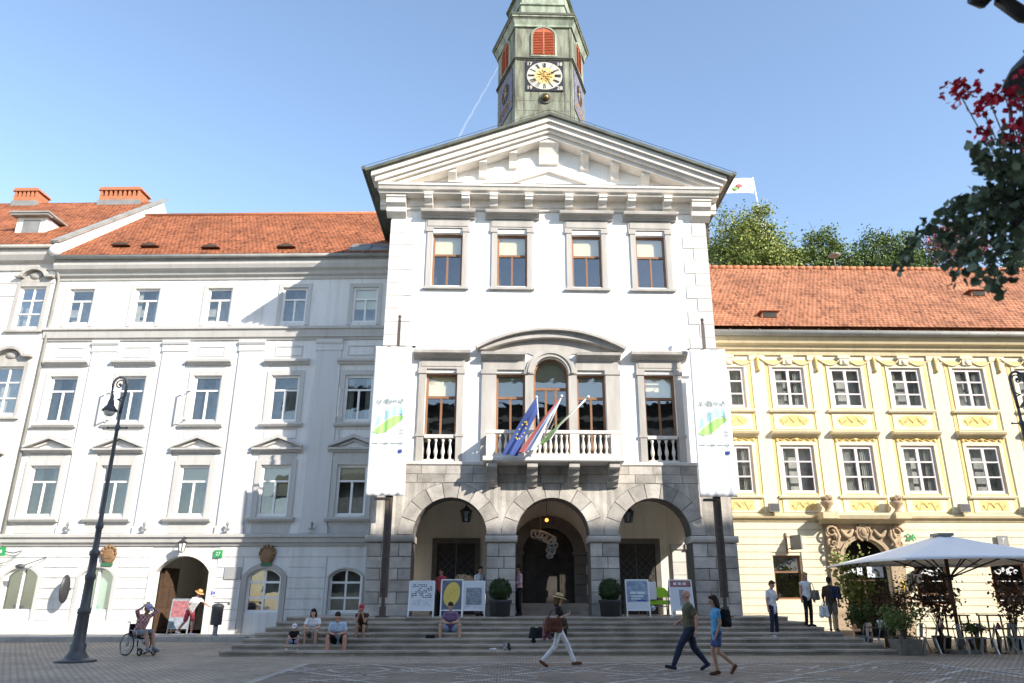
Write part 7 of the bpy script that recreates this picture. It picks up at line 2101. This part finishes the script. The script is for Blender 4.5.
# --- people sitting on the steps (seat on a tread, feet lower)
def sitter(label, x, y, zs, rz=0, sc=1.0, kn_spread=.14, feet_drop=.42, fx=.0, lean=.18, arms='knees', **kw):
    """origin at the seat: figure drawn with the hips at z=.12 above the tread"""
    q = dict(pel=(0, 0, .11), hiL=(-.09, -.02, .10), hiR=(.09, -.02, .10), knL=(-kn_spread, -.42, .22), knR=(kn_spread, -.42, .22), anL=(-kn_spread, -.40, .22 - feet_drop), anR=(kn_spread, -.40, .22 - feet_drop),
             chest=(0, -lean, .44), neck=(0, -lean * 1.35, .60), head=(0, -lean * 1.6 - .02, .755), shL=(-.18, -lean * 1.2, .555), shR=(.18, -lean * 1.2, .555))
    if arms == 'knees': q.update(elL=(-.24, -.30, .33), elR=(.24, -.30, .33), wrL=(-.07, -.46, .29), wrR=(.07, -.46, .29))
    if arms == 'face': q.update(elL=(-.14, -.40, .34), elR=(.14, -.40, .34), wrL=(-.05, -lean * 1.6 - .12, .62), wrR=(.05, -lean * 1.6 - .12, .62))
    return person(label, (x, y, zs), rz, sc, q, **kw)
TZ = lambda k: .15 * k                                         # top of step k (1..7)
sitter('small child in a white cap and dark shirt sitting on the second step', -8.20, 25.05, TZ(2), .1, .62, .26, .40, lean=.10, child=True, hat=('cap', 'white_cloth'), top='black_cloth', legs='sky_short', legs_to=.75, shoes='shoe_white', skin='skin_pink')
sitter('woman in a white shirt with dark hair sitting on the third step', -7.72, 25.45, TZ(3), 0, .98, .17, .46, lean=.12, top='white_cloth', legs='khaki', legs_to=.55, shoes='brown_leather', hair='hair_dark', hairstyle='bob', sleeves=.5, build=.95, skin='skin')
sitter('stout man in a pale blue shirt sitting on the lower steps', -6.82, 25.05, TZ(2), 0, 1.05, .24, .50, lean=.26, top='pale_blue', legs='black_cloth', legs_to=.85, shoes='shoe_dark', hair='hair_dark', skin='skin_pink', build=1.15, sleeves=.6)
sitter('person in a red cap holding both hands to the face on the upper steps', -6.25, 25.95, TZ(4), -.1, .95, .12, .45, lean=.22, arms='face', top='dark_brown', legs='khaki', legs_to=.6, hat=('cap', 'red_cloth'), skin='skin_tan', shoes='shoe_dark', build=.92, sleeves=.3)
sitter('barefoot young man in a purple shirt and pale blue shorts sitting alone on the steps', -3.45, 25.95, TZ(4) , .0, 1.03, .30, .52, lean=.24, top='purple', legs='sky_short', legs_to=.62, shoes=None, hair='hair_dark', skin='skin', build=.95, sleeves=.55)
sitter('person in dark brown sitting on the steps behind the woman in the straw hat', -.02, 25.55, TZ(3), .15, .98, .14, .45, lean=.2, top='dark_brown', legs='black_cloth', shoes='shoe_dark', hair='hair_dark', skin='skin_tan', sleeves=1.8)
bag('backpack', 'black and grey backpack lying on the steps left of the woman in the straw hat', 'bag', (-.70, 25.35, TZ(2) + .01), .3, .46, .32, .48, 'black_cloth')
bag('small_bag', 'small black bag beside the barefoot young man', 'bag', (-4.05, 25.4, TZ(2) + .01), 0, .30, .2, .26, 'black_cloth')
t = thing('pair_of_shoes', 'pair of dark and white shoes standing on the lowest step', 'shoes', (-1.72, 24.5, .155))
for k in range(2):
    mb = MB(); mb.cap((.14 * k, 0, .05), (.14 * k + .03, -.16, .04), .05, .04); mb.cap((.14 * k, 0, .05), (.14 * k - .01, .03, .16), .05, .045); link('shoe', remesh(mb, 'shoe', .012, SK['shoe_dark' if k else 'grey_cloth'], 2), t)
mb = MB(); mb.cap((-.26, -.06, .03), (-.42, -.12, .03), .035, .03); link('sandal', remesh(mb, 'sandal', .012, SK['shoe_white'], 2), t)

# --- standing in the arcade
person('man in a pale pink shirt and dark trousers standing beside the middle arch pier', (-1.22, 28.2, 1.05), R(-70), .98, dict(elR=(.2, .0, 1.14), wrR=(.05, -.22, 1.12), elL=(-.2, .0, 1.14), wrL=(-.05, -.22, 1.10)), top='pink_cloth', legs='black_cloth', hair='hair_dark', skin='skin_tan', sleeves=1.8)
person('woman with dark hair in a white top standing behind the poster boards', (-2.62, 28.3, 1.05), R(40), .96, dict(elL=(-.22, -.02, 1.14), wrL=(-.12, -.24, 1.18)), top='white_cloth', legs='grey_cloth', hair='hair_dark', hairstyle='tail', build=.9)
person('person in red behind the gap between the poster boards', (-4.0, 28.4, 1.05), R(-30), .92, None, top='red_cloth', legs='black_cloth', hair='hair_dark', skin='skin_tan', build=.9)

# --- right of the steps
person('young man in a white shirt looking at his phone on the right of the steps', (7.03, 25.75, TZ(3)), R(35), 1.0,
       dict(elL=(-.235, .02, 1.14), wrL=(-.24, .0, .88), elR=(.22, -.04, 1.14), wrR=(.06, -.24, 1.22), head=(.0, -.06, 1.60), knL=(-.11, -.02, .51), anL=(-.13, .03, .085), knR=(.11, -.02, .51), anR=(.16, .03, .085)),
       top='white_cloth', legs='navy_cloth', shoes='shoe_white', hair='hair_brown', skin='skin', sleeves=.6, hem=.12, build=.95)
t = thing('mobile_phone', 'dark phone in the hand of the young man in the white shirt', 'phone', (7.03 + .23, 25.75 - .21, TZ(3) + 1.27))
mb = MB(); mb.obox((0, 0, 0), (.075, .012, .15), Matrix.Rotation(R(-35), 3, 'X')); mb.build('case', M['iron'], t)
person('blonde woman in a white top and black trousers at the right end of the steps', (8.45, 26.4, TZ(5)), R(20), .985, dict(elL=(-.23, .02, 1.14), wrL=(-.25, -.02, .89)), top='white_cloth', legs='black_cloth', hair='hair_blond', hairstyle='long', sleeves=.1, build=.92, skin='skin_pink')
bag('shoulder_bag', 'dark shoulder bag on the blonde woman', 'bag', (8.73, 26.32, 1.57), R(20), .22, .18, .34, 'khaki', [(-.02, 0, .3), (-.12, 0, .58), (-.16, .05, .5)])
person('woman in brown with a dark backpack seen from behind at the end of the steps', (9.22, 26.3, TZ(4)), R(150), .985, dict(elL=(-.24, .02, 1.14), wrL=(-.24, -.02, .9)), top='dark_brown', legs='khaki', legs_to=.8, hair='hair_dark', hairstyle='tail', skin='skin_tan', sleeves=1.2, build=1.0, shoes='brown_leather')
bag('backpack', 'dark backpack worn by the woman in brown at the end of the steps', 'bag', (9.32, 26.09, TZ(4) + 1.0), R(-30), .32, .22, .44, 'navy_cloth')
bag('shopping_bag', 'white plastic bag carried by the woman in brown', 'bag', (8.90, 26.2, TZ(4) + .42), 0, .30, .2, .40, 'white_cloth', [(-.08, 0, .36), (0, 0, .52), (.08, 0, .36)])

# --- left pavement: man in a straw hat reaching to the bin
person('man in a straw hat, white shirt and red shorts leaning towards the litter bin', (-13.75, 31.0, .30), R(70), .98,
       dict(pel=(0, .06, .93), chest=(0, -.14, 1.25), neck=(0, -.20, 1.40), head=(0, -.27, 1.535), shL=(-.185, -.17, 1.35), shR=(.185, -.17, 1.35), elR=(.21, -.40, 1.20), wrR=(.18, -.60, 1.10), elL=(-.22, .02, 1.12), wrL=(-.2, -.1, .92),
            hiL=(-.09, .05, .90), hiR=(.09, .05, .90), knL=(-.10, .16, .50), anL=(-.10, .46, .16), knR=(.10, -.06, .50), anR=(.10, -.04, .085)),
       top='white_cloth', legs='red_cloth', legs_to=.8, shoes='shoe_white', hair='hair_brown', hat=('brim', 'orange_straw'), skin='skin_pink', sleeves=.55)

# --- wheelchair and rider
W = thing('wheelchair', 'grey wheelchair with large spoked wheels on the cobbles', 'wheelchair', (-12.85, 24.9, 0), R(62))
def wheel(r, n, rt_):
    b = MB(); b.tube([(0, r * math.cos(2*PI*k/28), r * math.sin(2*PI*k/28)) for k in range(29)], rt_, 7, 0, False)
    for k in range(n): a = 2 * PI * k / n; b.tube([(0, 0, 0), (0, r * math.cos(a), r * math.sin(a))], .005, 4, 1)
    b.tube([(-.04, 0, 0), (.04, 0, 0)], .03, 8, 1)
    return b.mesh('wheel', [SK['rubber'], M['steel']])
wm, cm_ = wheel(.30, 18, .02), wheel(.09, 6, .024)
for sx in (-1, 1):
    o = link('wheel', wm, W, (sx * .30, .12, .32)); b = MB(); b.tube([(sx * .045, .26 * math.cos(2*PI*k/24), .26 * math.sin(2*PI*k/24)) for k in range(25)], .009, 5, 0, False); b.build('push_rim', M['steel'], o)
    link('caster', cm_, W, (sx * .24, -.42, .115))
    b = MB()
    b.tube([(sx*.24, .20, .95), (sx*.24, .18, .5), (sx*.24, -.30, .47), (sx*.24, -.46, .28), (sx*.22, -.60, .12)], .014, 7); b.tube([(sx*.24, .18, .5), (sx*.24, .12, .32)], .014, 6); b.tube([(sx*.24, .1, .28), (sx*.24, -.42, .24), (sx*.24, -.42, .12)], .013, 6)
    b.tube([(sx*.25, .2, .72), (sx*.25, -.16, .70), (sx*.25, -.2, .48)], .014, 6); b.tube([(sx*.24, .20, .95), (sx*.24, .32, .95)], .018, 6); b.build('side_frame', M['steel'], W)
b = MB(); b.box(-.22, .22, -.28, .2, .47, .50); b.build('seat', SK['black_cloth'], W)
b = MB(); b.box(-.22, .22, .185, .205, .52, .90); b.build('backrest', SK['black_cloth'], W)
for sx in (-1, 1): b = MB(); b.box(min(sx*.03, sx*.19), max(sx*.03, sx*.19), -.74, -.56, .10, .125); b.build('footplate', M['iron_grey'], W)
sq = dict(pel=(0, .06, .62), hiL=(-.09, .0, .61), hiR=(.09, .0, .61), knL=(-.11, -.40, .63), knR=(.11, -.40, .63), anL=(-.10, -.56, .21), anR=(.10, -.56, .21), chest=(0, -.06, .95), neck=(0, -.12, 1.10), head=(0, -.19, 1.24),
          shL=(-.19, -.08, 1.06), shR=(.19, -.08, 1.06), elL=(-.33, -.16, 1.20), elR=(.33, -.16, 1.20), wrL=(-.12, -.16, 1.34), wrR=(.12, -.16, 1.34))
person('person in a lilac cap and red plaid shirt sitting in the wheelchair with raised arms', (-12.85, 24.9, 0), R(62), 1.05, sq, top='plaid', legs='grey_cloth', legs_to=.9, shoes='grey_cloth', hat=('cap', 'lilac'), hair='hair_brown', skin='skin_tan', sleeves=1.3)
